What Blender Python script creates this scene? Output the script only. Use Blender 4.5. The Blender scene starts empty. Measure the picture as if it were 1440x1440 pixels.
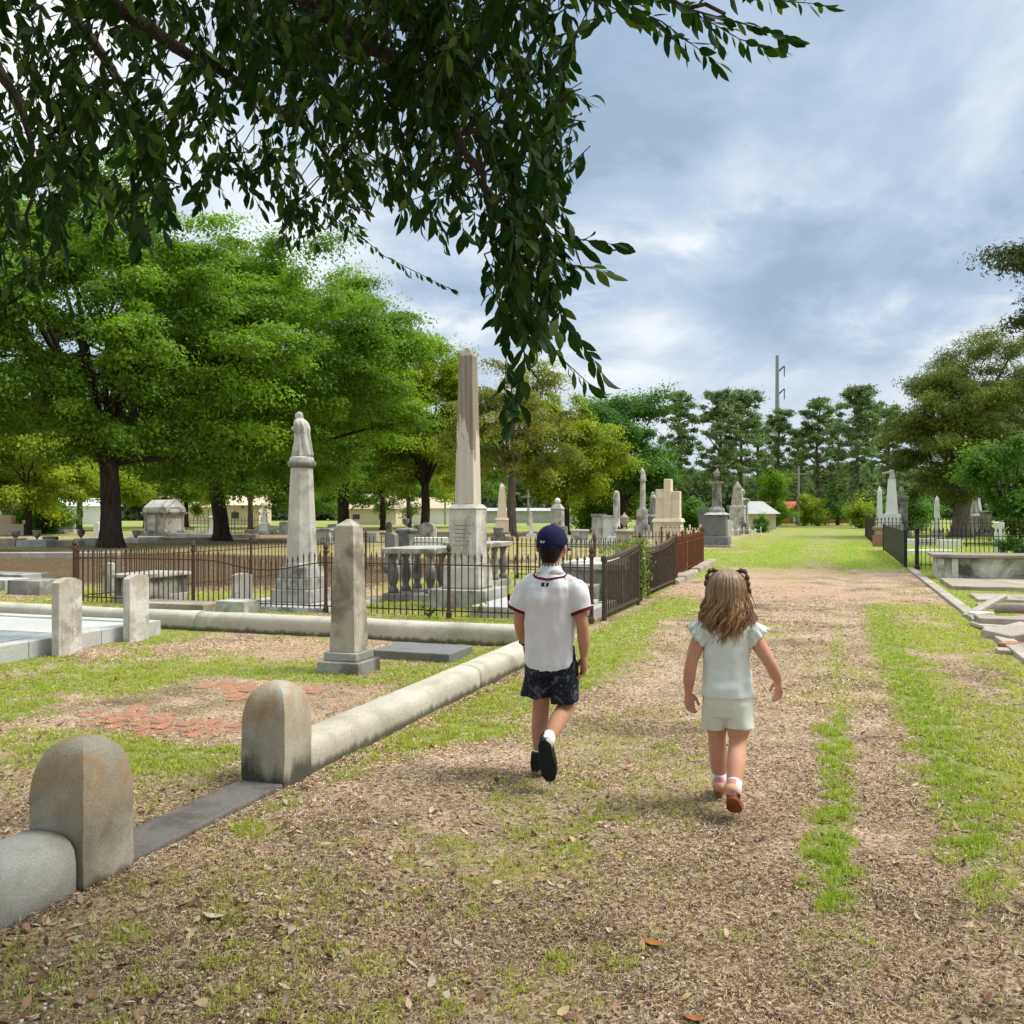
import bpy, bmesh, math, random
import numpy as np
from mathutils import Vector, Matrix, noise as mnoise
from mathutils.bvhtree import BVHTree

SC = bpy.context.scene
COL = SC.collection
PI = math.pi
CAM_H = 1.45
F = 1300.0                      # focal length in photo pixels (1440 wide)
TH = math.radians(19.3)         # heading of the path, clockwise from the view axis
ST, CT = math.sin(TH), math.cos(TH)

def G(px, py):                  # ground point seen at a photo pixel
    y = CAM_H * F / (py - 720.0)
    return ((px - 720.0) / F * y, y)
def A(px, Y):                   # world X of a photo column at distance Y
    return (px - 720.0) / F * Y
def H(py, Y):                   # height of a photo row at distance Y
    return CAM_H - (py - 720.0) * Y / F
def UV(u, v):                   # path coordinates (along, across) -> world
    return (ST * u + CT * v, CT * u - ST * v)
def toUV(X, Y):
    return (ST * X + CT * Y, CT * X - ST * Y)

# ---------------------------------------------------------------- objects
def tag(o, label=None, cat=None, group=None, kind=None):
    if label: o['label'] = label
    if cat: o['category'] = cat
    if group: o['group'] = group
    if kind: o['kind'] = kind
    return o
def thing(name, label, cat, x=0, y=0, z=0, rz=0.0, group=None):
    o = bpy.data.objects.new(name, None); COL.objects.link(o)
    o.location = (x, y, z); o.rotation_euler = (0, 0, rz)
    o.empty_display_size = 0.1
    return tag(o, label, cat, group)
def link_mesh(name, me, mat=None, parent=None):
    o = bpy.data.objects.new(name, me); COL.objects.link(o)
    if mat is not None: me.materials.append(mat)
    if parent is not None: o.parent = parent
    return o
def mesh_np(name, verts, faces, mat=None, parent=None, col=None, smooth=False):
    """verts (N,3); faces (M,k) int array of one polygon size; col (N,3) colour per vertex"""
    verts = np.asarray(verts, np.float32); faces = np.asarray(faces, np.int32)
    me = bpy.data.meshes.new(name)
    k = faces.shape[1]; M = len(faces)
    me.vertices.add(len(verts)); me.vertices.foreach_set('co', verts.ravel())
    me.loops.add(M * k); me.loops.foreach_set('vertex_index', faces.ravel())
    me.polygons.add(M)
    me.polygons.foreach_set('loop_start', np.arange(0, M * k, k, dtype=np.int32))
    me.polygons.foreach_set('loop_total', np.full(M, k, np.int32))
    if smooth: me.polygons.foreach_set('use_smooth', np.ones(M, bool))
    me.update(calc_edges=True)
    if col is not None:
        at = me.color_attributes.new('Col', 'FLOAT_COLOR', 'POINT')
        c4 = np.ones((len(verts), 4), np.float32); c4[:, :3] = col
        at.data.foreach_set('color', c4.ravel())
    return link_mesh(name, me, mat, parent)
def copy_tree(o, parent=None):
    c = o.copy(); COL.objects.link(c)
    if parent is not None: c.parent = parent
    for ch in list(o.children): copy_tree(ch, c)
    return c

class MB:
    """collects shapes that become one mesh"""
    def __init__(s): s.v = []; s.f = []
    def add(s, vs, fs):
        b = len(s.v); s.v += [tuple(p) for p in vs]; s.f += [tuple(i + b for i in f) for f in fs]
    def frustum(s, c, b, t, h, rz=0.0, off=(0, 0)):
        """c = centre of the bottom; b, t = (x, y) sizes below and above"""
        cs, sn = math.cos(rz), math.sin(rz); vs = []
        for (sx, sy), z, ox in ((b, 0, (0, 0)), (t, h, off)):
            for i, j in ((-1, -1), (1, -1), (1, 1), (-1, 1)):
                x, y = i * sx / 2 + ox[0], j * sy / 2 + ox[1]
                vs.append((c[0] + x * cs - y * sn, c[1] + x * sn + y * cs, c[2] + z))
        s.add(vs, [(3, 2, 1, 0), (4, 5, 6, 7), (0, 1, 5, 4), (1, 2, 6, 5), (2, 3, 7, 6), (3, 0, 4, 7)])
        return s
    def box(s, c, size, rz=0.0): return s.frustum(c, size[:2], size[:2], size[2], rz)
    def lathe(s, prof, n=16, c=(0, 0, 0), sq=False):
        """prof: list of (r, z); n sides"""
        vs = []; fs = []; off = PI / n if sq else 0
        for r, z in prof:
            for i in range(n):
                a = 2 * PI * i / n + off
                vs.append((c[0] + r * math.cos(a), c[1] + r * math.sin(a), c[2] + z))
        for k in range(len(prof) - 1):
            for i in range(n):
                j = (i + 1) % n
                fs.append((k * n + i, k * n + j, (k + 1) * n + j, (k + 1) * n + i))
        fs.append(tuple(reversed(range(n)))); fs.append(tuple((len(prof) - 1) * n + i for i in range(n)))
        s.add(vs, fs); return s
    def tube(s, pts, rad, n=6):
        pts = [Vector(p) for p in pts]
        if not hasattr(rad, '__len__'): rad = [rad] * len(pts)
        vs = []; fs = []
        prev = None
        for i, p in enumerate(pts):
            t = (pts[min(i + 1, len(pts) - 1)] - pts[max(i - 1, 0)])
            t = t.normalized() if t.length > 1e-9 else Vector((0, 0, 1))
            if prev is None:
                a = t.orthogonal().normalized()
            else:
                a = prev - t * prev.dot(t)
                a = a.normalized() if a.length > 1e-6 else t.orthogonal().normalized()
            prev = a; b = t.cross(a)
            for k in range(n):
                an = 2 * PI * k / n
                vs.append(p + (a * math.cos(an) + b * math.sin(an)) * rad[i])
        for i in range(len(pts) - 1):
            for k in range(n):
                j = (k + 1) % n
                fs.append((i * n + k, i * n + j, (i + 1) * n + j, (i + 1) * n + k))
        fs.append(tuple(reversed(range(n)))); fs.append(tuple((len(pts) - 1) * n + k for k in range(n)))
        s.add(vs, fs); return s
    def loft(s, rings, n=24):
        """rings: list of lists of n points"""
        vs = [p for r in rings for p in r]; fs = []
        n = len(rings[0])
        for i in range(len(rings) - 1):
            for k in range(n):
                j = (k + 1) % n
                fs.append((i * n + k, i * n + j, (i + 1) * n + j, (i + 1) * n + k))
        fs.append(tuple(reversed(range(n)))); fs.append(tuple((len(rings) - 1) * n + k for k in range(n)))
        s.add(vs, fs); return s
    def prism(s, outline, y0, y1, axis='y'):
        """outline in (x, z) pushed from y0 to y1"""
        n = len(outline)
        f = (lambda a, b, t: (a, t, b)) if axis == 'y' else ((lambda a, b, t: (t, a, b)) if axis == 'x' else (lambda a, b, t: (a, b, t)))
        vs = [f(a, b, y0) for a, b in outline] + [f(a, b, y1) for a, b in outline]
        fs = [tuple(range(n)), tuple(reversed(range(n, 2 * n)))]
        fs += [(i, i + n, (i + 1) % n + n, (i + 1) % n) for i in range(n)]
        s.add(vs, fs); return s
    def ball(s, c, r, n=10, m=7, sc=(1, 1, 1)):
        vs = []; fs = []
        for k in range(m + 1):
            ph = -PI / 2 + PI * (0.02 + 0.96 * k / m)
            for i in range(n):
                a = 2 * PI * i / n
                vs.append((c[0] + r * sc[0] * math.cos(ph) * math.cos(a), c[1] + r * sc[1] * math.cos(ph) * math.sin(a), c[2] + r * sc[2] * math.sin(ph)))
        for k in range(m):
            for i in range(n):
                j = (i + 1) % n; fs.append((k * n + i, k * n + j, (k + 1) * n + j, (k + 1) * n + i))
        fs.append(tuple(reversed(range(n)))); fs.append(tuple(m * n + i for i in range(n)))
        s.add(vs, fs); return s
    def jitter(s, a, seed=0, sc=2.0):
        o = Vector((seed * 7.1, seed * 3.3, seed * 1.7))
        s.v = [tuple(Vector(p) + mnoise.noise_vector(Vector(p) * sc + o) * a) for p in s.v]; return s
    def rot(s, M):
        s.v = [tuple(M @ Vector(p)) for p in s.v]; return s
    def build(s, name, mat, parent=None, bevel=0.0, smooth=False, seg=2, auto=0.0):
        me = bpy.data.meshes.new(name); me.from_pydata(s.v, [], s.f)
        bm = bmesh.new(); bm.from_mesh(me); bmesh.ops.recalc_face_normals(bm, faces=bm.faces)
        if bevel > 0:
            es = [e for e in bm.edges if len(e.link_faces) == 2 and e.calc_face_angle(0) > 0.5]
            bmesh.ops.bevel(bm, geom=es, offset=bevel, segments=seg, affect='EDGES', clamp_overlap=True, profile=0.5)
        if auto:
            for e in bm.edges: e.smooth = not (len(e.link_faces) == 2 and e.calc_face_angle(0) > auto)
            smooth = True
        bm.to_mesh(me); bm.free()
        if smooth: me.polygons.foreach_set('use_smooth', np.ones(len(me.polygons), bool))
        me.update()
        return link_mesh(name, me, mat, parent)

def remesh(ob, voxel, smooth_it=4, fac=0.5):
    """voxel-remesh an object into one continuous skin and bake it in"""
    m = ob.modifiers.new('r', 'REMESH'); m.mode = 'VOXEL'; m.voxel_size = voxel; m.use_smooth_shade = True
    if smooth_it:
        k = ob.modifiers.new('s', 'SMOOTH'); k.iterations = smooth_it; k.factor = fac
    dg = bpy.context.evaluated_depsgraph_get(); dg.update()
    me = bpy.data.meshes.new_from_object(ob.evaluated_get(dg))
    mats = list(ob.data.materials); ob.modifiers.clear(); old = ob.data; ob.data = me
    me.materials.clear()
    for q in mats: me.materials.append(q)
    me.polygons.foreach_set('use_smooth', np.ones(len(me.polygons), bool))
    bpy.data.meshes.remove(old)
    return ob
def get_co(me):
    a = np.empty(len(me.vertices) * 3, np.float32); me.vertices.foreach_get('co', a); return a.reshape(-1, 3)
def get_no(me):
    a = np.empty(len(me.vertices) * 3, np.float32); me.vertices.foreach_get('normal', a); return a.reshape(-1, 3)
def set_co(me, c):
    me.vertices.foreach_set('co', np.ascontiguousarray(c, np.float32).ravel()); me.update()

# ---------------------------------------------------------------- numpy noise
def _hash(ix, iy, seed):
    h = (ix.astype(np.int64) * 374761393 + iy.astype(np.int64) * 668265263 + seed * 144269) & 0x7fffffff
    h = ((h ^ (h >> 13)) * 1274126177) & 0x7fffffff
    return ((h ^ (h >> 16)) & 0xffff) / 65535.0
def vnoise(x, y, seed=0):
    ix = np.floor(x); iy = np.floor(y); fx = x - ix; fy = y - iy
    fx = fx * fx * (3 - 2 * fx); fy = fy * fy * (3 - 2 * fy)
    a = _hash(ix, iy, seed); b = _hash(ix + 1, iy, seed); c = _hash(ix, iy + 1, seed); d = _hash(ix + 1, iy + 1, seed)
    return (a * (1 - fx) + b * fx) * (1 - fy) + (c * (1 - fx) + d * fx) * fy
def fbm(x, y, seed=0, oct=4):
    r = 0; amp = 0.5; s = 0
    for k in range(oct):
        r = r + amp * vnoise(x * 2 ** k + 13.7 * k, y * 2 ** k + 7.3 * k, seed + k); s += amp; amp *= 0.5
    return r / s
def sst(a, b, x):
    t = np.clip((x - a) / (b - a), 0, 1); return t * t * (3 - 2 * t)
def band(x, a, b, w): return sst(a - w, a + w, x) * (1 - sst(b - w, b + w, x))

# ---------------------------------------------------------------- materials
def lin(r, g, b):
    f = lambda c: (c / 255) / 12.92 if c / 255 <= 0.04045 else (((c / 255) + 0.055) / 1.055) ** 2.4
    return (f(r), f(g), f(b), 1)
class NT:
    def __init__(s, name):
        s.m = bpy.data.materials.new(name); s.m.use_nodes = True
        s.t = s.m.node_tree; s.t.nodes.clear()
        s.out = s.t.nodes.new('ShaderNodeOutputMaterial')
    def n(s, typ, **kw):
        nd = s.t.nodes.new('ShaderNode' + typ)
        for k, v in kw.items():
            if k in nd.inputs and not hasattr(nd, k): nd.inputs[k].default_value = v
            else: setattr(nd, k, v)
        return nd
    def l(s, a, b): s.t.links.new(a, b)
    def setin(s, nd, key, v):
        if isinstance(v, bpy.types.NodeSocket): s.l(v, nd.inputs[key])
        else: nd.inputs[key].default_value = v
    def noise(s, vec, scale, detail=4, rough=0.55, dist=0.0):
        nd = s.n('TexNoise'); s.setin(nd, 'Vector', vec)
        nd.inputs['Scale'].default_value = scale; nd.inputs['Detail'].default_value = detail
        nd.inputs['Roughness'].default_value = rough; nd.inputs['Distortion'].default_value = dist
        return nd.outputs[0]
    def mapping(s, vec, scale=(1, 1, 1), loc=(0, 0, 0), rot=(0, 0, 0)):
        nd = s.n('Mapping'); s.l(vec, nd.inputs[0]); nd.inputs['Scale'].default_value = scale
        nd.inputs['Location'].default_value = loc; nd.inputs['Rotation'].default_value = rot; return nd.outputs[0]
    def ramp(s, fac, a, b, ca=0.0, cb=1.0, smooth=False):
        nd = s.n('MapRange'); s.setin(nd, 'Value', fac)
        nd.inputs['From Min'].default_value = a; nd.inputs['From Max'].default_value = b
        nd.inputs['To Min'].default_value = ca; nd.inputs['To Max'].default_value = cb
        if smooth: nd.interpolation_type = 'SMOOTHSTEP'
        return nd.outputs[0]
    def math(s, op, a, b=0.0):
        nd = s.n('Math', operation=op); s.setin(nd, 0, a); s.setin(nd, 1, b); return nd.outputs[0]
    def mix(s, fac, a, b, mode='MIX'):
        nd = s.n('Mix', data_type='RGBA', blend_type=mode)
        s.setin(nd, 0, fac); s.setin(nd, 6, a); s.setin(nd, 7, b); return nd.outputs[2]
    def bump(s, h, strength=0.3, dist=0.01):
        nd = s.n('Bump'); s.l(h, nd.inputs['Height']); nd.inputs['Strength'].default_value = strength
        nd.inputs['Distance'].default_value = dist; return nd.outputs[0]
    def bsdf(s, color, rough=0.8, normal=None, spec=0.3, metallic=0.0, **kw):
        nd = s.n('BsdfPrincipled'); s.setin(nd, 'Base Color', color); s.setin(nd, 'Roughness', rough)
        nd.inputs['Specular IOR Level'].default_value = spec; nd.inputs['Metallic'].default_value = metallic
        for k, v in kw.items(): nd.inputs[k].default_value = v
        if normal is not None: s.l(normal, nd.inputs['Normal'])
        return nd
    def done(s, sh):
        s.l(sh.outputs[0] if not isinstance(sh, bpy.types.NodeSocket) else sh, s.out.inputs[0]); return s.m
def c4(c): return tuple(c[:3]) + (1.0,)

def stone(name, base, stain, pale=None, amt=0.5, scale=3.0, grain=60.0, streak=1.0, rough=0.85, bump=0.25, lichen=None, lichen_z=None, foot=None):
    """weathered stone: large blotches, vertical run-off streaks, fine grain; stains keep a shape of their own"""
    t = NT(name); tc = t.n('TexCoord'); P = tc.outputs['Object']
    oi = t.n('ObjectInfo')
    off = t.n('VectorMath', operation='ADD'); t.l(P, off.inputs[0])
    comb = t.n('CombineXYZ'); r10 = t.math('MULTIPLY', oi.outputs['Random'], 37.0); t.l(r10, comb.inputs[0]); t.l(r10, comb.inputs[1])
    t.l(comb.outputs[0], off.inputs[1]); Q = off.outputs[0]
    big = t.noise(Q, scale, 6, 0.6, 0.4)
    st = t.noise(t.mapping(Q, (scale * 3.2, scale * 3.2, scale * 0.35)), 1.0, 5, 0.6, 0.3)
    fine = t.noise(Q, grain, 3, 0.7)
    f1 = t.ramp(big, 0.62 - 0.28 * amt, 0.78 - 0.28 * amt)
    col = t.mix(t.math('MULTIPLY', f1, min(1.0, 0.35 + amt)), c4(base), c4(stain))
    if streak > 0:
        f2 = t.ramp(st, 0.56, 0.70)
        col = t.mix(t.math('MULTIPLY', f2, 0.65 * streak), col, c4(stain))
    if pale is not None:
        f3 = t.ramp(t.noise(Q, scale * 0.8, 4, 0.6), 0.52, 0.60)
        col = t.mix(t.math('MULTIPLY', f3, 0.8), col, c4(pale))
    if lichen is not None:
        sep = t.n('SeparateXYZ'); t.l(P, sep.inputs[0])
        hz = t.ramp(sep.outputs[2], lichen_z[0], lichen_z[1])
        f4 = t.math('MULTIPLY', hz, t.ramp(t.noise(Q, 7.0, 5, 0.6), 0.38, 0.62))
        col = t.mix(t.math('MULTIPLY', f4, 0.8), col, c4(lichen))
    if foot is not None:
        sep = t.n('SeparateXYZ'); t.l(P, sep.inputs[0])
        hz = t.math('ADD', sep.outputs[2], t.math('MULTIPLY', t.noise(t.mapping(Q, (14, 14, 2.5)), 1.0, 4), -foot[1] * 1.6))
        f5 = t.ramp(hz, 0.0, -foot[1] * 0.55)
        col = t.mix(t.math('MULTIPLY', f5, 0.85), col, c4(foot[0]))
    col = t.mix(0.55, col, t.mix(1.0, col, t.ramp(fine, 0.25, 0.75, 0.45, 1.5), 'MULTIPLY'))
    h = t.math('ADD', t.math('MULTIPLY', fine, 0.5), big)
    return t.done(t.bsdf(col, rough, t.bump(h, bump, 0.012), 0.25))

def leafmat(name, col, trans, tcol, rough=0.5, spec=0.3):
    t = NT(name)
    at = t.n('Attribute', attribute_name='Col')
    c = t.mix(1.0, at.outputs[0], c4(col), 'MULTIPLY')
    p = t.bsdf(c, rough, None, spec)
    tr = t.n('BsdfTranslucent'); t.l(t.mix(1.0, at.outputs[0], c4(tcol), 'MULTIPLY'), tr.inputs[0])
    mx = t.n('MixShader'); mx.inputs[0].default_value = trans
    t.l(p.outputs[0], mx.inputs[1]); t.l(tr.outputs[0], mx.inputs[2])
    return t.done(mx)
def plain(name, col, rough=0.7, spec=0.3, metallic=0.0, var=0.25, scale=8.0, bump=0.1, col2=None, bscale=40.0):
    t = NT(name); tc = t.n('TexCoord'); P = tc.outputs['Object']
    n = t.noise(P, scale, 5, 0.6)
    c2 = col2 if col2 is not None else tuple(x * (1 - var) for x in col[:3])
    c = t.mix(t.ramp(n, 0.35, 0.65), c4(col), c4(c2))
    return t.done(t.bsdf(c, rough, t.bump(t.noise(P, bscale, 3), bump, 0.005), spec, metallic))

# ---------------------------------------------------------------- camera, light, sky
cam_d = bpy.data.cameras.new('camera'); cam = bpy.data.objects.new('camera', cam_d); COL.objects.link(cam)
cam.location = (0, 0, CAM_H); cam.rotation_euler = (PI / 2, 0, 0)
cam_d.sensor_width = 36; cam_d.lens = 36 * F / 1440; cam_d.clip_end = 3000; cam_d.clip_start = 0.05
SC.camera = cam
SUN_AZ, SUN_EL = math.radians(88), math.radians(55)     # azimuth clockwise from the view axis
sun_d = bpy.data.lights.new('sun', 'SUN'); sun_d.energy = 2.7; sun_d.angle = math.radians(22); sun_d.color = (1.0, 0.95, 0.86)
sun = bpy.data.objects.new('sun', sun_d); COL.objects.link(sun)
sd = Vector((math.sin(SUN_AZ) * math.cos(SUN_EL), math.cos(SUN_AZ) * math.cos(SUN_EL), math.sin(SUN_EL)))
sun.rotation_euler = sd.to_track_quat('Z', 'Y').to_euler()

def make_world():
    w = bpy.data.worlds.new('World'); SC.world = w; w.use_nodes = True
    t = NT.__new__(NT); t.t = w.node_tree; t.t.nodes.clear()
    out = t.n('OutputWorld'); bg = t.n('Background'); bg.inputs[1].default_value = 0.1
    sky = t.n('TexSky'); sky.sky_type = 'NISHITA'; sky.sun_disc = False
    sky.sun_elevation = SUN_EL; sky.sun_rotation = SUN_AZ
    sky.air_density = 1.0; sky.dust_density = 1.5
    tc = t.n('TexCoord'); D = tc.outputs['Generated']
    sep = t.n('SeparateXYZ'); t.l(D, sep.inputs[0]); z = sep.outputs[2]
    zz = t.math('ADD', t.math('MAXIMUM', z, 0.0), 0.34)
    px = t.math('DIVIDE', sep.outputs[0], zz); py = t.math('DIVIDE', sep.outputs[1], zz)
    cb = t.n('CombineXYZ'); t.l(px, cb.inputs[0]); t.l(py, cb.inputs[1]); t.l(t.math('MULTIPLY', z, 1.2), cb.inputs[2]); P = cb.outputs[0]
    n1 = t.noise(t.mapping(P, (1.0, 0.8, 1.0), (3.6, 1.9, 0.7), (0, 0, math.radians(-35))), 1.25, 8, 0.56, 0.55)
    n2 = t.noise(t.mapping(P, (1, 1, 1), (7.7, 2.2, 0)), 3.4, 8, 0.6, 0.4)
    n3 = t.noise(t.mapping(P, (1, 1, 1), (1.3, 9.2, 0)), 0.7, 5, 0.5, 0.2)
    s = t.math('ADD', t.math('MULTIPLY', n1, 0.74), t.math('MULTIPLY', n2, 0.26))
    def lobe(x0, z0, wx, wz, amp, tilt=0.0):
        dx = t.math('SUBTRACT', sep.outputs[0], x0); dz = t.math('SUBTRACT', z, z0)
        dz = t.math('SUBTRACT', dz, t.math('MULTIPLY', dx, tilt))
        q = t.math('ADD', t.math('POWER', t.math('DIVIDE', dx, wx), 2.0), t.math('POWER', t.math('DIVIDE', dz, wz), 2.0))
        q = t.math('ADD', q, t.math('MULTIPLY', t.math('SUBTRACT', n2, 0.5), 4.5))
        return t.math('MULTIPLY', t.ramp(q, 0.1, 1.5, 1.0, 0.0, smooth=True), amp)
    # a heavy bank low on the right, a bright billow under it and a bright slanting rift above
    for L in ((.27, .225, .40, .075, -.085, .05), (.11, .165, .10, .05, .08, 0), (.34, .34, .26, .10, .05, .6), (.15, .45, .25, .10, -.05, .3), (.02, .26, .14, .12, -.03, 0)):
        s = t.math('ADD', s, lobe(*L))
    cr = t.n('ValToRGB'); t.l(s, cr.inputs[0]); e = cr.color_ramp.elements
    e[0].position = 0.36; e[0].color = (2.3, 3.05, 3.95, 1)
    e[1].position = 0.63; e[1].color = (6.9, 7.15, 7.35, 1)
    q = e.new(0.465); q.color = (3.2, 3.95, 4.95, 1)
    q = e.new(0.53); q.color = (4.4, 4.95, 5.6, 1)
    hz = t.ramp(z, 0.22, 0.08, smooth=True)
    cl = t.mix(t.math('MULTIPLY', hz, 0.5), cr.outputs[0], (4.9, 5.3, 5.75, 1))
    # thin places where the blue shows
    blue = t.ramp(n3, 0.58, 0.70, 0.0, 0.45)
    col = t.mix(blue, cl, sky.outputs[0])
    # an overcast dome is brighter overhead than at the horizon
    g = t.n('CombineColor')
    for k, mx in enumerate((3.3, 3.05, 2.6)): t.l(t.ramp(z, 0.50, 0.90, 1.1, mx, smooth=True), g.inputs[k])
    col = t.mix(1.0, col, g.outputs[0], 'MULTIPLY')
    t.l(col, bg.inputs[0]); t.l(bg.outputs[0], out.inputs[0])
make_world()
SC.view_settings.view_transform = 'Standard'; SC.view_settings.look = 'None'
SC.view_settings.gamma = 1.0; SC.view_settings.exposure = 0.55
SC.cycles.max_bounces = 8; SC.cycles.transparent_max_bounces = 8
SC.cycles.use_denoising = True
# ================================================================ ground
def masks(X, Y):
    """grass / bare earth / dark mulch cover of the ground, from path coordinates"""
    u = ST * X + CT * Y; v = CT * X - ST * Y
    n1 = fbm(u * 0.9, v * 0.9, 1); n2 = fbm(u * 3.1, v * 3.1, 5); n3 = fbm(u * 0.35, v * 0.35, 9); n4 = fbm(u * 8, v * 8, 15, 3)
    wob = (fbm(u * 0.6, v * 0.1, 21) - 0.5) * 0.5
    nn = 0.55 * n2 + 0.45 * n4
    g = np.zeros_like(u)
    inpath = band(v, -2.7, 1.62, 0.06)
    # left verge along the kerb
    wl = -2.02 + (n1 - 0.5) * 1.0 - 0.25 * (1 - sst(4.0, 6.0, u))
    lv = band(v, -2.8, wl, 0.22) * sst(3.1, 4.6, u + (n2 - .5) * 2.0) * (1 - sst(15.5, 17.5, u))
    g = np.maximum(g, lv * sst(0.28, 0.48, nn + 0.10 * sst(7, 11, u)) * 0.95)
    # narrow centre strip and the bright strip to its right
    s1 = band(v, -0.13, 0.13, 0.07 + 0 * u) ; s1 = band(v + wob * 0.5 + (n4 - .5) * .22, -0.07, 0.10, 0.10) * sst(3.3, 3.8, u) * (1 - 0.35 * sst(6.0, 7.5, u)) * (1 - 0.5 * sst(10, 13, u))
    g = np.maximum(g, s1 * sst(0.16, 0.36, nn))
    s2 = band(v + wob * 0.6 + (n4 - .5) * .3, 0.50, 0.70, 0.17) * sst(3.2, 4.6, u) * (1 - sst(15, 17, u))
    g = np.maximum(g, s2 * sst(0.12, 0.32, nn))
    # right verge, thin and yellowish
    rv = band(v, 0.36, 1.75, 0.18) * sst(2.6, 6.0, u + (n1 - .5) * 3)
    g = np.maximum(g, rv * sst(0.26, 0.52, 0.5 * nn + 0.5 * n1 + 0.04) * 0.86 * (1 - .7 * np.exp(-(((u - 9.0) / 1.3) ** 2 + ((v - 1.15) / .3) ** 2))) * (1 - sst(15, 17, u)))
    g = np.maximum(g, band(v, 1.25, 1.75, 0.15) * sst(6.5, 8, u) * sst(0.36, 0.5, nn) * (1 - sst(15, 16.5, u)))
    # sparse tufts on the track
    tr = band(v, -2.1, 0.4, 0.2)
    g = np.maximum(g, tr * sst(0.48, 0.68, 0.6 * n1 + 0.4 * nn) * 0.5)
    g = np.maximum(g, band(u, -2, 4.2, 0.8) * band(v, -3.4, 3.4, .5) * sst(0.60, 0.74, 0.55 * n2 + 0.45 * n1) * 0.5)
    g = np.maximum(g, inpath * (0.16 + 0.22 * sst(.4, .6, n1)) * (1 - 0.5 * sst(.45, .6, n2)))
    # beyond the cross track
    far = sst(23.5, 26.5, u + (n1 - .5) * 3)
    g = np.where(inpath > 0.5, np.maximum(g, far * (0.95 - 0.55 * band(v, -1.3, 0.1, 0.4) * sst(.35, .6, n2))), g)
    up_ = 22.6 - 1.5 * (v + 2.5) + (n1 - .5) * 3; cross = sst(15.6, 17.0, u + (n2 - .5) * 1.6) * (1 - sst(up_ - 1.2, up_ + 1.2, u)) * band(v, -6, 1.5, 0.4) * (.72 + .28 * sst(.35, .55, n2))
    g = g * (1 - cross * (1 - 0.5 * sst(.55, .7, n1)))
    bare = np.maximum(cross, band(u, 21, 26.5, 1) * band(v, -3.2, -0.2, 0.5) * 0.85)
    # left plot inside the kerb
    pl = band(u, 2.0, 9.4, 0.05) * (1 - sst(-2.95, -2.85, v))
    gp = sst(0.34, 0.56, 0.5 * nn + 0.5 * n1) * (0.35 + 0.65 * sst(3.6, 5.4, u + (n1 - .5) * 2)) * 0.9
    barep = np.exp(-(((u - 8.4) / 0.75) ** 2 + ((v + 5.2) / 1.1) ** 2))
    brick = band(u, 4.85, 6.9, 0.15) * band(v, -5.3, -3.4, 0.2)
    g = np.where(pl > 0.5, gp * (1 - 0.9 * barep) * (1 - 0.75 * brick), g)
    bare = np.where(pl > 0.5, np.maximum(barep * 0.9, 0.25 * sst(.5, .7, n3)), bare)
    # ground behind the plot, left
    ve = np.where(u > 19, -2.62, -2.95); bl = (v < ve) * sst(9.3, 9.5, u)
    gb = sst(0.36, 0.54, 0.4 * nn + 0.6 * n1) * 0.85
    gb = np.where(u > 24, np.where(v < -5, 0.62, 1.0) * np.maximum(gb * .8, 0.30 + 0.55 * sst(.4, .6, n3)), gb)
    g = np.where(bl > 0.5, gb, g)
    bare = np.where(bl > 0.5, sst(0.48, 0.62, n3) * 0.8, bare)
    mul = bl * band(u, 14.5, 27.0, 1.2) * (1 - sst(-9.0, -8.0, v))
    mul = np.maximum(mul, bl * np.exp(-(((u - 40) / 7) ** 2 + ((v + 29) / 7) ** 2)) * 0.8)
    g = g * (1 - 0.8 * mul); bare = bare * (1 - mul)
    # right plots
    br = np.where(u > 24, sst(1.5, 1.6, v), sst(1.85, 1.95, v))
    gr = np.where((u > 16.2) | ((u > 12.8) & (v < 1.98 + (u - 12.8) * .22)), 0.95 - 0.25 * sst(.5, .65, n1), 0.25 * sst(.5, .6, n1))
    g = np.where(br > 0.5, gr, g); bare = np.where(br > 0.5, np.where(u > 16.2, 0.1, 0.75), bare); mul = mul * (1 - br)
    d = np.hypot(X, Y)
    g = np.where(d > 75, np.maximum(g, 0.8), g)
    # fine break-up so that no edge is clean
    n5 = fbm(u * 19, v * 19, 25, 2)
    g = np.clip(g * (0.35 + 0.62 * n4 + 0.62 * n5), 0, 1)
    return g, np.clip(bare, 0, 1), np.clip(mul, 0, 1)
def ground_z(X, Y):
    u = ST * X + CT * Y; v = CT * X - ST * Y
    fade = 1 - sst(10, 22, np.hypot(X, Y)) * 0.8
    z = (fbm(u * 1.3, v * 1.3, 31) - 0.5) * 0.045 * fade + (fbm(u * 6, v * 6, 37, 3) - 0.5) * 0.022 * fade
    inp = band(v, -2.7, 1.6, 0.3) * sst(1, 3, u)
    z = z * 0.8 - 0.018 * inp * (np.exp(-((v + 1.3) / 0.4) ** 2) + np.exp(-((v - 0.28) / 0.22) ** 2))
    return z - 0.01

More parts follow.
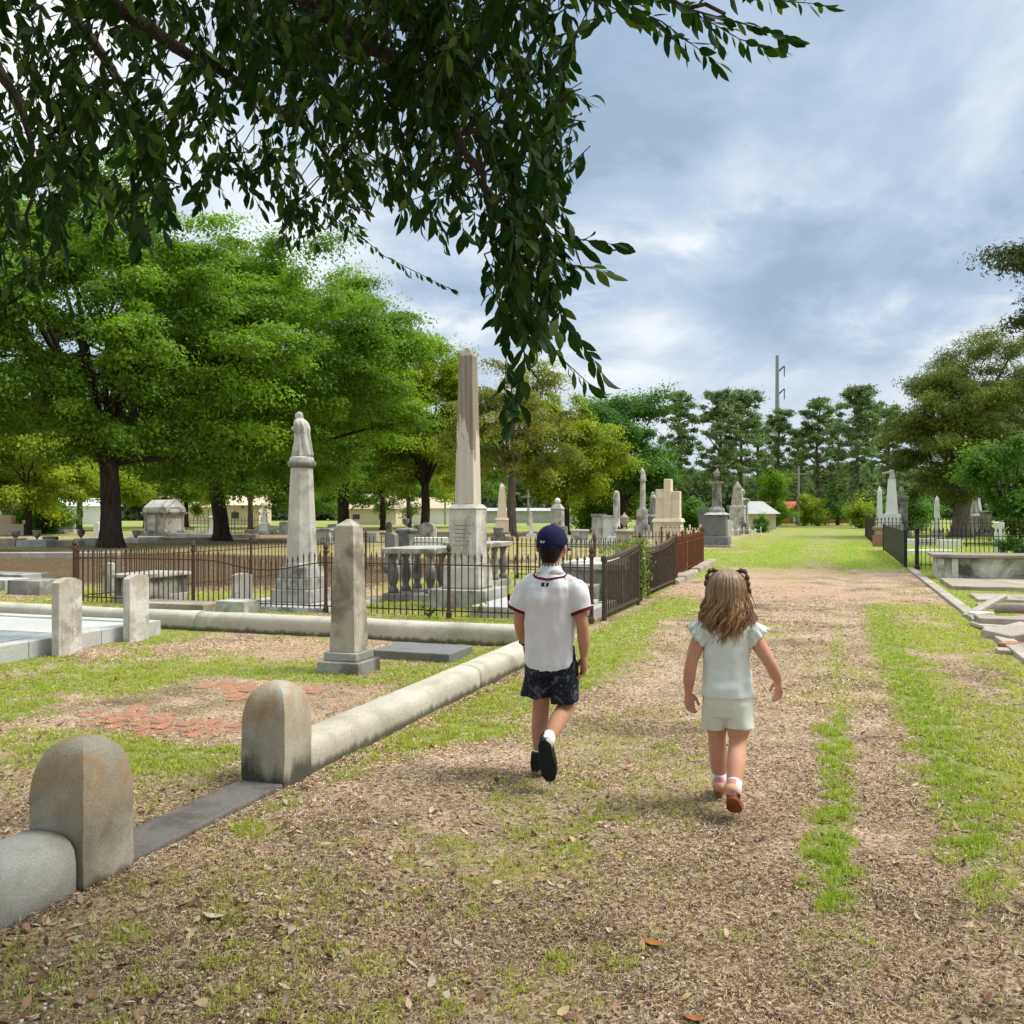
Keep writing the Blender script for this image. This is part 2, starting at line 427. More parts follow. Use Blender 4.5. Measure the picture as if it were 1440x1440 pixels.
def build_ground():
    rings = np.concatenate([[0.05], np.geomspace(0.6, 900, 520)])
    a_front = np.linspace(-0.80, 0.80, 620)
    a_back = np.linspace(0.80, 2 * PI - 0.80, 90)[1:-1]
    ang = np.concatenate([a_front, a_back]); na = len(ang)
    R, T = np.meshgrid(rings, ang, indexing='ij')
    X = R * np.sin(T); Y = R * np.cos(T)
    Z = ground_z(X, Y)
    g, b, m = masks(X, Y)
    verts = np.stack([X, Y, Z], -1).reshape(-1, 3)
    i, j = np.meshgrid(np.arange(len(rings) - 1), np.arange(na), indexing='ij')
    j2 = (j + 1) % na
    faces = np.stack([i * na + j, (i + 1) * na + j, (i + 1) * na + j2, i * na + j2], -1).reshape(-1, 4)
    faces = faces[:, ::-1]
    o = mesh_np('ground', verts, faces, None, None, np.stack([g, b, m], -1).reshape(-1, 3), True)
    tag(o, kind='structure')
    t = NT('ground'); at = t.n('Attribute', attribute_name='Col'); sp = t.n('SeparateColor'); t.l(at.outputs[0], sp.inputs[0])
    tc = t.n('TexCoord'); P = tc.outputs['Object']
    nb = t.noise(P, 1.7, 6, 0.6); nm = t.noise(P, 11, 6, 0.65); nf = t.noise(P, 55, 4, 0.7); nx = t.noise(P, 190, 3, 0.7)
    vo = t.n('TexVoronoi'); t.l(t.mapping(P, (1, 1, 1), rot=(0, 0, .4)), vo.inputs['Vector']); vo.inputs['Scale'].default_value = 70
    vs = t.n('SeparateColor'); t.l(vo.outputs['Color'], vs.inputs[0])
    lit = t.mix(t.ramp(nm, 0.34, 0.66), (0.44, 0.30, 0.19, 1), (0.25, 0.162, 0.10, 1))
    lit = t.mix(t.ramp(nf, 0.44, 0.62), lit, (0.64, 0.49, 0.33, 1))
    lit = t.mix(t.math('MULTIPLY', t.ramp(nf, 0.46, 0.34), 0.85), lit, (0.055, 0.036, 0.022, 1))
    lit = t.mix(t.math('MULTIPLY', t.ramp(vs.outputs[0], 0.72, 0.78), 0.55), lit, (0.56, 0.47, 0.36, 1))
    lit = t.mix(t.math('MULTIPLY', t.ramp(vs.outputs[1], 0.80, 0.86), 0.6), lit, (0.09, 0.05, 0.03, 1))
    lit = t.mix(0.8, lit, t.mix(1.0, lit, t.ramp(nb, 0.3, 0.7, 0.5, 1.4), 'MULTIPLY'))
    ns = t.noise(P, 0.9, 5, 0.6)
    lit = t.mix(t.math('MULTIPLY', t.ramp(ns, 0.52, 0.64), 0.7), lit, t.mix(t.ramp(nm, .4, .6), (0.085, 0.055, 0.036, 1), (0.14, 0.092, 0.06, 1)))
    bare = t.mix(t.ramp(nm, 0.35, 0.7), (0.52, 0.37, 0.25, 1), (0.40, 0.26, 0.17, 1))
    bare = t.mix(t.math('MULTIPLY', t.ramp(nf, 0.5, 0.66), 0.4), bare, (0.2, 0.13, 0.08, 1))
    mul = t.mix(t.ramp(nm, 0.35, 0.65), (0.085, 0.058, 0.036, 1), (0.15, 0.10, 0.06, 1))
    gr = t.mix(t.ramp(nm, 0.36, 0.62), (0.16, 0.23, 0.03, 1), (0.30, 0.34, 0.07, 1))
    gr = t.mix(t.math('MULTIPLY', t.ramp(nx, 0.45, 0.62), 0.5), gr, (0.36, 0.36, 0.12, 1))
    gr = t.mix(t.math('MULTIPLY', t.ramp(nf, 0.5, 0.36), 0.6), gr, (0.075, 0.10, 0.018, 1))
    col = t.mix(sp.outputs[1], lit, bare)
    col = t.mix(sp.outputs[2], col, mul)
    thr = t.math('ADD', sp.outputs[0], t.math('ADD', t.math('MULTIPLY', t.math('SUBTRACT', nf, 0.5), 1.3), t.math('MULTIPLY', t.math('SUBTRACT', nm, 0.5), 0.7)))
    col = t.mix(t.ramp(thr, 0.26, 0.74, 0, .92), col, gr)
    h = t.math('ADD', t.math('MULTIPLY', nf, 0.7), t.math('MULTIPLY', nx, 0.3))
    o.data.materials.append(t.done(t.bsdf(col, 0.95, t.bump(h, 0.9, 0.03), 0.1)))
    return o
build_ground()

rng = np.random.default_rng(7)
def sample_ground(n, r0, r1, amax=0.62, p=1.0):
    """points of the near ground; closer ones denser, as their detail shows"""
    r = np.exp(rng.uniform(math.log(r0), math.log(r1), n)) if p == 1 else (r0 ** p + rng.uniform(0, 1, n) * (r1 ** p - r0 ** p)) ** (1 / p)
    a = rng.uniform(-amax, amax, n)
    return r * np.sin(a), r * np.cos(a)
def free(X, Y, m=0.0):
    """not under a kerb, slab or post"""
    u, v = toUV(X, Y)
    k = (np.abs(v + 2.9) < 0.17 + m) & (u < 9.75) & ~((u > 3.13) & (u < 4.15))
    k |= (np.abs(v + 2.87) < 0.2 + m) & (u > 2.75) & (u < 4.55)
    k |= (np.abs(u - 9.55) < 0.19 + m) & (v < -2.7)
    k |= (np.abs(v - 1.78) < 0.14 + m) & (u < 26)
    k |= (v < -7.5) & (u > 6.0) & (u < 9.3)
    return ~k
def blade_mesh(name, X, Y, hgt, wid, cols, mat, lean=0.5, bend=True):
    n = len(X); Z = ground_z(X, Y) - 0.004
    az = rng.uniform(0, 2 * PI, n); la = rng.uniform(0, 2 * PI, n); le = np.abs(rng.normal(0, lean, n))
    dx, dy = np.cos(az) * wid / 2, np.sin(az) * wid / 2
    lx, ly = np.cos(la) * le * hgt, np.sin(la) * le * hgt
    b = np.stack([X, Y, Z], -1); off = np.stack([dx, dy, 0 * dx], -1)
    mid = b + np.stack([lx * 0.35, ly * 0.35, hgt * 0.6], -1)
    tip = b + np.stack([lx, ly, hgt * np.clip(1 - 0.35 * le, 0.2, 1)], -1)
    V = np.stack([b - off, b + off, mid + off * 0.75, mid - off * 0.75, tip], 1)
    k = np.arange(n)[:, None] * 5
    Fc = np.concatenate([k + np.array([[0, 1, 2]]), k + np.array([[0, 2, 3]]), k + np.array([[3, 2, 4]])])
    C = np.repeat(cols[:, None, :], 5, 1)
    return mesh_np(name, V.reshape(-1, 3), Fc, mat, None, C.reshape(-1, 3))
M_grass = leafmat('grass_blade', (1, 1, 1), 0.4, (1.25, 1.3, 0.8), 0.6, 0.25)
M_litter = leafmat('dry_litter', (1, 1, 1), 0.0, (1, 1, 1), 0.85, 0.15)

def build_grass():
    X, Y = sample_ground(3000000, 1.6, 60, 0.60)
    g, b, m = masks(X, Y); u, v = toUV(X, Y)
    clump = fbm(u * 14, v * 14, 77, 2)
    keep = (rng.uniform(0, 1, len(X)) < np.clip(g * 1.25 - 0.12, 0, 1) ** 1.2 * sst(0.36, 0.66, clump) * 0.66 * (1 - sst(36, 60, np.hypot(X, Y)))) & free(X, Y)
    X, Y, g, u, v = X[keep], Y[keep], g[keep], u[keep], v[keep]
    d = np.hypot(X, Y); n = len(X)
    hgt = rng.uniform(0.014, 0.042, n) * (0.7 + 0.5 * g)
    strip = band(v, 0.45, 0.75, .15) + band(v, -.1, .12, .1) * (u < 7)
    hgt = hgt * (1 + 0.25 * np.clip(strip, 0, 1))
    wid = 0.0028 + 0.0009 * d * 0.55
    fresh = np.clip(0.25 + 0.5 * fbm(u * 1.1, v * 1.1, 55) + 0.45 * np.clip(strip, 0, 1) + 0.35 * ((v > 1.9) | (u > 24)) - 0.2 * (g < 0.5) - 0.25 * band(v, .8, 1.7, .1) + rng.normal(0, 0.16, n), 0, 1)[:, None]
    c = (1 - fresh) * np.array([[0.52, 0.50, 0.12]]) + fresh * np.array([[0.28, 0.42, 0.025]])
    c = c * rng.uniform(0.7, 1.3, (n, 1)) * (1 + 0.35 * sst(8, 26, d))[:, None]  # colour lightened with distance to make up for the blades' self-shading
    dry = (rng.uniform(0, 1, n) < 0.14 + 0.12 * (g < .45))[:, None]
    c = np.where(dry, np.array([[0.47, 0.38, 0.22]]) * rng.uniform(0.7, 1.2, (n, 1)), c)
    print('blades', n)
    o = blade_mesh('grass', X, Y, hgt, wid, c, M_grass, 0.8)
    tag(o, kind='stuff')
build_grass()

def build_straw():
    """cut straw, chips and twigs matted over the track"""
    X, Y = sample_ground(560000, 1.5, 19, 0.60)
    g, b, m = masks(X, Y); u, v = toUV(X, Y)
    keep = (rng.uniform(0, 1, len(X)) < (1 - 0.62 * g) * (1 - 0.75 * b) * (0.25 + 1.1 * sst(.36, .62, fbm(u * 1.6, v * 1.6, 131))) * (1 - .75 * band(u, 4.9, 6.85, .1) * band(v, -5.3, -3.4, .1))) & free(X, Y, 0.02)
    X, Y = X[keep], Y[keep]
    ue = rng.uniform(0.5, 9.5, 16000); ve = -2.72 + np.abs(rng.normal(0, .045, 16000)); ve = np.where(rng.uniform(0, 1, 16000) < .3, -3.06 - np.abs(rng.normal(0, .05, 16000)), ve)
    X = np.concatenate([X, ST * ue + CT * ve]); Y = np.concatenate([Y, CT * ue - ST * ve]); u, v = toUV(X, Y)
    n = len(X); d = np.hypot(X, Y)
    L = rng.uniform(0.006, 0.026, n) * (1 + 0.04 * d); W = rng.uniform(0.0010, 0.0030, n) * (0.8 + 0.13 * d)
    az = rng.uniform(0, 2 * PI, n); Z = ground_z(X, Y) + .012 * np.exp(-((v + 2.72) / .05) ** 2) * (v > -2.75) * rng.uniform(0, 1, n)
    dx, dy = np.cos(az), np.sin(az)
    t0 = rng.uniform(0.0, 0.006, n); t1 = rng.uniform(0.0, 0.016, n) * np.minimum(1, L / 0.03); cv = rng.normal(0, 0.18, n)
    p0 = np.stack([X - dx * L / 2, Y - dy * L / 2, Z + t0], -1); p2 = np.stack([X + dx * L / 2, Y + dy * L / 2, Z + t1], -1)
    p1 = (p0 + p2) / 2 + np.stack([-dy * L * cv, dx * L * cv, 0.004 + 0 * L], -1)
    w = np.stack([-dy * W / 2, dx * W / 2, rng.normal(0, 0.35, n) * W], -1)
    V = np.stack([p0 - w * .6, p0 + w * .6, p1 - w, p1 + w, p2 - w * .4, p2 + w * .4], 1)
    k = np.arange(n)[:, None] * 6
    Fc = np.concatenate([k + np.array([[0, 1, 3, 2]]), k + np.array([[2, 3, 5, 4]])])
    pal = np.array([[0.66, 0.51, 0.33], [0.54, 0.37, 0.23], [0.22, 0.14, 0.09], [0.09, 0.055, 0.035], [0.60, 0.50, 0.36], [0.30, 0.17, 0.11]])
    pw = rng.choice(6, n, p=[.28, .22, .18, .14, .10, .08])
    patch = fbm(u * 0.8, v * 0.8, 141)[:, None]; near = (1 - sst(2.4, 4.6, d))[:, None]
    c = pal[pw] * rng.uniform(0.75, 1.2, (n, 1)) * (0.62 + 0.75 * patch) * (1 - 0.30 * near)  # straw also coloured darker close to the viewer, standing in for canopy shade
    print('straw', n)
    tag(mesh_np('straw_litter', V.reshape(-1, 3), Fc, M_litter, None, np.repeat(c[:, None], 6, 1).reshape(-1, 3)), kind='stuff')
build_straw()

def dead_leaf_geo(L, W, curl, rg):
    """a small curled leaf, 10 points"""
    pts = []
    for s, wd in ((0, 0.03), (.25, .42), (.5, .5), (.75, .36), (1, .02)):
        for sg in (-1, 1):
            y = (s - .5) * L; x = sg * wd * W
            pts.append((x, y, curl * (4 * (s - .5) ** 2) * L * 0.35 + abs(x) * 0.6 * curl))
    return np.array(pts)
def build_leaves_pebbles():
    X, Y = sample_ground(8500, 1.7, 14, 0.60)
    g, b, m = masks(X, Y); u, v = toUV(X, Y)
    dens = 0.16 + 0.8 * ((u < 4.6) & (v < -1.0)) * (0.3 + 0.7 * sst(.4, .6, fbm(u * 1.2, v * 1.2, 91))) + 0.3 * ((v > 0.3) & (u < 6))
    keep = (rng.uniform(0, 1, len(X)) < dens) & free(X, Y, 0.03)
    X, Y = X[keep], Y[keep]; n = len(X); Vs = []; Cs = []
    pal = np.array([[0.46, 0.34, 0.23], [0.30, 0.18, 0.11], [0.17, 0.09, 0.055], [0.46, 0.38, 0.28], [0.36, 0.27, 0.14]])
    for i in range(n):
        L = rng.uniform(0.022, 0.06); q = dead_leaf_geo(L, L * rng.uniform(.28, .5), rng.uniform(-.6, 1.1), rng)
        R = np.array(Matrix.Rotation(rng.uniform(0, 2 * PI), 3, 'Z') @ Matrix.Rotation(rng.normal(0, .35), 3, 'X') @ Matrix.Rotation(rng.normal(0, .35), 3, 'Y'))
        q = q @ R.T; q[:, 2] -= q[:, 2].min() - 0.004
        Vs.append(q + np.array([X[i], Y[i], float(ground_z(X[i], Y[i]))])); Cs.append(np.tile(pal[rng.integers(5)] * rng.uniform(.7, 1.2), (10, 1)))
    k = np.arange(n)[:, None] * 10
    Fc = np.concatenate([k + np.array([[2 * s, 2 * s + 1, 2 * s + 3, 2 * s + 2]]) for s in range(4)])
    tag(mesh_np('fallen_leaves', np.concatenate(Vs), Fc, M_litter, None, np.concatenate(Cs), True), kind='stuff')
    # pebbles and acorns
    X, Y = sample_ground(9000, 1.6, 8.5, 0.60); u, v = toUV(X, Y)
    dens = 0.1 + 0.9 * sst(.48, .64, fbm(u * 2.2, v * 2.2, 101)) * (1 - sst(3.5, 6, u))
    keep = (rng.uniform(0, 1, len(X)) < dens) & free(X, Y, 0.03); X, Y = X[keep], Y[keep]; n = len(X)
    b = MB().ball((0, 0, 0), 1.0, 7, 4); bv = np.array(b.v); bf = b.f
    quads = np.array([f for f in bf if len(f) == 4])
    r = rng.uniform(0.004, 0.0085, n); Z = ground_z(X, Y)
    S = np.stack([r * rng.uniform(.8, 1.3, n), r * rng.uniform(.8, 1.3, n), r * .8], -1)
    V = bv[None] * S[:, None] + np.stack([X, Y, Z + r * .45], -1)[:, None]
    V += rng.normal(0, .0006, V.shape)
    Fc = (quads[None] + (np.arange(n) * len(bv))[:, None, None]).reshape(-1, 4)
    pal = np.array([[.40, .33, .26], [.22, .15, .11], [.55, .49, .42], [.13, .08, .055]])
    c = pal[rng.integers(0, 4, n)] * rng.uniform(.7, 1.15, (n, 1))
    tag(mesh_np('gravel', V.reshape(-1, 3), Fc, M_litter, None, np.repeat(c[:, None], len(bv), 1).reshape(-1, 3), True), kind='stuff')
build_leaves_pebbles()
def lone_leaf(px, py, L, col, label, rz, name='fallen_leaf'):
    x, y = G(px, py); q = dead_leaf_geo(L, L * .62, 0.5, rng)
    m = plain('leaf_' + name + str(px), col, 0.6, 0.3, var=0.35, scale=40)
    o = mesh_np(name, q, np.array([[2 * s, 2 * s + 1, 2 * s + 3, 2 * s + 2] for s in range(4)]), m, None, None, True)
    o.location = (x, y, float(ground_z(np.array(x), np.array(y))) + 0.008); o.rotation_euler = (0.1, 0.15, rz)
    tag(o, label, 'leaf')
lone_leaf(917, 1328, 0.075, (0.38, 0.13, 0.02), 'single orange brown fallen leaf lying on the bare track', 1.2)
lone_leaf(300, 1292, 0.085, (0.55, 0.47, 0.36), 'pale dry leaf lying among the litter below the near post', 1.5)
lone_leaf(975, 1432, 0.07, (0.34, 0.12, 0.04), 'rusty red fallen leaf at the lower edge of the track', 1.4)
# ================================================================ stone and iron
M_kerb = stone('kerb_concrete', (0.46, 0.425, 0.35), (0.29, 0.26, 0.20), (0.54, 0.50, 0.42), 0.4, 2.2, 90, 0.5, foot=((0.10, 0.09, 0.07), 0.065))
M_post = stone('post_granite', (0.38, 0.345, 0.27), (0.17, 0.155, 0.11), (0.46, 0.44, 0.38), 0.45, 2.2, 140, 0.7, bump=0.45, lichen=(0.38, 0.23, 0.095), lichen_z=(0.20, 0.44), foot=((.09, .075, .055), .05))
M_post_mould = stone('post_granite_mould', (0.38, 0.345, 0.265), (0.17, 0.155, 0.11), (0.44, 0.42, 0.35), 0.45, 2.2, 140, 0.7, bump=0.45, lichen=(0.38, 0.23, 0.095), lichen_z=(0.20, 0.44), foot=((0.03, 0.028, 0.025), 0.17))
M_grey_kerb = stone('kerb_granite', (0.37, 0.36, 0.31), (0.24, 0.23, 0.19), (0.45, 0.44, 0.39), 0.3, 2.5, 150, 0.2, bump=0.35)
M_threshold = stone('threshold_slate', (0.15, 0.135, 0.12), (0.08, 0.07, 0.06), None, 0.5, 5, 90, 0.2, bump=0.5)
M_marble = stone('marble_weathered', (0.48, 0.45, 0.39), (0.17, 0.15, 0.125), (0.60, 0.57, 0.50), 0.45, 2.2, 70, 1.1)
M_marble2 = stone('marble_grey', (0.39, 0.38, 0.35), (0.13, 0.125, 0.11), (0.52, 0.50, 0.46), 0.5, 2.8, 70, 1.1)
M_head = stone('headstone_marble', (0.50, 0.47, 0.41), (0.24, 0.205, 0.17), (0.66, 0.64, 0.60), 0.35, 4.5, 90, 0.8, lichen=(0.33, 0.27, 0.2), lichen_z=(0.45, 0.75))
M_obel = stone('obelisk_lichen', (0.44, 0.40, 0.33), (0.17, 0.145, 0.11), (0.56, 0.53, 0.46), 0.5, 2.4, 90, 0.9)
M_slabw = stone('slab_marble', (0.46, 0.46, 0.44), (0.30, 0.29, 0.265), (0.54, 0.54, 0.52), 0.3, 2.0, 80, 0.2, rough=0.5)
M_wet = stone('slab_polished', (0.36, 0.39, 0.42), (0.24, 0.27, 0.30), (0.5, 0.53, 0.56), 0.4, 1.6, 60, 0.0, rough=0.15, bump=0.05)
M_dark = stone('granite_dark', (0.17, 0.17, 0.165), (0.09, 0.09, 0.085), None, 0.4, 2.5, 120, 0.5, rough=0.6)
M_tomb = stone('tomb_mouldy', (0.42, 0.40, 0.36), (0.10, 0.095, 0.085), (0.55, 0.53, 0.49), 0.5, 1.6, 60, 0.9)
M_tombd = stone('tomb_dark', (0.24, 0.23, 0.21), (0.075, 0.07, 0.065), (0.40, 0.39, 0.36), 0.55, 1.8, 60, 0.9)
M_cream = stone('limestone_cream', (0.68, 0.56, 0.42), (0.48, 0.38, 0.27), (0.74, 0.65, 0.53), 0.25, 2.0, 60, 0.4)
M_conc = stone('concrete_pale', (0.40, 0.35, 0.29), (0.24, 0.205, 0.165), (0.50, 0.45, 0.38), 0.35, 1.5, 60, 0.3)
M_conc2 = stone('concrete_broken', (0.36, 0.31, 0.26), (0.18, 0.15, 0.12), (0.46, 0.41, 0.36), 0.4, 1.8, 60, 0.4)
M_boxt = stone('tomb_whitewash', (0.62, 0.59, 0.50), (0.085, 0.08, 0.07), None, 0.63, 1.1, 60, 0.3)
M_steps = stone('steps_brown', (0.34, 0.29, 0.23), (0.20, 0.165, 0.13), (0.42, 0.37, 0.31), 0.4, 1.6, 60, 0.3)
M_white = stone('marble_white', (0.72, 0.71, 0.68), (0.48, 0.46, 0.42), None, 0.3, 2.0, 60, 0.5)
M_statue = stone('statue_marble', (0.50, 0.48, 0.43), (0.25, 0.235, 0.2), (0.60, 0.58, 0.53), 0.45, 5.0, 90, 0.6)
M_brick = plain('brick_paver', (0.43, 0.18, 0.105), 0.9, 0.2, var=0.45, scale=9, bump=0.4, col2=(0.25, 0.155, 0.10))
M_iron = plain('iron_rusty', (0.075, 0.05, 0.036), 0.75, 0.3, 0.2, 0.4, 14, 0.3, col2=(0.11, 0.06, 0.035))
M_irond = plain('iron_dark', (0.028, 0.028, 0.030), 0.6, 0.4, 0.3, 0.3, 14, 0.2)
M_rust = plain('iron_red_rust', (0.20, 0.065, 0.03), 0.85, 0.2, 0.1, 0.4, 12, 0.3, col2=(0.11, 0.05, 0.03))
M_slate_blue = plain('iron_blue_black', (0.028, 0.035, 0.042), 0.5, 0.4, 0.3, 0.3, 10, 0.15)
M_gatewood = plain('iron_gate_brown', (0.105, 0.076, 0.055), 0.8, 0.25, 0.1, 0.4, 18, 0.4, col2=(0.055, 0.04, 0.03))

# ---------------------------------------------------------------- kerbs of the near plot
def kerb_profile(w, h, n=9):
    """half-round coping: (across, height)"""
    pts = [(-w / 2, -0.12), (-w / 2, h * 0.52)]
    for k in range(1, n):
        a = PI - PI * k / n; pts.append((math.copysign(abs(math.cos(a)) ** .75, math.cos(a)) * w / 2, h * 0.52 + math.sin(a) ** .75 * h * 0.48))
    pts += [(w / 2, h * 0.52), (w / 2, -0.12)]
    return pts
def kerb(name, label, p0, p1, w, h, mat, joints=0):
    """p0, p1 in (u, v)"""
    x0, y0 = UV(*p0); x1, y1 = UV(*p1); L = math.hypot(x1 - x0, y1 - y0)
    rz = math.atan2(-(x1 - x0), y1 - y0)
    mb = MB(); pr = kerb_profile(w, h); n = max(2, int(L / 0.07)); N = len(pr); vs = []; fs = []
    for i in range(n + 1):
        s = L * i / n
        for a, z in pr:
            q = mnoise.noise(Vector((s * 0.8 + x0 * 3, y0, 0.3))) * 0.012 + mnoise.noise(Vector((s * 5, a * 9 + z * 9, x0))) * .005
            vs.append((a + q, s, z + (q * 0.8 if z > 0 else 0)))
    for i in range(n):
        for k in range(N):
            j = (k + 1) % N; fs.append((i * N + k, i * N + j, (i + 1) * N + j, (i + 1) * N + k))
    fs.append(tuple(range(N))); fs.append(tuple(n * N + k for k in reversed(range(N))))
    mb.add(vs, fs); o = mb.build(name, mat, None, smooth=False)
    for p in o.data.polygons: p.use_smooth = len(p.vertices) == 4
    o.location = (x0, y0, 0); o.rotation_euler = (0, 0, rz)
    return tag(o, label, 'kerb')
kerb('stone_kerb', 'rounded grey granite kerb running in front of the near domed post', (-1.2, -2.90), (2.77, -2.88), 0.31, 0.225, M_grey_kerb)
# the long kerb is laid in lengths, with a joint between each
KU = [(4.50, 7.1), (7.108, 9.36)]
kerb('stone_kerb', 'rounded cream kerb length that starts at the second domed post', (4.45, -2.89), (7.1, -2.90), 0.27, 0.178, M_kerb)
kerb('stone_kerb', 'rounded cream kerb length ending at the plot corner beside the boy', (7.108, -2.90), (9.56, -2.91), 0.27, 0.178, M_kerb)
kerb('stone_kerb', 'cream back kerb length from the plot corner to behind the small obelisk', (9.55, -3.06), (9.57, -5.2), 0.26, 0.215, M_kerb)
kerb('stone_kerb', 'cracked back kerb length in the middle between obelisk and headstones', (9.57, -5.21), (9.60, -7.45), 0.26, 0.215, M_kerb)
kerb('stone_kerb', 'back kerb length with dark streaks behind the pale grave slab', (9.60, -7.46), (9.62, -12.5), 0.26, 0.215, M_kerb)

def dome_post(u, v, w, h, mat, label):
    x, y = UV(u + w / 2, v - w / 2)
    r = thing('kerb_post', label, 'post', x, y, 0, -TH)
    mb = MB(); vs = []; fs = []; st = [(w / 2 * 1.015, z) for z in np.linspace(-.1, h * .62, 16)]
    z0 = h * 0.62; hh = h - z0; K = 10; n = 14
    for k in range(1, n): a_ = PI / 2 * k / n; st.append((w / 2 * (math.cos(a_) ** 0.82), z0 + hh * math.sin(a_)))
    st.append((w / 2 * 0.06, h))
    for s_, z in st:
        rd = .05 * s_
        for q in range(4):
            for k in range(K):
                f = -1 + 2 * k / K; c_, d_ = ((f, -1), (1, f), (-f, 1), (-1, -f))[q]
                rr_ = 1 - .035 * max(0, max(abs(c_), abs(d_)) + min(abs(c_), abs(d_)) - 1.8) / .2
                p_ = Vector((c_ * s_ * rr_, d_ * s_ * rr_, z)); nz = mnoise.noise_vector(p_ * 6 + Vector((u, v, 0))) * .005 + mnoise.noise_vector(p_ * 22 + Vector((u, v, 0))) * .0016
                vs.append(tuple(p_ + nz))
    M4 = 4 * K
    for k in range(len(st) - 1):
        for i in range(M4):
            j = (i + 1) % M4; fs.append((k * M4 + i, k * M4 + j, k * M4 + M4 + j, k * M4 + M4 + i))
    fs.append(tuple(reversed(range(M4)))); fs.append(tuple((len(st) - 1) * M4 + i for i in range(M4)))
    mb.add(vs, fs); o = mb.build('shaft', mat, None, auto=.55)
    # one mesh: it is the thing itself
    o.name = 'kerb_post'; o.location = r.location; o.rotation_euler = r.rotation_euler
    for k in ('label', 'category'): o[k] = r[k]
    bpy.data.objects.remove(r); return o
dome_post(2.79, -2.71, 0.272, 0.558, M_post, 'nearer square stone post with domed top at the plot entrance')
dome_post(4.20, -2.74, 0.272, 0.532, M_post_mould, 'farther domed square stone post with black mould at its foot')
# entrance threshold
x, y = UV(3.09, -2.88)
mb = MB(); mb.box((0, 0.555, -0.1), (0.27, 1.11, 0.118)); o = mb.build('threshold_slab', M_threshold, None, bevel=0.012)
o.location = (x, y, 0); o.rotation_euler = (0, 0, -TH); tag(o, 'dark flat threshold stone between the two domed posts', 'slab')

# brick patch: single pavers showing through the soil
def bricks():
    mb = MB(); r = random.Random(5)
    for i in range(34):
        for j in range(11):
            u = 4.75 + j * 0.205; v = -5.55 + i * 0.105 * 0.62
            row = i
            uu = 4.75 + j * 0.212 + (0.106 if row % 2 else 0); vv = -5.6 + i * 0.1075
            if vv > -3.15: continue
            c = float(fbm(np.array(uu * 1.1), np.array(vv * 1.1), 203, 4)); e = float(band(np.array(uu), 4.9, 6.85, .3) * band(np.array(vv), -5.3, -3.35, .3))
            e *= 1 - .7 * float(band(np.array(uu + .15 * math.sin(vv * 4)), 5.55, 6.2, .12))
            if c * e < 0.425 + 0.13 * r.random(): continue
            x, y = UV(uu, vv); gz = float(ground_z(np.array(x), np.array(y)))
            mb.frustum((x, y, gz - 0.04), (0.097, 0.203), (0.095, 0.200), 0.042 + r.uniform(0, .004), -TH + r.uniform(-.02, .02))
    o = mb.build('brick_paving', M_brick, None, bevel=0.003, seg=1); tag(o, kind='structure')
bricks()

# ---------------------------------------------------------------- builders of monuments (local frame: x across, y along the path)
def mthing(name, label, cat, x, y, group=None, rz=-TH, z=0.0): return thing(name, label, cat, x, y, z, rz, group)
def obelisk(x, y, Ht, w0, w1, steps, die, m_shaft, m_base, label, tip=None, name='obelisk', rz=-TH, cat='obelisk', round_shaft=False):
    """steps: list of (width, height); die: (width, height, cap) or None"""
    r = mthing(name, label, cat, x, y, rz=rz); z = -0.05
    for i, (w, h) in enumerate(steps):
        hh = h + (0.05 if i == 0 else 0)
        MB().frustum((0, 0, z), (w, w), (w * 0.985, w * 0.985), hh).build('base_step', m_base, r, bevel=0.012); z += hh
    if die:
        w, h, cap = die
        MB().frustum((0, 0, z), (w, w), (w * 0.97, w * 0.97), h).build('die', m_shaft, r, bevel=0.01); z += h
        if cap:
            MB().frustum((0, 0, z), (w * 1.06, w * 1.06), (w * 0.93, w * 0.93), cap).build('cap', m_shaft, r, bevel=0.012); z += cap
    tip = tip if tip is not None else w1 * 0.8
    mb = MB()
    vs = []; st = [(w0 / 2, z), (w1 / 2, Ht - tip), (w1 * 0.08, Ht)]
    if round_shaft:
        mb.lathe([(w0 / 2, z), (w1 / 2, Ht - tip), (w1 * 0.42, Ht - tip * 0.5), (0.02, Ht)], 14)
    else:
        mb.lathe([(s * 1.4142, zz) for s, zz in st], 4, sq=True)
    mb.build('shaft', m_shaft, r, bevel=0.006); return r
def headstone(x, y, w, t, h, mat, label, rz=-TH, base=None, rise=0.06, arch=False, z=0.0, bmat=None):
    r = mthing('headstone', label, 'headstone', x, y, rz=rz, z=z)
    n = 9; out = [(-w / 2, -0.1), (w / 2, -0.1)]
    zb = 0
    if base: zb = base[2]
    out = [(-w / 2, -0.1 if not base else zb), (w / 2, -0.1 if not base else zb)]
    for k in range(n + 1):
        a = -1 + 2 * k / n
        zz = (h - rise + rise * math.sqrt(max(0, 1 - a * a))) if arch else h - rise * a * a
        out.append((-a * w / 2, zz))
    MB().prism(out, -t / 2, t / 2).build('tablet', mat, r, bevel=0.006)
    if base: MB().box((0, 0, -0.05), (base[0], base[1], base[2] + 0.05)).build('base', bmat or mat, r, bevel=0.01)
    return r
def ledger(x, y, sx, sy, h, mat, label, rz=-TH, name='ledger_slab', bev=0.012, z=0.0):
    o = MB().frustum((0, 0, -0.06), (sx, sy), (sx * .99, sy * .995), h + 0.06).build(name, mat, None, bevel=bev)
    o.location = (x, y, z); o.rotation_euler = (0, 0, rz); return tag(o, label, 'slab')
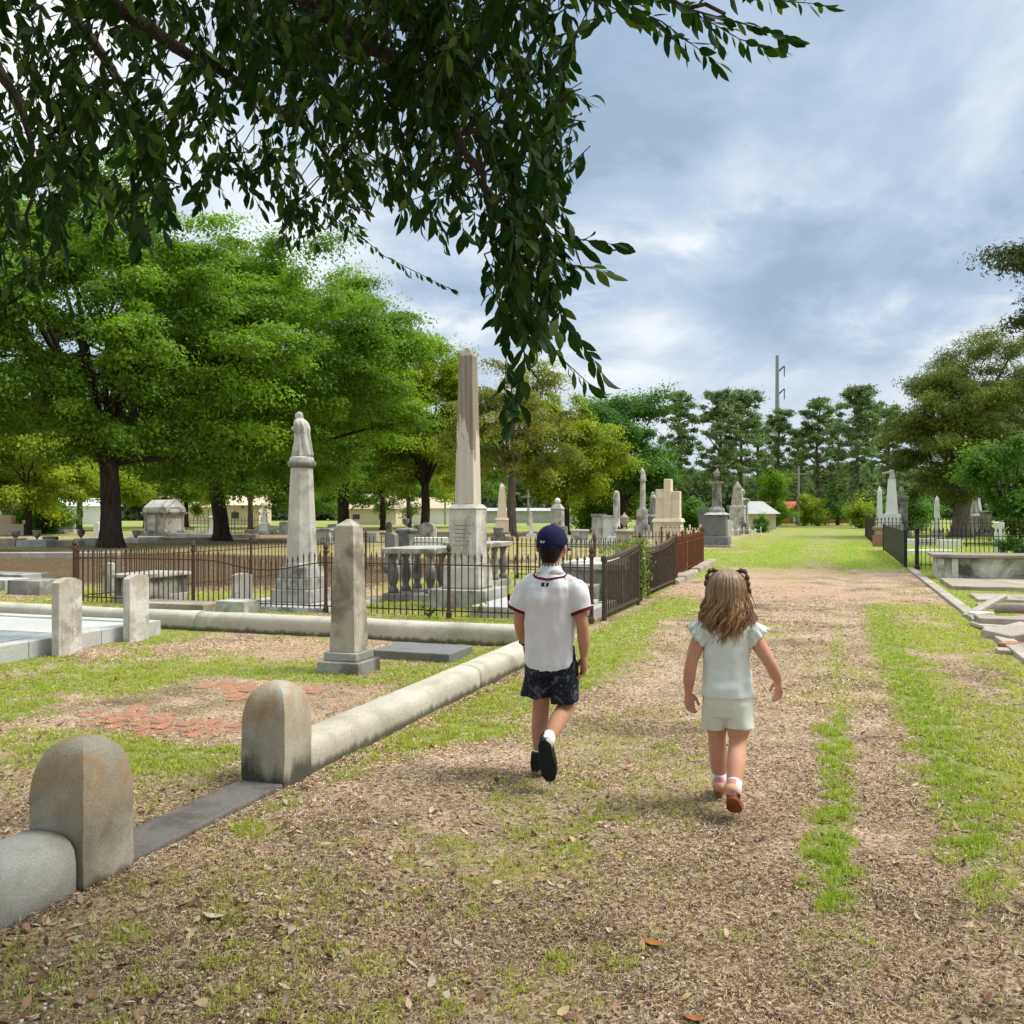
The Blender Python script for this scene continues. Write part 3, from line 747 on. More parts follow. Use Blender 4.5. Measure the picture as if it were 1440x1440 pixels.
def box_tomb(x, y, sx, sy, h, m_body, m_lid, label, rz=-TH, lid=0.09, over=0.07, plinth=0.10, panels=0):
    r = mthing('box_tomb', label, 'tomb', x, y, rz=rz)
    MB().box((0, 0, -0.05), (sx + over, sy + over, plinth + 0.05)).build('plinth', m_body, r, bevel=0.012)
    MB().box((0, 0, plinth), (sx, sy, h - lid - plinth)).build('chest', m_body, r, bevel=0.008)
    for i in range(2):
        for j in range(2):
            MB().box(((i - .5) * (sx - 0.10), (j - .5) * (sy - 0.10), plinth), (0.125, 0.125, h - lid - plinth - 0.002)).build('pilaster', m_body, r, bevel=0.006)
    MB().frustum((0, 0, h - lid), (sx + 2 * over, sy + 2 * over), (sx + 2 * over - .02, sy + 2 * over - .02), lid).build('lid', m_lid, r, bevel=0.015)
    return r
BAL = [(.085, 0), (.085, .07), (.06, .09), (.055, .12), (.085, .22), (.092, .30), (.075, .40), (.05, .50), (.048, .56), (.075, .60), (.08, .66)]
def table_tomb(x, y, sx, sy, h, m_top, m_leg, label, rz=-TH, base=0.12, top=0.09):
    r = mthing('table_tomb', label, 'tomb', x, y, rz=rz)
    MB().box((0, 0, -0.05), (sx * 0.98, sy * 0.98, base + 0.05)).build('base_slab', m_leg, r, bevel=0.012)
    k = (h - top - base) / 0.66
    for i in (-1, 1):
        for j in (-1, 0, 1):
            MB().lathe([(a, base + b * k) for a, b in BAL], 10, (i * (sx / 2 - 0.14), j * (sy / 2 - 0.16), 0)).build('leg', m_leg, r, smooth=True)
    MB().frustum((0, 0, h - top), (sx, sy), (sx * 1.03, sy * 1.02), top).build('table_top', m_top, r, bevel=0.012)
    return r
URN = [(.10, 0), (.13, .015), (.09, .05), (.045, .10), (.045, .14), (.12, .22), (.19, .34), (.215, .46), (.20, .50), (.235, .52), (.235, .55), (.19, .56)]
LID = [(.19, .56), (.17, .60), (.10, .66), (.05, .70), (.055, .74), (.02, .78)]
def urn(parent, z, s, mat, lid=True, name='urn'):
    u = MB().lathe([(a * s, z + b * s) for a, b in URN], 16).build(name, mat, parent, smooth=True)
    if lid: MB().lathe([(a * s, z + b * s) for a, b in LID], 16).build('urn_lid', mat, u, smooth=True)
    return u
def urn_monument(x, y, Ht, w, mat, m_urn, label, lid=True, us=0.8, steps=2, rz=-TH, flare=True):
    r = mthing('urn_monument', label, 'monument', x, y, rz=rz)
    hu = (0.78 if lid else 0.56) * us; hb = Ht - hu; z = -0.05
    for i in range(steps):
        ww = w * (1.45 - 0.2 * i); hh = hb * 0.13 + (0.05 if i == 0 else 0)
        MB().box((0, 0, z), (ww, ww, hh)).build('base_step', mat, r, bevel=0.012); z += hh
    cap = hb * 0.14
    MB().frustum((0, 0, z), (w, w), (w * .94, w * .94), hb - cap - z).build('die', mat, r, bevel=0.008)
    MB().lathe([(w * .66, hb - cap), (w * .86, hb - cap * .55), (w * .86, hb - cap * .25), (w * .5, hb)], 4, sq=True).build('cap', mat, r, bevel=0.006)
    urn(r, hb, us, m_urn, lid); return r
def planter(x, y, s, mat, label, base=0.12, flowers=None):
    r = mthing('urn_planter', label, 'planter', x, y)
    MB().box((0, 0, -0.05), (0.42 * s, 0.42 * s, base + 0.05)).build('foot', mat, r, bevel=0.01)
    urn(r, base, s, mat, False, 'bowl')
    if flowers:
        mb = MB(); rr = random.Random(3)
        for i in range(26):
            a = rr.uniform(0, 2 * PI); q = rr.uniform(0, .2) * s
            mb.ball((q * math.cos(a), q * math.sin(a), base + .58 * s + rr.uniform(0, .14) * s), .055 * s, 6, 4)
        mb.build('flowers', flowers, r)
    return r

def robe_rings(h, w, n=40, folds=9, lean=0.0, cloak=0.16):
    """standing draped figure, facing -x"""
    prof = [(0.00, 0.50, 0.44), (0.05, 0.52, 0.46), (0.20, 0.46, 0.42), (0.38, 0.40, 0.38), (0.52, 0.37, 0.37), (0.62, 0.38, 0.40), (0.72, 0.37, 0.42), (0.78, 0.33, 0.38), (0.825, 0.23, 0.27), (0.855, 0.17, 0.18), (0.895, 0.195, 0.19), (0.94, 0.19, 0.185), (0.975, 0.14, 0.14), (1.0, 0.04, 0.05)]
    rings = []
    for k in range(len(prof) * 3 - 2):
        i = min(k // 3, len(prof) - 2); f = (k - 3 * i) / 3
        z = prof[i][0] * (1 - f) + prof[i + 1][0] * f; a = prof[i][1] * (1 - f) + prof[i + 1][1] * f; b = prof[i][2] * (1 - f) + prof[i + 1][2] * f
        amp = 0.13 * (1 - float(sst(0.55, 0.95, np.array(z)))) + 0.01
        ring_ = []
        for q in range(n):
            an = 2 * PI * q / n
            fo = 1 + amp * math.sin(folds * an + 1.4 * z * 3) + amp * .5 * math.sin((folds * 2 - 3) * an + 2)
            back = cloak * max(0, math.cos(an)) * (1 - z) ** .7 * (z > .02)
            ring_.append((math.cos(an) * (a * fo + back) * w - 0.16 * w * float(sst(.6, .92, np.array(z))), math.sin(an) * b * fo * w, z * h))
        rings.append(ring_)
    return rings
def statue(parent, z, h, w, mat, name='statue'):
    mb = MB(); mb.loft([[(p[0], p[1], p[2] + z) for p in r] for r in robe_rings(h, w)])
    # folded arms in front and the bowed face
    mb.tube([(-.05 * w, .30 * w, z + .75 * h), (-.30 * w, .38 * w, z + .62 * h), (-.54 * w, .08 * w, z + .68 * h)], [.12 * w, .115 * w, .08 * w], 10)
    mb.tube([(-.05 * w, -.30 * w, z + .75 * h), (-.30 * w, -.38 * w, z + .59 * h), (-.56 * w, -.04 * w, z + .64 * h)], [.12 * w, .115 * w, .08 * w], 10)
    mb.ball((-.29 * w, 0, z + .905 * h), .15 * w, 12, 9, (0.9, 0.85, 1.15))
    mb.ball((-.43 * w, 0, z + .89 * h), .03 * w, 8, 6)
    o = mb.build(name, mat, parent); remesh(o, h / 110, 2, 0.5); return o

# ---------------------------------------------------------------- the near plot's graves
def slab_grave():
    x, y = UV(6.2, -7.62); r = mthing('marble_grave', 'pale marble grave cover with polished panel behind the two thin headstones', 'grave', x, y)
    for i, (a, b) in enumerate(((0, 0.93), (0.936, 1.9), (1.906, 2.85))):
        MB().box((-0.09, (a + b) / 2, -0.05), (0.18, b - a, 0.205)).build('kerb_block', M_slabw, r, bevel=0.008)
    MB().box((-1.62, 0.09, -0.05), (2.87, 0.18, 0.203)).build('kerb_block', M_slabw, r, bevel=0.008)
    MB().box((-1.62, 2.76, -0.05), (2.87, 0.18, 0.203)).build('kerb_block', M_slabw, r, bevel=0.008)
    MB().box((-1.62, 1.425, -0.05), (2.86, 2.48, 0.185)).build('cover', M_slabw, r, bevel=0.004)
    MB().box((-1.35, 0.95, 0.135), (2.1, 1.15, 0.022)).build('panel', M_wet, r, bevel=0.005)
slab_grave()
def thin_stone(u, v, h, label):
    x, y = UV(u + 0.16, v); return headstone(x, y, 0.31, 0.095, h, M_head, label, rz=-TH + PI / 2, rise=0.045)
thin_stone(7.30, -7.46, 0.775, 'nearer of two thin upright headstones beside the pale marble grave')
thin_stone(8.33, -7.49, 0.745, 'farther thin upright headstone between marble grave and back kerb')
x, y = UV(11.95, -8.55); headstone(x, y, 0.30, 0.10, 0.52, M_marble2, 'short thin headstone standing behind the fence bay with the sagging rail', rz=-TH + PI / 2 - .5, rise=0.03)
obelisk(*UV(7.52, -4.22), 1.385, 0.262, 0.185, [(0.43, 0.10), (0.34, 0.08)], None, M_obel, M_tombd, 'short lichen stained stone obelisk on a dark stepped base in the near plot', tip=0.06)
ledger(*UV(8.55, -3.95), 0.85, 0.62, 0.075, M_dark, 'low dark granite slab set flat behind the short obelisk')

# ---------------------------------------------------------------- the fenced plot
def tall_obelisk():
    x, y = -.68, 14.3; r = mthing('obelisk', 'tallest marble obelisk with brown stained top and inscribed pedestal', 'obelisk', x, y)
    MB().box((0, 0, -0.05), (.94, .94, 0.33)).build('base_step', M_marble2, r, bevel=0.012)
    MB().frustum((0, 0, 0.28), (.62, .62), (.585, .585), 0.36).build('base_step', M_marble, r, bevel=0.03)
    d = MB().frustum((0, 0, 0.64), (.465, .465), (.453, .453), 0.86).build('die', M_marble, r, bevel=0.012)
    MB().box((0, -0.231, 0.80), (0.33, 0.02, 0.54)).build('inscription_panel', stone('panel_marble', (0.5, 0.46, 0.40), (0.2, 0.17, 0.14), (0.6, 0.57, 0.52), 0.4, 3, 90, 1.0), d, bevel=0.006)
    mb = MB(); rr = random.Random(2)
    for i in range(6):
        w = rr.uniform(.19, .28); mb.box((rr.uniform(-.02, .02), -0.243, 1.24 - i * 0.06), (w, 0.004, 0.012))
    mb.build('inscription', M_tombd, d)
    MB().frustum((0, 0, 1.50), (.495, .495), (.36, .36), 0.07).build('cap', M_marble, r, bevel=0.012)
    # shaft whose upper half and flanks carry a brown crust, pale where it flaked
    t = NT('obelisk_crust'); P = t.n('TexCoord').outputs['Object']; sp = t.n('SeparateXYZ'); t.l(P, sp.inputs[0])
    n1 = t.noise(t.mapping(P, (5, 5, 0.9), (3, 1, 0.4)), 1.0, 6, 0.6, 0.4); n2 = t.noise(P, 60, 3, .7)
    n3 = t.noise(t.mapping(P, (22, 22, 0.8)), 1.0, 4, 0.6)
    hz = t.ramp(sp.outputs[2], 1.55, 3.5)
    cr = t.ramp(t.math('ADD', n1, t.math('MULTIPLY', t.math('SUBTRACT', hz, 0.50), 0.5)), 0.50, 0.54)
    c = t.mix(t.ramp(n3, .35, .65), (0.60, 0.54, 0.45, 1), (0.50, 0.44, 0.36, 1))
    k = t.mix(t.ramp(n3, .35, .65), (0.32, 0.27, 0.21, 1), (0.19, 0.155, 0.12, 1))
    c = t.mix(cr, c, k); c = t.mix(0.5, c, t.mix(1.0, c, t.ramp(n2, .25, .75, .5, 1.4), 'MULTIPLY'))
    ms = t.done(t.bsdf(c, 0.85, t.bump(t.math('ADD', n2, n1), .3, .01), .25))
    MB().lathe([(.318 / 2 * 1.4142, 1.57), (.222 / 2 * 1.4142, 3.85), (.02, 3.985)], 4, sq=True).build('shaft', ms, r, bevel=0.008)
tall_obelisk()
ledger(*UV(12.75, -3.95), 1.75, 1.55, 0.14, M_slabw, 'broad pale ledger slab inside the fence in front of the tall obelisk', z=0.0)
box_tomb(*UV(15.5, -3.75), 1.05, 2.0, 0.62, M_tombd, M_tomb, 'long grey chest tomb behind the boy, right of the tall obelisk', lid=0.10)
ledger(*UV(14.3, -4.0), 0.9, 0.6, 0.30, M_tomb, 'small raised pale slab between tall obelisk and grey chest tomb')
def veiled():
    x, y = UV(12.62, -7.92); r = mthing('statue_monument', 'veiled marble woman statue standing on a tapering octagonal pedestal', 'monument', x, y)
    for w, h, z in ((1.9, 0.10, -0.05), (0.70, 0.20, 0.05), (0.60, 0.17, 0.25), (0.52, 0.17, 0.42)):
        MB().frustum((0, 0, z), (w, w), (w * .95, w * .95), h).build('base_step', M_marble2, r, bevel=0.015)
    MB().lathe([(.255, .59), (.255, .64), (.245, .66), (.175, 2.12), (.175, 2.14)], 8, sq=True).build('shaft', M_marble, r, bevel=0.004)
    MB().lathe([(.175, 2.14), (.215, 2.17), (.225, 2.20), (.225, 2.225), (.20, 2.25)], 8, sq=True).build('cap', M_tombd, r, bevel=0.004)
    MB().lathe([(.19, 2.25), (.185, 2.30), (.16, 2.32)], 12).build('plinth', M_statue, r)
    statue(r, 2.31, 0.72, 0.285, M_statue)
veiled()
table_tomb(*UV(14.2, -6.55), 0.95, 1.25, 0.86, M_tomb, M_tombd, 'nearer dark table tomb on turned stone legs beside the tall obelisk')
table_tomb(*UV(17.0, -6.65), 0.95, 1.3, 0.86, M_tomb, M_tombd, 'farther dark table tomb on turned legs behind the first one')
urn_monument(A(571, 23), 23, 1.28, 0.34, M_tombd, M_tombd, 'dark stone monument with flared cap and shallow urn behind the table tombs', lid=False, us=0.40)
headstone(A(551, 22.2), 22.2, 0.26, 0.2, 0.95, M_tombd, 'dark blocky headstone left of the dark shallow urn monument', rise=0.05, base=(0.4, 0.35, 0.15))
box_tomb(A(213, 15.3), 15.3, 0.62, 0.95, 0.45, M_tombd, M_tomb, 'small chest tomb with pale top behind the left fence', lid=0.06)
headstone(A(153, 16.4), 16.4, 0.16, 0.13, 0.55, M_marble2, 'narrow pale stone stub behind the corner of the left fence', rise=0.02)
ledger(A(250, 13.9), 13.9, 1.35, 0.55, 0.10, M_steps, 'low brown brick step lying behind the back kerb')
ledger(A(372, 15.0), 13.55, 0.5, 0.4, 0.16, M_marble2, 'small pale stone block left of the veiled statue')
ledger(A(48, 16.5), 16.6, 0.75, 0.6, 0.24, M_tombd, 'dark flat topped tomb block outside the left fence corner')
ledger(A(8, 17.6), 17.4, 0.9, 0.6, 0.20, M_tomb, 'mottled flat stone left of the dark tomb block')
ledger(A(60, 22), 20.5, 1.6, 0.8, 0.10, M_tombd, 'low dark slab on the brown bare earth at far left')

# ---------------------------------------------------------------- iron fences
def fence(name, label, p0, p1, h, mat, posts, spacing=0.09, rails=(0.10, 0.80), sag=None, post_r=0.028, spear=0.09, post_h=None, pw=0.0065, cat='fence', finial=True, lean=0.0, group=None):
    """p0, p1 world (x, y); posts: fractions; rails: fractions of h"""
    L = math.hypot(p1[0] - p0[0], p1[1] - p0[1]); rz = math.atan2(p1[1] - p0[1], p1[0] - p0[0])
    r = thing(name, label, cat, p0[0], p0[1], 0, rz, group); post_h = post_h or h + 0.12; rr = random.Random(int(L * 100))
    rail_h = rails[-1] * h
    def dz(s):
        if not sag: return 0.0
        a, b, d = sag
        return -d * math.sin(PI * (s - a) / (b - a)) ** 1.5 if a < s < b else 0.0
    for f in posts:
        mb = MB(); q = post_r
        mb.lathe([(q * 1.5, -0.1), (q * 1.5, .06), (q, .09), (q * .92, post_h - .17), (q * 1.5, post_h - .16), (q * 1.5, post_h - .13)] + ([(q * .7, post_h - .12), (q * 1.45, post_h - .08), (q * 1.1, post_h - .04), (q * .2, post_h)] if finial else [(q, post_h - .1)]), 8, (f * L, 0, 0))
        mb.build('post', mat, r)
    n = int(L / 0.18)
    for k in rails:
        pts = [(L * i / n, 0, k * h + dz(L * i / n) * (1 if k > .5 else 0)) for i in range(n + 1)]
        MB().tube(pts, 0.012 if pw < .01 else 0.016, 4).build('rail', mat, r)
    fs = list(posts)
    for a, b in zip(fs[:-1], fs[1:]):
        mb = MB(); n = max(1, int((b - a) * L / spacing))
        for i in range(1, n):
            s = a * L + (b - a) * L * i / n; d = dz(s); hh = h + rr.uniform(-.012, .012); ln = lean * math.sin(s * 3) + rr.uniform(-.008, .008)
            if rr.random() < 0.02: continue
            mb.box((s, 0, 0.01), (pw * 2, pw * 2, hh - spear + d))
            if spear > 0:
                z = hh - spear + d
                mb.lathe([(pw, z), (pw * 3.0, z + spear * .25), (pw * 2.2, z + spear * .4), (pw * .3, z + spear)], 4, (s + ln, 0, 0))
                mb.lathe([(pw * 1.9, z - .03), (pw * 2.2, z - .015), (pw, z)], 4, (s, 0, 0))
                mb.lathe([(pw * 1.9, rails[0] * h + .01), (pw * 2.0, rails[0] * h + .03), (pw, rails[0] * h + .045)], 4, (s, 0, 0))
        mb.build('picket_panel', mat, r)
    return r
FU = 11.75
fence('iron_fence', 'rusty spear topped iron fence with sagging rail in front of the obelisks', UV(FU, -11.6), UV(FU - 0.05, -3.0), 0.90, M_iron, [0.0, 0.27, 0.54, 0.765, 1.0], sag=(2.6, 4.6, 0.13), spacing=0.092)
fence('iron_fence', 'iron picket fence running back from the left corner of the plot', UV(FU + .1, -11.65), UV(21.0, -11.4), 0.86, M_iron, [0.0, 0.5, 1.0], spacing=0.12)
fence('iron_fence', 'low back iron fence behind the veiled statue and table tombs', UV(21.0, -11.3), UV(20.8, -4.2), 0.86, M_iron, [0.0, 0.33, 0.66, 1.0], spacing=0.11)
fence('iron_fence', 'iron fence enclosing the grey chest tomb behind the boy', UV(19.2, -6.6), UV(19.1, -3.1), 0.88, M_iron, [0.0, 0.5, 1.0], spacing=0.10)
def swept_gate(u0, u1, v, h0, h1, label):
    """cast panel whose top rail sweeps upward"""
    x, y = UV(u0, v); r = mthing('gate_panel', label, 'gate', x, y); L = u1 - u0
    f = lambda s: h0 + (h1 - h0) * (s / L) ** 2.2
    N = 14
    for k, (dz, hh, w) in enumerate(((-.00, .045, .06), (-.075, .03, .04))):
        mb = MB(); vs = []; fs = []
        for i in range(N + 1):
            s = L * i / N; z = f(s) + dz
            vs += [(-w / 2, s, z - hh), (w / 2, s, z - hh), (w / 2, s, z), (-w / 2, s, z)]
        for i in range(N):
            for q in range(4):
                j = (q + 1) % 4; fs.append((i * 4 + q, i * 4 + j, i * 4 + 4 + j, i * 4 + 4 + q))
        fs += [(3, 2, 1, 0), (N * 4, N * 4 + 1, N * 4 + 2, N * 4 + 3)]
        mb.add(vs, fs); mb.build('top_rail', M_gatewood, r)
    MB().box((0, L / 2, 0.07), (0.035, L, 0.04)).build('bottom_rail', M_gatewood, r)
    mb = MB(); n = int(L / 0.105)
    for i in range(n + 1):
        s = L * (i + .5) / (n + 1); mb.box((0, s, 0.02), (0.017, 0.017, f(s) - 0.09))
    mb.build('bar_panel', M_gatewood, r)
    for s in (0, L): MB().lathe([(.032, -.1), (.032, f(s) - .06), (.045, f(s) - .05), (.045, f(s)), (.02, f(s) + .03)], 8, (0, s, 0)).build('post', M_gatewood, r)
swept_gate(12.1, 14.35, -2.93, 0.84, 0.96, 'nearer brown iron gate panel with swept top rail beside the track')
swept_gate(15.75, 18.5, -3.05, 0.83, 0.98, 'farther brown iron gate panel with swept top rail past the vine')
fence('iron_fence', 'red rusted low iron fence on a stone kerb beside the track', UV(19.0, -3.25), UV(26.5, -3.55), 0.92, M_rust, [0.0, 0.33, 0.66, 1.0], spacing=0.10, finial=True)
fence('iron_fence', 'short rust red fence return facing the track beside the cream monument', UV(26.5, -3.6), UV(26.6, -6.0), 0.92, M_rust, [0.0, 1.0], spacing=0.10)
x, y = UV(18.6, -3.05); mb = MB(); rr_ = random.Random(4); s_ = 0
while s_ < 8.2:
    l_ = rr_.uniform(.7, 1.5); mb.frustum((rr_.uniform(-.03, .03), s_ + l_ / 2, -.1), (.30, l_ - .03), (.22, l_ - .08), .1 + rr_.uniform(.06, .13), rr_.uniform(-.03, .03)); s_ += l_
o = mb.jitter(0.03, 3).build('stone_kerb', M_steps, None, bevel=0.03)
o.location = (x, y, 0); o.rotation_euler = (0, 0, -TH + .035); tag(o, 'broken rough stone kerb under the red rusted fence', 'kerb')
# ================================================================ monuments farther off
def at(px, Y): return (A(px, Y), Y)
# left side, towards and beyond the oaks
def stepped_wall():
    Y = 58; r = mthing('tomb_wall', 'cream stepped grave wall at the far left edge', 'wall', A(12, Y), Y, rz=0)
    MB().box((-0.6, 0, -.05), (3.3, .4, .75)).build('wall', M_cream, r, bevel=.02)
    MB().box((-0.05, 0, .70), (0.75, .45, .55)).build('raised_block', M_cream, r, bevel=.02)
    MB().box((1.15, 0, .70), (0.35, .45, .25)).build('raised_block', M_cream, r, bevel=.02)
stepped_wall()
planter(*at(22, 41), 0.85, M_tombd, 'leftmost dark urn planter on pale slabs at far left', 0.15)
planter(*at(52, 41.5), 0.85, M_tombd, 'second dark urn planter, right of the leftmost one', 0.15)
planter(*at(114, 44), 0.85, M_tombd, 'dark urn planter standing left of the big oak trunk', 0.12)
ledger(*at(4, 40), 1.6, 1.0, 0.30, M_conc, 'pinkish raised slab left of the leftmost urn planter', rz=0)
ledger(*at(50, 39), 1.2, 0.9, 0.28, M_slabw, 'white raised slab in front of the second urn planter', rz=0.1)
ledger(*at(95, 40), 1.3, 0.9, 0.22, M_conc, 'tan flat slab left of the oak trunk', rz=0)
ledger(*at(126, 40.5), 0.9, 0.9, 0.3, M_slabw, 'whitish flat slab touching the left side of the oak trunk', rz=0)
headstone(*at(90, 66), 1.4, 0.35, 1.05, M_dark, 'wide polished grey headstone under the far left trees', rz=0, rise=0.04, base=(1.7, .6, .2), bmat=M_slabw)
headstone(*at(136, 55), 0.32, 0.15, 0.85, M_white, 'small white headstone left of the big oak', rz=0, rise=0.08)
headstone(*at(71, 43), 0.6, 0.3, 0.32, M_tombd, 'low dark block beside the second urn planter', rz=0, rise=0.02)
o = MB().box((0, 0, -.05), (6.4, .28, .22)).build('stone_kerb', M_conc, None, bevel=.03); o.location = (A(25, 29.5), 29.5, 0); o.rotation_euler = (0, 0, .05)
tag(o, 'pale long kerb below the strip of bright grass at far left', 'kerb')
def mausoleum():
    Y = 57; r = mthing('mausoleum', 'small stone mausoleum tomb with gabled roof between the two oaks', 'tomb', A(231, Y), Y, rz=-0.5)
    MB().box((0, 0, -.05), (2.5, 1.9, .35)).build('plinth', M_tombd, r, bevel=.03)
    MB().box((0, 0, .30), (1.8, 1.25, 1.0)).build('chest', M_tomb, r, bevel=.02)
    for i in (-1, 0, 1):
        for j in (-1, 1):
            MB().lathe([(.11, .3), (.11, .38), (.08, .42), (.075, 1.12), (.11, 1.2), (.11, 1.3)], 8, (i * .88, j * .66, 0)).build('column', M_tomb, r)
    MB().frustum((0, 0, 1.30), (2.15, 1.65), (2.3, 1.8), .14).build('cornice', M_tombd, r, bevel=.02)
    MB().box((0, 0, 1.44), (2.05, 1.55, .22)).build('attic', M_tomb, r, bevel=.02)
    MB().prism([(-.72, 1.66), (.72, 1.66), (.72, 1.74), (.12, 2.2), (-.12, 2.2), (-.72, 1.74)], -1.0, 1.0, 'x').build('roof', M_tomb, r, bevel=.02)
    MB().prism([(-.38, 1.74), (.38, 1.74), (0, 2.06)], 1.0, 1.05, 'x').build('pediment', M_white, r)
mausoleum()
obelisk(A(372, 60), 60, 1.9, 0.36, 0.20, [(0.9, 0.2)], (0.55, 0.45, 0.08), M_white, M_marble2, 'small white obelisk between the second oak and the veiled statue', rz=0)
urn_monument(A(302, 58), 58, 1.75, 0.5, M_white, M_white, 'white urn monument just left of the second oak trunk', us=0.7, rz=0)
ledger(*at(290, 50), 1.5, 0.8, 0.25, M_white, 'low white stone left of the second oak trunk foot', rz=0)
ledger(*at(255, 48), 2.2, 0.9, 0.14, M_conc, 'tan ledger slab in front of the small mausoleum', rz=0)
ledger(*at(205, 47), 1.6, 0.8, 0.18, M_slabw, 'light ledger slab right of the big oak trunk', rz=0)
planter(*at(191, 45), 0.8, M_tomb, 'mossy urn planter right of the big oak trunk', 0.1)
ledger(*at(340, 52), 1.8, 0.8, 0.2, M_conc, 'tan flat slab right of the second oak trunk', rz=0)
fence('iron_fence', 'thin far iron fence with tall posts behind the second oak', (A(262, 63), 63), (A(372, 63), 63), 1.1, M_iron, [0, .28, .62, 1], spacing=.22, post_h=1.6, pw=.012)
# centre, beyond the fenced plot
ledger(*at(500, 45), 2.2, 1.0, 0.45, M_tomb, 'mossy low chest behind the table tombs', rz=0)
headstone(*at(470, 50), 0.7, .25, .8, M_marble2, 'plain grey headstone behind the veiled statue', rz=0, base=(.9, .4, .15))
box_tomb(*at(445, 42), 1.3, 0.8, 0.7, M_tomb, M_tomb, 'grey chest tomb behind the short obelisk', rz=0)
ledger(*at(600, 40), 2.0, 0.9, 0.35, M_white, 'white low chest left of the tall obelisk', rz=0)
headstone(*at(607, 48), 0.5, .2, .7, M_white, 'small white headstone left of the tall obelisk', rz=0, rise=.1)
obelisk(A(706, 46), 46, 2.9, 0.52, 0.26, [(1.1, 0.25), (0.85, .18)], (0.66, 0.62, 0.10), M_cream, M_dark, 'slim cream obelisk on a dark pedestal right of the tallest obelisk', rz=0)
planter(*at(701, 38), 1.0, M_dark, 'dark urn planter with wide rim in front of the slim cream obelisk', 0.25)
M_yel = plain('flower_yellow', (0.75, 0.62, 0.28), 0.7, var=.2)
planter(*at(714, 38.6), 0.55, M_steps, 'clay pot of pale yellow flowers beside the dark urn planter', 0.1, M_yel)
obelisk(A(747, 55), 55, 1.5, 0.24, 0.13, [(0.6, 0.15)], None, M_white, M_white, 'very thin white obelisk left of the boy', rz=0)
def ball_column():
    Y = 48; r = mthing('ball_monument', 'square stone pillar with ball finial behind the boy', 'monument', A(784, Y), Y)
    MB().box((0, 0, -.05), (.9, .9, .3)).build('base_step', M_marble2, r, bevel=.02)
    MB().frustum((0, 0, .25), (.62, .62), (.56, .56), 1.35).build('shaft', M_marble2, r, bevel=.015)
    MB().frustum((0, 0, 1.6), (.68, .68), (.3, .3), .28).build('cap', M_marble2, r, bevel=.02)
    MB().ball((0, 0, 2.02), .16, 12, 9).build('ball_finial', M_white, r, smooth=True)
ball_column()
box_tomb(*at(815, 44), 0.75, 0.7, 0.62, M_marble2, M_slabw, 'small pale chest tomb between boy and broken column', rz=0)
box_tomb(*at(842, 46), 0.62, 0.62, 1.35, M_tomb, M_tombd, 'tall dark mouldy chest tomb left of the broken column', rz=0, lid=.12)
box_tomb(*at(856, 45), 0.5, 0.5, 1.28, M_white, M_tomb, 'tall whitened chest tomb touching the broken column', rz=0, lid=.12)
def broken_column():
    Y = 44.5; r = mthing('broken_column', 'rounded stump column of grey marble left of the lidded urn', 'monument', A(867, Y), Y)
    MB().box((0, 0, -.05), (.75, .75, .35)).build('base_step', M_white, r, bevel=.02)
    MB().lathe([(.25, .3), (.25, .4), (.18, .46), (.165, 2.2), (.14, 2.4), (.05, 2.48)], 14).build('shaft', M_marble2, r, smooth=True)
broken_column()
o = MB().box((0, 0, -.05), (3.4, .3, .32)).build('stone_kerb', M_slabw, None, bevel=.02); o.location = (A(838, 38), 38, 0); tag(o, 'pale straight kerb in the grass right of the boy cap', 'kerb')
urn_monument(A(878, 27), 27, 1.43, 0.42, M_steps, M_steps, 'brown lidded urn on a heavy pedestal behind the vine', us=0.62)
def col_statue(px, Y, Ht, label, m1, m2, sw=.30):
    r = mthing('statue_monument', label, 'monument', A(px, Y), Y)
    MB().box((0, 0, -.05), (1.05, 1.05, .45)).build('base_step', m2, r, bevel=.02)
    MB().frustum((0, 0, .4), (.86, .86), (.80, .80), .35).build('base_step', m2, r, bevel=.02)
    MB().frustum((0, 0, .75), (.62, .62), (.55, .55), .85).build('die', m2, r, bevel=.015)
    MB().lathe([(.20, 1.6), (.20, 1.66), (.165, 1.7), (.135, Ht - .75), (.2, Ht - .7), (.2, Ht - .64)], 14).build('shaft', m1, r)
    statue(r, Ht - .64, .64, .26, m1)
col_statue(904, 50, 3.85, 'tall thin column monument topped by a small pale statue', M_marble, M_tomb)
def draped(px, Y, Ht, label, m, rz=-TH):
    r = mthing('draped_monument', label, 'monument', A(px, Y), Y, rz=rz)
    MB().box((0, 0, -.05), (.9, .9, .35)).build('base_step', m, r, bevel=.02)
    MB().frustum((0, 0, .3), (.62, .62), (.58, .58), .9).build('die', m, r, bevel=.015)
    MB().frustum((0, 0, 1.2), (.75, .75), (.5, .5), .16).build('cap', m, r, bevel=.02)
    mb = MB(); mb.loft([[(p[0], p[1], p[2] + 1.36) for p in q] for q in robe_rings(Ht - 1.36, .5, folds=7)]); mb.build('draped_urn', m, r, smooth=True)
draped(920, 50, 2.55, 'dark draped monument half hidden behind the cream monument', M_tombd)
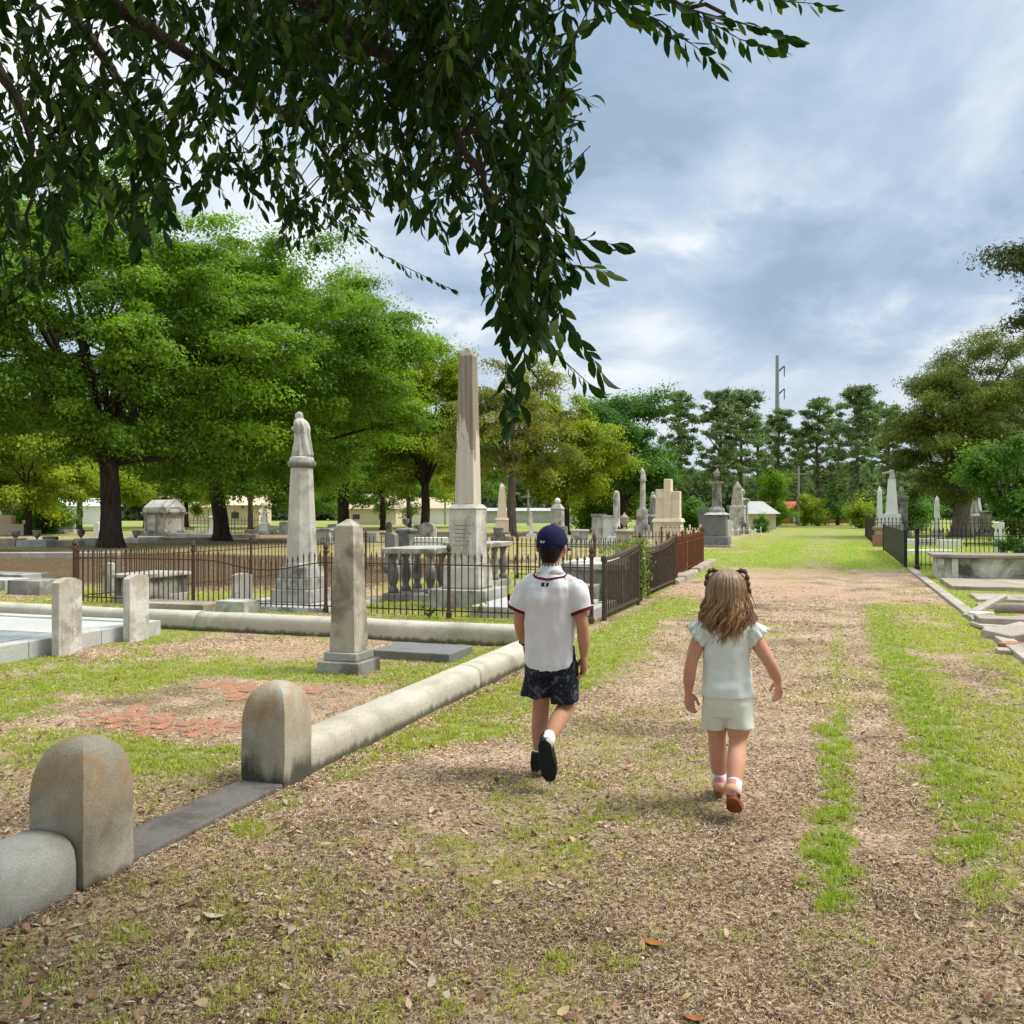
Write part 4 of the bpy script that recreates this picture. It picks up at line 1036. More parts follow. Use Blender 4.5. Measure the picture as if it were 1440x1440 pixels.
def cream_monument():
    Y = 33.5; r = mthing('cream_monument', 'large cream limestone monument of three stepped upright slabs', 'monument', A(940, Y), Y)
    MB().box((0, 0, -.05), (1.15, .95, .35)).build('base_step', M_cream, r, bevel=.02)
    MB().box((0, 0, .3), (.98, .72, .78)).build('die', M_cream, r, bevel=.015)
    MB().frustum((0, 0, 1.08), (1.10, .84), (1.0, .74), .14).build('cap', M_cream, r, bevel=.02)
    for x, w, h in ((-.27, .34, 1.05), (.27, .34, .98)):
        MB().frustum((x, 0, 1.22), (w, .42), (w * .96, .40), h).build('wing_slab', M_cream, r, bevel=.02)
    MB().frustum((0, -.02, 1.22), (.27, .50), (.25, .48), 1.42).build('centre_slab', M_cream, r, bevel=.02)
cream_monument()
def arch_wire():
    Y = 31; r = mthing('wire_fence', 'looped wire fence edging in front of the cream monument', 'fence', A(930, Y), Y, rz=0)
    for i in range(5):
        c = .08 + i * .15
        MB().tube([(c + .075 * math.cos(a), 0, .92 + .12 * math.sin(a)) for a in np.linspace(0, PI, 9)], .008, 4).build('wire_loop', M_iron, r)
    MB().tube([(0, 0, .92), (.8, 0, .92)], .010, 4).build('rail', M_iron, r)
    MB().box((0, 0, -.05), (.05, .05, 1.0)).build('post', M_iron, r); MB().box((.8, 0, -.05), (.05, .05, 1.0)).build('post', M_iron, r)
arch_wire()
fence('picket_fence', 'pale low picket fence behind the red rusted fence', (A(955, 36), 36), (A(985, 36.5), 36.5), 0.85, M_cream, [0, .5, 1], spacing=.12, pw=.012)
headstone(*at(991, 41), 0.52, .34, 1.62, M_dark, 'upright dark granite tablet beside the column on dark pedestal', base=(0.8, .6, .45), rise=.05)
def dark_column():
    Y = 38.6; r = mthing('column_monument', 'dark granite column monument with urn on a heavy pedestal beside the track', 'monument', A(1008, Y), Y)
    MB().box((0, 0, -.05), (1.22, 1.22, .15)).build('base_step', M_conc2, r, bevel=.02)
    MB().frustum((0, 0, .10), (1.10, 1.10), (1.02, 1.02), .35).build('base_step', M_dark, r, bevel=.04)
    MB().frustum((0, 0, .45), (.84, .84), (.80, .80), .88).build('die', M_dark, r, bevel=.015)
    MB().frustum((0, 0, 1.33), (.98, .98), (.70, .70), .10).build('cap', M_tomb, r, bevel=.02)
    MB().lathe([(.33, 1.43), (.33, 1.55), (.24, 1.66), (.21, 1.70), (.185, 2.55), (.22, 2.60), (.31, 2.66), (.31, 2.72)], 16).build('shaft', M_tombd, r)
    urn(r, 2.72, .68, M_tombd)
dark_column()
def twin(px, Y, Ht, label, m, mb_, rz=-TH):
    obelisk(A(px, Y), Y, Ht, 0.75, 0.5, [(1.6, .4), (1.3, .35)], (1.0, 1.0, .15), m, mb_, label, rz=rz)
twin(1037, 62, 3.5, 'brown stained obelisk monument behind the dark column', M_obel, M_tombd)
urn_monument(A(1044, 64), 64, 3.1, 0.75, M_marble2, M_marble2, 'grey urn monument right behind the brown stained obelisk', us=.9)
headstone(*at(1026.5, 58), .5, .2, .95, M_white, 'white round topped headstone left of the brown stained obelisk', rz=0, arch=True, rise=.22)
headstone(*at(1037, 57), .4, .2, 1.1, M_marble2, 'narrow round topped headstone in front of the brown stained obelisk', rz=0, arch=True, rise=.18)
fence('picket_fence', 'short white picket fence at the far left of the track', (A(1022, 56), 56), (A(1070, 56), 56), 0.45, M_white, [0, .5, 1], spacing=.28, pw=.03, spear=.12)
rr_ = random.Random(12)
for i in range(11):
    px = rr_.choice([rr_.uniform(385, 620), rr_.uniform(720, 830)]); Y = rr_.uniform(42, 78)
    headstone(*at(px, Y), rr_.uniform(.4, .6), .15, rr_.uniform(.6, .95), M_marble2, 'small grey headstone standing in the far lawn beyond the fenced plot', rz=rr_.uniform(-.2, .2), arch=rr_.random() < .5, rise=.1)['group'] = 'small grey headstones in the far lawn'
for i in range(12):
    px = rr_.uniform(170, 640); Y = rr_.uniform(44, 74)
    ledger(*at(px, Y), rr_.uniform(1.2, 2.2), rr_.uniform(.6, .9), rr_.uniform(.12, .4), rr_.choice([M_white, M_conc, M_tomb]), 'low pale grave slab in the far lawn under the trees', rz=rr_.uniform(-.3, .3))['group'] = 'low grave slabs under the trees'
# right side of the track
fence('iron_fence', 'black iron fence in front of the cedar, behind the whitewashed tomb', UV(25.6, 1.95), UV(25.0, 12.5), 1.06, M_irond, [0, .28, .62, 1], spacing=.10, post_r=.05, post_h=1.08, pw=.008)
def slat_gate():
    x, y = UV(26.2, 1.72); r = mthing('gate_panel', 'blue black upright slatted gate panel at the right edge of the track', 'gate', x, y); L = 11.5
    mb = MB()
    for i in range(72): mb.box((0, L * i / 71, .03), (.03, .115, .90 + .02 * math.sin(i)))
    mb.build('slats', M_slate_blue, r)
    for z in (.2, .8): MB().box((.03, L / 2, z), (.03, L, .05)).build('rail', M_slate_blue, r)
    for s in (0, L): MB().box((0, s, -.05), (.08, .08, 1.05)).build('post', M_slate_blue, r)
slat_gate()
fence('iron_fence', 'brown rusted fence at the far end of the track, in front of small white obelisks', UV(44, 1.6), UV(40.5, 16), 1.22, M_gatewood, [0, .25, .5, .75, 1], spacing=.15, pw=.014, post_h=1.4)
fence('iron_fence', 'second brown fence running back along the far right of the track', UV(44.2, 1.6), UV(60, 1.7), 1.2, M_gatewood, [0, .5, 1], spacing=.2, pw=.014)
def brick_pier():
    x, y = UV(42.0, 1.75); r = mthing('brick_pier', 'small ruined brick pier at the end of the slatted gate', 'pier', x, y)
    MB().box((0, 0, -.05), (.55, .55, .5)).build('lower_courses', M_brick, r, bevel=.02)
    MB().box((.02, 0, .45), (.42, .42, .25)).build('upper_courses', M_steps, r, bevel=.02)
    MB().box((0, 0, .70), (.55, .55, .12)).build('cap', M_brick, r, bevel=.02)
brick_pier()
obelisk(A(1237, 50), 50, 2.85, 0.34, 0.22, [(.8, .2), (.55, .3)], None, M_white, M_white, 'slender white obelisk leftmost in the right hand graves', tip=.25)
def cross_mon():
    Y = 52; r = mthing('statue_monument', 'broad white tapering monument with a cross arm figure on top', 'monument', A(1254, Y), Y)
    MB().box((0, 0, -.05), (1.2, 1.2, .8)).build('base_step', M_marble2, r, bevel=.02)
    MB().frustum((0, 0, .75), (.95, .95), (.9, .9), .6).build('die', M_white, r, bevel=.02)
    MB().lathe([(.46, 1.35), (.44, 1.45), (.27, 3.25), (.30, 3.3)], 4, sq=True).build('shaft', M_white, r, bevel=.01)
    statue(r, 3.3, .55, .28, M_statue)
    MB().tube([(-.5, 0, 3.62), (0, 0, 3.72), (.12, 0, 3.78)], [.05, .06, .05], 8).build('cross_arm', M_statue, r)
cross_mon()
urn_monument(A(1268, 53), 53, 2.95, 0.62, M_tombd, M_marble2, 'grey square pillar with small urn right of the broad white monument', us=.7)
obelisk(A(1317.5, 46), 46, 2.25, 0.30, 0.19, [(.7, .2), (.5, .35)], None, M_white, M_marble2, 'small white obelisk left of the cedar trunk', tip=.2)
draped(1372, 58, 2.85, 'white draped figure on a dark block right of the cedar trunk', M_white)
urn_monument(A(1386, 57), 57, 2.0, .6, M_tombd, M_tombd, 'dark monument with pointed finial below the glossy bush', us=.6)
headstone(*at(1405, 33), .28, .2, 1.1, M_white, 'white post headstone standing behind the black fence', rz=0, rise=.03)
for k, (px, Y, w, lab) in enumerate(((1275, 40, .8, 'low white block stone in grass behind the black fence, leftmost'), (1300, 41, .7, 'low pale stone behind the black fence under the small obelisk'), (1335, 39, .9, 'flat white stone left of the cedar foot'), (1296, 33, 2.2, 'long pale kerb slab lying in the grass behind the black fence'))):
    ledger(*at(px, Y), w, .5, .28 if w < 1.5 else .1, M_white, lab, rz=0)
# whitewashed chest tomb, steps and rubble at the right edge
def white_tomb():
    x, y = UV(22.1, 2.10); r = mthing('box_tomb', 'long whitewashed chest tomb with dark damp stain at the right edge', 'tomb', x, y)
    MB().box((1.75, .55, -.05), (3.5, 1.1, .50)).build('chest', M_boxt, r, bevel=.01)
    for px_ in (.0, .28, 2.3, 3.3): MB().box((px_ + .06, -.008, 0), (.13, .05, .44)).build('pilaster', M_boxt, r, bevel=.006)
    MB().box((1.75, .55, .455), (3.72, 1.3, .075)).build('lid', M_steps, r, bevel=.015)
white_tomb()
def stone_at(px, py, sx, sy, h, mat, label, rz=0.0, tilt=(0, 0), z=0.0, seed=0, jit=0.03, name='broken_slab', cat='slab'):
    x, y = G(px, py); mb = MB()
    n = max(2, int(sx / .25)); m = max(2, int(sy / .25))
    vs = []; fs = []
    for k in (0, 1):
        for i in range(n + 1):
            for j in range(m + 1): vs.append((sx * (i / n - .5), sy * (j / m - .5), h * k - 0.0))
    W = (n + 1) * (m + 1); q = lambda k, i, j: k * W + i * (m + 1) + j
    for i in range(n):
        for j in range(m):
            fs.append((q(1, i, j), q(1, i + 1, j), q(1, i + 1, j + 1), q(1, i, j + 1))); fs.append((q(0, i, j), q(0, i, j + 1), q(0, i + 1, j + 1), q(0, i + 1, j)))
    for i in range(n): fs += [(q(0, i, 0), q(0, i + 1, 0), q(1, i + 1, 0), q(1, i, 0)), (q(0, i + 1, m), q(0, i, m), q(1, i, m), q(1, i + 1, m))]
    for j in range(m): fs += [(q(0, 0, j + 1), q(0, 0, j), q(1, 0, j), q(1, 0, j + 1)), (q(0, n, j), q(0, n, j + 1), q(1, n, j + 1), q(1, n, j))]
    mb.add(vs, fs); mb.jitter(jit, seed, 1.6); o = mb.build(name, mat, None, bevel=.012)
    o.location = (x, y, z); o.rotation_euler = (tilt[0], tilt[1], rz); return tag(o, label, cat)
stone_at(1466, 826, 3.4, 2.2, .10, M_steps, 'brown grey stone step in front of the whitewashed tomb', -TH, z=-.03, seed=2, jit=.015)
stone_at(1512, 845, 3.0, 1.1, .07, M_conc2, 'pale cracked paving slab below the brown step', -TH, z=-.03, seed=3, jit=.015)
stone_at(1490, 857, 2.2, .45, .05, M_steps, 'thin dirty slab edge behind the fallen coping', -TH, z=-.01, seed=9, jit=.01)
stone_at(1386, 866, .66, .15, .055, M_conc, 'broken pale coping piece tilted up like a ramp', .22, (.1, -.42), z=.11, seed=4, jit=.012)
o = MB().tube([(0, 0, .16), (.5, 0, .175), (1.2, .02, .165), (1.9, 0, .15)], [.062, .07, .066, .06], 10).jitter(.012, 5, 5).build('fallen_coping', M_conc2, None, smooth=True)
o.location = (*G(1398, 872), 0); o.rotation_euler = (0, 0, -TH - .02); tag(o, 'rounded reddish coping stone lying behind the tilted piece', 'stone')
stone_at(1440, 880, 1.1, .5, .13, M_steps, 'broken brown stone block under the fallen coping', -TH + .1, z=-.02, seed=5, jit=.05)
stone_at(1428, 897, .55, .5, .15, M_conc2, 'grey jagged block at the right edge of the rubble', -TH + .5, (.1, -.1), z=-.03, seed=6, jit=.06)
stone_at(1408, 882, .6, .5, .05, M_conc, 'flat pale slab lying in the rubble near the track kerb', -TH + .1, z=-.01, seed=7, jit=.02)
stone_at(1380, 868, .30, .16, .07, M_white, 'small white curved stone under the tilted coping piece', .3, z=0.0, seed=8, jit=.03)
stone_at(1420, 909, .22, .16, .06, M_brick, 'orange brick fragment lying in the pale rubble', .6, z=-.01, seed=11, jit=.02, name='brick_fragment', cat='brick')
stone_at(1412, 917, .2, .12, .05, M_conc2, 'tan stone fragment in front of the orange brick', 1.2, z=-.01, seed=12, jit=.02)
# kerb on the right of the track
x, y = UV(8.0, 1.80); o = MB().box((0, 8.8, -.1), (.17, 17.6, .135)).jitter(.006, 3, 3).build('track_kerb', M_conc2, None, bevel=.012)
o.location = (x, y, 0); o.rotation_euler = (0, 0, -TH); tag(o, 'flat pale concrete kerb along the right edge of the track', 'kerb')

# ---------------------------------------------------------------- buildings and poles far behind
M_bcream = plain('wall_cream', (0.62, 0.52, 0.38), .9, var=.08, scale=.5); M_broof = plain('roof_tan', (0.52, 0.42, 0.30), .9, var=.12, scale=.8)
M_bwhite = plain('wall_white', (0.75, 0.74, 0.72), .8, var=.05, scale=.5); M_bred = plain('wall_red', (0.42, 0.10, 0.075), .9, var=.2, scale=.6)
M_bgrey = plain('roof_grey', (0.42, 0.43, 0.42), .8, var=.12, scale=1); M_glass = plain('window_dark', (0.05, 0.06, 0.07), .2, .5, var=.1)
def house(px, Y, L, D, h, roof, m_wall, m_roof, label, rz=0.0, name='building', windows=3, hip=0.0):
    windows = min(windows, 2)
    r = thing(name, label, 'building', A(px, Y), Y, 0, rz)
    MB().box((0, 0, -.1), (L, D, h + .1)).build('wall', m_wall, r)
    a = L / 2 + .3; b = D / 2 + .4; hp = hip * L / 2
    mb = MB(); mb.add([(-a, -b, h), (a, -b, h), (a, b, h), (-a, b, h), (-a + hp, 0, h + roof), (a - hp, 0, h + roof)], [(3, 2, 1, 0), (0, 1, 5, 4), (2, 3, 4, 5), (1, 2, 5), (3, 0, 4)])
    mb.build('roof', m_roof, r)
    for k in range(windows):
        MB().box((L * ((k + .5) / windows - .5), -D / 2 - .02, h * .35), (.8, .08, h * .30)).build('window', M_glass, r)
    return r
house(300, 112, 12.5, 6, 2.0, 1.5, M_bcream, M_broof, 'long cream low building seen between the two oak trunks')
house(340, 104, 5.2, 5, 2.2, .55, M_bcream, M_bcream, 'flat roofed cream building right of the second oak trunk', windows=1)
house(100, 118, 10, 6, 2.2, 1.0, M_bwhite, M_bwhite, 'white low building behind the big oak trunk', windows=2)
house(6, 92, 7.5, 6, 2.3, 1.2, M_bcream, M_broof, 'cream building with tan roof at the far left edge', windows=2)
house(525, 108, 6.0, 6, 1.8, 1.9, M_bcream, M_broof, 'small house with tan roof left of the tall obelisk', windows=2)
house(601, 115, 5.8, 6, 1.9, 1.4, M_bwhite, M_broof, 'pale house with tan roof just left of the tall obelisk', windows=1)
house(742, 125, 13, 6, 1.6, .4, M_bgrey, M_bgrey, 'long grey shed wall behind the boy', windows=0)
house(1060, 78, 3.0, 2.6, 1.3, 1.05, M_bcream, M_bgrey, 'little pavilion with hipped grey roof left of the track end', name='pavilion', windows=1, hip=.7)
b = house(1100, 118, 4.6, 5, 1.9, .9, M_bred, M_bred, 'red building with white panel at the end of the track', windows=0)
MB().box((1.2, -2.56, .2), (1.2, .06, .9)).build('white_panel', M_bwhite, b)
house(1168, 120, 3.6, 4, 1.3, .7, M_bred, M_bred, 'second red building partly behind the far right fence', windows=0)
def pylon():
    Y = 135; r = thing('utility_pole', 'tall steel transmission pole with two side arms above the pines', 'pole', A(1093, Y), Y)
    MB().lathe([(.42, -.1), (.36, 12), (.24, H(500, Y))], 10).build('pole', plain('pole_steel', (.25, .25, .26), .6, var=.1, scale=.3), r)
    for py in (524, 556):
        z = H(py, Y); arm = MB().tube([(0, 0, z), (1.0, -.1, z + .95)], [.14, .09], 6).build('arm', M_irond, r)
        MB().tube([(1.0, -.1, z + .95), (1.0, -.1, z - .6)], .07, 6).build('insulator', M_irond, arm)
pylon()
def pole(px, Y, top, label):
    r = thing('utility_pole', label, 'pole', A(px, Y), Y)
    MB().lathe([(.15, -.1), (.10, H(top, Y))], 8).build('pole', M_steps, r); MB().box((0, 0, H(top, Y) - .9), (1.6, .1, .12)).build('crossarm', M_steps, r)
pole(626, 105, 695, 'thin wooden utility pole left of the tall obelisk')
pole(1123, 95, 655, 'pale wooden utility pole among the pines at the track end')
pole(743, 100, 688, 'thin wooden utility pole left of the boy in the distance')
# ================================================================ trees
def bark(name, a, b):
    t = NT(name); P = t.n('TexCoord').outputs['Object']
    n = t.noise(t.mapping(P, (9, 9, 1.6)), 1.0, 6, 0.65); f = t.noise(P, 30, 3)
    c = t.mix(t.ramp(n, .38, .62), c4(a), c4(b))
    return t.done(t.bsdf(c, .95, t.bump(t.math('ADD', n, t.math('MULTIPLY', f, .4)), .8, .05), .15))
M_bark = bark('bark_dark', (0.075, 0.058, 0.043), (0.035, 0.027, 0.02))
M_bark2 = bark('bark_grey', (0.20, 0.17, 0.14), (0.10, 0.08, 0.065))
M_barkp = bark('bark_pine', (0.16, 0.115, 0.085), (0.08, 0.06, 0.045))
M_oak = leafmat('oak_leaf', (1, 1, 1), 0.45, (1.45, 1.45, 0.8), 0.55, 0.25)
M_needle = leafmat('pine_needle', (1, 1, 1), 0.25, (1.1, 1.1, 0.9), 0.6, 0.2)

def leaf_cards(rg, cen, nrm, L, W, colr, name, mat, parent, axis_bias=None):
    """many small leaf-shaped faces: a rhombus folded along its rib"""
    n = len(cen)
    nrm = nrm / (np.linalg.norm(nrm, axis=1, keepdims=True) + 1e-9)
    r = rg.normal(0, 1, (n, 3))
    if axis_bias is not None: r = r * 0.6 + axis_bias
    ax = r - nrm * (r * nrm).sum(1, keepdims=True); ax /= (np.linalg.norm(ax, axis=1, keepdims=True) + 1e-9)
    sd = np.cross(nrm, ax)
    L = L[:, None]; W = W[:, None]
    p0 = cen - ax * L * .5; p2 = cen + ax * L * .5
    p1 = cen - sd * W * .5 - ax * L * .06; p3 = cen + sd * W * .5 - ax * L * .06
    V = np.stack([p0, p1, p2, p3], 1).reshape(-1, 3)
    Fc = np.arange(n * 4).reshape(n, 4)
    return mesh_np(name, V, Fc, mat, parent, np.repeat(colr[:, None], 4, 1).reshape(-1, 3))

def crown_points(rg, c, rad, nclump, cr, nleaf, flat=0.6, hollow=0.55, lower=-0.75, bump=0.25):
    """clump centres inside an uneven ellipsoid, then leaves around each clump"""
    c = np.array(c); rad = np.array(rad); C = []
    sh = rg.uniform(0, 10, 3)
    while len(C) < nclump:
        d = rg.normal(0, 1, 3); d /= np.linalg.norm(d)
        if d[2] < lower and rg.random() < .8: continue
        k = hollow + (1 - hollow) * rg.random() ** 0.6
        k *= 1 + bump * (mnoise.noise(Vector(d * 1.7 + sh)) * 1.6)
        C.append(c + d * rad * k * (1.12 if rg.random() < .12 else 1))
    C = np.array(C)
    s = rg.uniform(0.65, 1.3, nclump) * cr
    idx = rg.integers(0, nclump, nleaf)
    # each clump is a spray drawn out along its bough, soft-edged
    ax = C - c; ax[:, 2] *= .35; ax += rg.normal(0, .5, (nclump, 3)) * np.linalg.norm(rad) * .25
    ax /= np.linalg.norm(ax, axis=1, keepdims=True)
    gq = rg.normal(0, 1, (nleaf, 3)); gl = np.linalg.norm(gq, axis=1, keepdims=True); d = gq / gl
    rr = np.clip(gl[:, 0] / 2.2, 0, 1.35)
    off = d * (rr * s[idx])[:, None] * .95
    al = (off * ax[idx]).sum(1, keepdims=True)
    off = (off - ax[idx] * al) * .80 + ax[idx] * al * 1.65
    off *= np.array([1, 1, flat])
    rr = np.clip(rr, 0, 1)
    P = C[idx] + off
    return C, P, idx, d, rr
def tree(name, label, X, Y, tr, fork, crown, rad, nclump, cr, nleaf, LW, pal, seed, mat=None, barkm=None, flat=.6, hollow=.5, lean=(0, 0), limbs=9, group=None, droop=0.0, twigs=0, bump=.25, lower=-.75, updir=.5, cat='tree', trunk_bits=True, sizefall=1.0):
    rg = np.random.default_rng(seed); mat = mat or M_oak; barkm = barkm or M_bark
    r = thing(name, label, cat, X, Y, 0, 0, group)
    C, P, idx, d, rr = crown_points(rg, crown, rad, nclump, cr, nleaf, flat, hollow, lower, bump)
    if trunk_bits:
        fx, fy = lean
        mb = MB(); n = 8; pts = []; rs = []
        for k in range(n + 1):
            s = k / n; z = -0.15 + (fork + .15) * s
            q = mnoise.noise_vector(Vector((seed * 1.3, 0, z * .5))) * tr * .35
            pts.append((fx * s + q.x, fy * s + q.y, z)); rs.append(tr * (1.0 - .22 * s + .55 * max(0, 1 - (z + .15) / (tr * 2.2)) ** 2))
        mb.tube(pts, rs, 14); mb.build('trunk', barkm, r, smooth=True)
        top = Vector(pts[-1]); mb = MB()
        order = rg.permutation(nclump)[:limbs]
        ends = []
        for i in order:
            e = Vector(C[i]); st = top + Vector((0, 0, -rg.uniform(0, .12) * fork)); m = st.lerp(e, .45) + Vector((rg.normal(0, .3), rg.normal(0, .3), abs(rg.normal(.25, .4)) * .6))
            q = [st, st.lerp(m, .5) + Vector((0, 0, .1)), m, m.lerp(e, .5) + Vector((rg.normal(0, .15), 0, .08)), e]
            r0 = tr * rg.uniform(.34, .55); mb.tube(q, [r0, r0 * .8, r0 * .58, r0 * .36, r0 * .1], 7)
            ends.append((q, r0))
            for t_ in range(2):
                j = rg.integers(nclump); e2 = Vector(C[j])
                if (e2 - m).length < max(rad) * .9: mb.tube([m, m.lerp(e2, .5) + Vector((0, 0, .12)), e2], [r0 * .4, r0 * .22, r0 * .05], 5)
        if twigs:
            for k in range(twigs):
                i = rg.integers(nclump); e = Vector(C[i]); dn = Vector((rg.normal(0, .5), rg.normal(0, .5), -abs(rg.normal(.9, .4)))) * rg.uniform(.6, 1.5)
                mb.tube([e, e + dn * .5 + Vector((rg.normal(0, .15), 0, 0)), e + dn], [.022, .014, .006], 4)
        mb.build('branches', barkm, r, smooth=True)
    if droop: P[:, 2] -= droop * rr ** 2 * rg.uniform(.2, 1, nleaf)
    nrm = d * .6 + np.array([0, 0, updir]) + rg.normal(0, .45, (nleaf, 3))
    cl = rg.uniform(0, 1, nclump)
    k = np.clip(cl[idx] * .6 + rg.uniform(0, 1, nleaf) * .4, 0, 1)[:, None]
    col = np.array(pal[0]) * (1 - k) + np.array(pal[1]) * k
    col = col * rg.uniform(.72, 1.22, (nleaf, 1)) * (0.85 + .3 * cl[idx])[:, None]
    L = rg.uniform(.7, 1.25, nleaf) * LW[0]; W = L * LW[1] / LW[0] * rg.uniform(.8, 1.2, nleaf)
    leaf_cards(rg, P, nrm, L, W, col, 'crown', mat, r, np.array([0, 0, -droop]) if droop else None)
    return r
OAK = ((0.095, 0.205, 0.014), (0.225, 0.36, 0.030)); DEEP = ((0.06, 0.155, 0.022), (0.12, 0.25, 0.032))
YEL = ((0.17, 0.25, 0.015), (0.33, 0.40, 0.03)); OLV = ((0.18, 0.21, 0.035), (0.30, 0.32, 0.06))
PINE = ((0.12, 0.19, 0.075), (0.24, 0.32, 0.12)); CED = ((0.095, 0.145, 0.02), (0.20, 0.235, 0.035)); GLO = ((0.06, 0.15, 0.015), (0.14, 0.26, 0.03))

tree('oak_tree', 'largest oak with thick dark forked trunk at left', A(158, 37.7), 37.7, .44, 3.6, (-0.8, 0, 9.2), (7.7, 6.4, 6.0), 300, 1.0, 260000, (.18, .085), OAK, 11, flat=.55, limbs=16, twigs=70, lean=(-.1, 0), lower=-.9, droop=.35)
tree('oak_tree', 'broad bright oak with slanting dark trunk in front of the cream building', A(313, 47), 47, .40, 4.2, (3.0, -1.5, 8.3), (7.0, 6.2, 5.8), 270, 1.1, 240000, (.19, .08), OAK, 12, flat=.5, limbs=14, lean=(-.5, 0), lower=-.9, droop=.4, twigs=20)
tree('oak_tree', 'tall oak behind the veiled statue, dark straight trunk', A(482, 64), 64, .42, 4.6, (0, 0, 8.2), (5.2, 5.0, 5.8), 130, 1.2, 85000, (.26, .11), OAK, 13, flat=.55, limbs=10, droop=.4)
tree('oak_tree', 'yellow green oak just left of the tallest obelisk', A(598, 62), 62, .33, 3.4, (.3, 0, 7.3), (3.4, 3.3, 5.4), 110, .85, 75000, (.22, .10), YEL, 14, flat=.6, limbs=9)
tree('oak_tree', 'sparse olive tree with hanging bare twigs right of the tallest obelisk', A(720, 56), 56, .30, 3.6, (.2, 0, 6.8), (3.6, 3.0, 4.1), 80, .8, 38000, (.19, .07), OLV, 15, flat=.5, limbs=14, twigs=110, droop=.7, barkm=M_bark2)
tree('willow_tree', 'drooping yellow green tree above the broken column', A(795, 60), 60, .28, 3.0, (.2, 0, 5.3), (3.5, 2.8, 3.5), 95, .8, 62000, (.20, .08), YEL, 16, flat=.65, limbs=9, droop=.7)
tree('round_tree', 'dense dark green rounded tree left of the pines', A(876, 66), 66, .3, 2.2, (0, 0, 5.3), (3.3, 3.2, 4.3), 75, 1.05, 62000, (.21, .12), DEEP, 17, flat=.75, limbs=7, hollow=.6)
# further row behind the oaks
BK = [(40, 58, 3.4, 4.3, 3.3, YEL, 'bushy pale green many stemmed tree at the far left edge'), (112, 72, 4.2, 5.2, 3.9, YEL, 'light green tree left of the largest oak trunk, farther away'),
      (205, 84, 5.2, 5.9, 4.6, OAK, 'distant green tree seen between the two oak trunks'), (262, 90, 5.0, 5.8, 4.4, YEL, 'distant pale tree behind the small mausoleum'),
      (352, 78, 4.6, 5.8, 4.4, YEL, 'distant yellow green tree right of the second oak trunk'), (415, 86, 5.2, 5.8, 4.8, OAK, 'distant tree directly behind the veiled statue'),
      (538, 74, 4.2, 6.2, 4.8, OAK, 'distant thin grey trunked tree left of the small house'), (575, 82, 4.6, 5.8, 4.4, YEL, 'distant bright tree between small house and pale house'),
      (655, 88, 4.6, 6.2, 4.8, OAK, 'distant tree hidden behind the tallest obelisk'), (-60, 66, 5, 7, 5, OAK, 'tall tree beyond the left edge behind the stepped wall')]
for i, (px, Y, r0, cz, rz, pal, lab) in enumerate(BK):
    tree('background_tree', lab, A(px, Y), Y, .24, 3.0 if cz > 5 else 1.8, (0, 0, cz), (r0, r0, rz), 80, .95, 38000, (.25, .12), pal, 40 + i, flat=.6, limbs=8, barkm=M_bark2 if i % 3 else M_bark, group='trees in the row behind the oaks', droop=.3)
# pines
def pine(px, Y, ytop, ybot, wpx, label, seed, nclump=46, trunk_r=.24, pal=PINE, dens=1.0):
    s = Y / F; Ht = H(ytop, Y); zb = H(ybot, Y); cz = (Ht + zb) / 2
    rg = np.random.default_rng(seed); X = A(px, Y)
    r = thing('pine_tree', label, 'tree', X, Y, 0, 0, 'pines at the end of the track')
    mb = MB(); pts = []; n = 10
    for k in range(n + 1):
        z = -.1 + (Ht - .6) * k / n; q = mnoise.noise(Vector((seed, 3, z * .2))) * .5 * k / n; pts.append((q, 0, z))
    mb.tube(pts, [trunk_r * (1 - .75 * k / n) for k in range(n + 1)], 9); mb.build('trunk', M_barkp, r, smooth=True)
    C = []
    nclump = int(nclump * 2.1)
    for i in range(nclump):
        f = rg.random() ** .75; z = zb + (Ht - zb - .5) * f
        w = wpx * s / 2 * (math.sin(PI * min(.98, .25 + .62 * f)) ** .8) * rg.uniform(.15, 1.05); a = rg.uniform(0, 2 * PI)
        C.append((w * math.cos(a), w * math.sin(a), z))
    C = np.array(C); mb = MB()
    for c in C[::2]:
        st = Vector((0, 0, max(zb - 1.2, c[2] - abs(rg.normal(.5, .5))))); e = Vector(c); mb.tube([st, st.lerp(e, .55) + Vector((0, 0, .15)), e], [.07, .05, .02], 5)
    mb.build('branches', M_barkp, r)
    nl = int(nclump * 230 * dens); idx = rg.integers(0, nclump, nl); sz = rg.uniform(.55, 1.15, nclump) * wpx * s * .095 + .16
    d = rg.normal(0, 1, (nl, 3)); d /= np.linalg.norm(d, axis=1, keepdims=True)
    rr = np.abs(rg.normal(0, .55, nl))
    P = C[idx] + d * (rr * sz[idx])[:, None] * np.array([1, 1, .55]) + np.array([0, 0, .1])
    k = rg.uniform(0, 1, (nl, 1)); cl = rg.uniform(.8, 1.2, nclump)
    col = (np.array(pal[0]) * (1 - k) + np.array(pal[1]) * k) * cl[idx][:, None]
    L = rg.uniform(.24, .46, nl); leaf_cards(rg, P, rg.normal(0, 1, (nl, 3)) + np.array([0, 0, .6]), L, L * .30, col, 'crown', M_needle, r, d * 1.4 + np.array([0, 0, .3]))
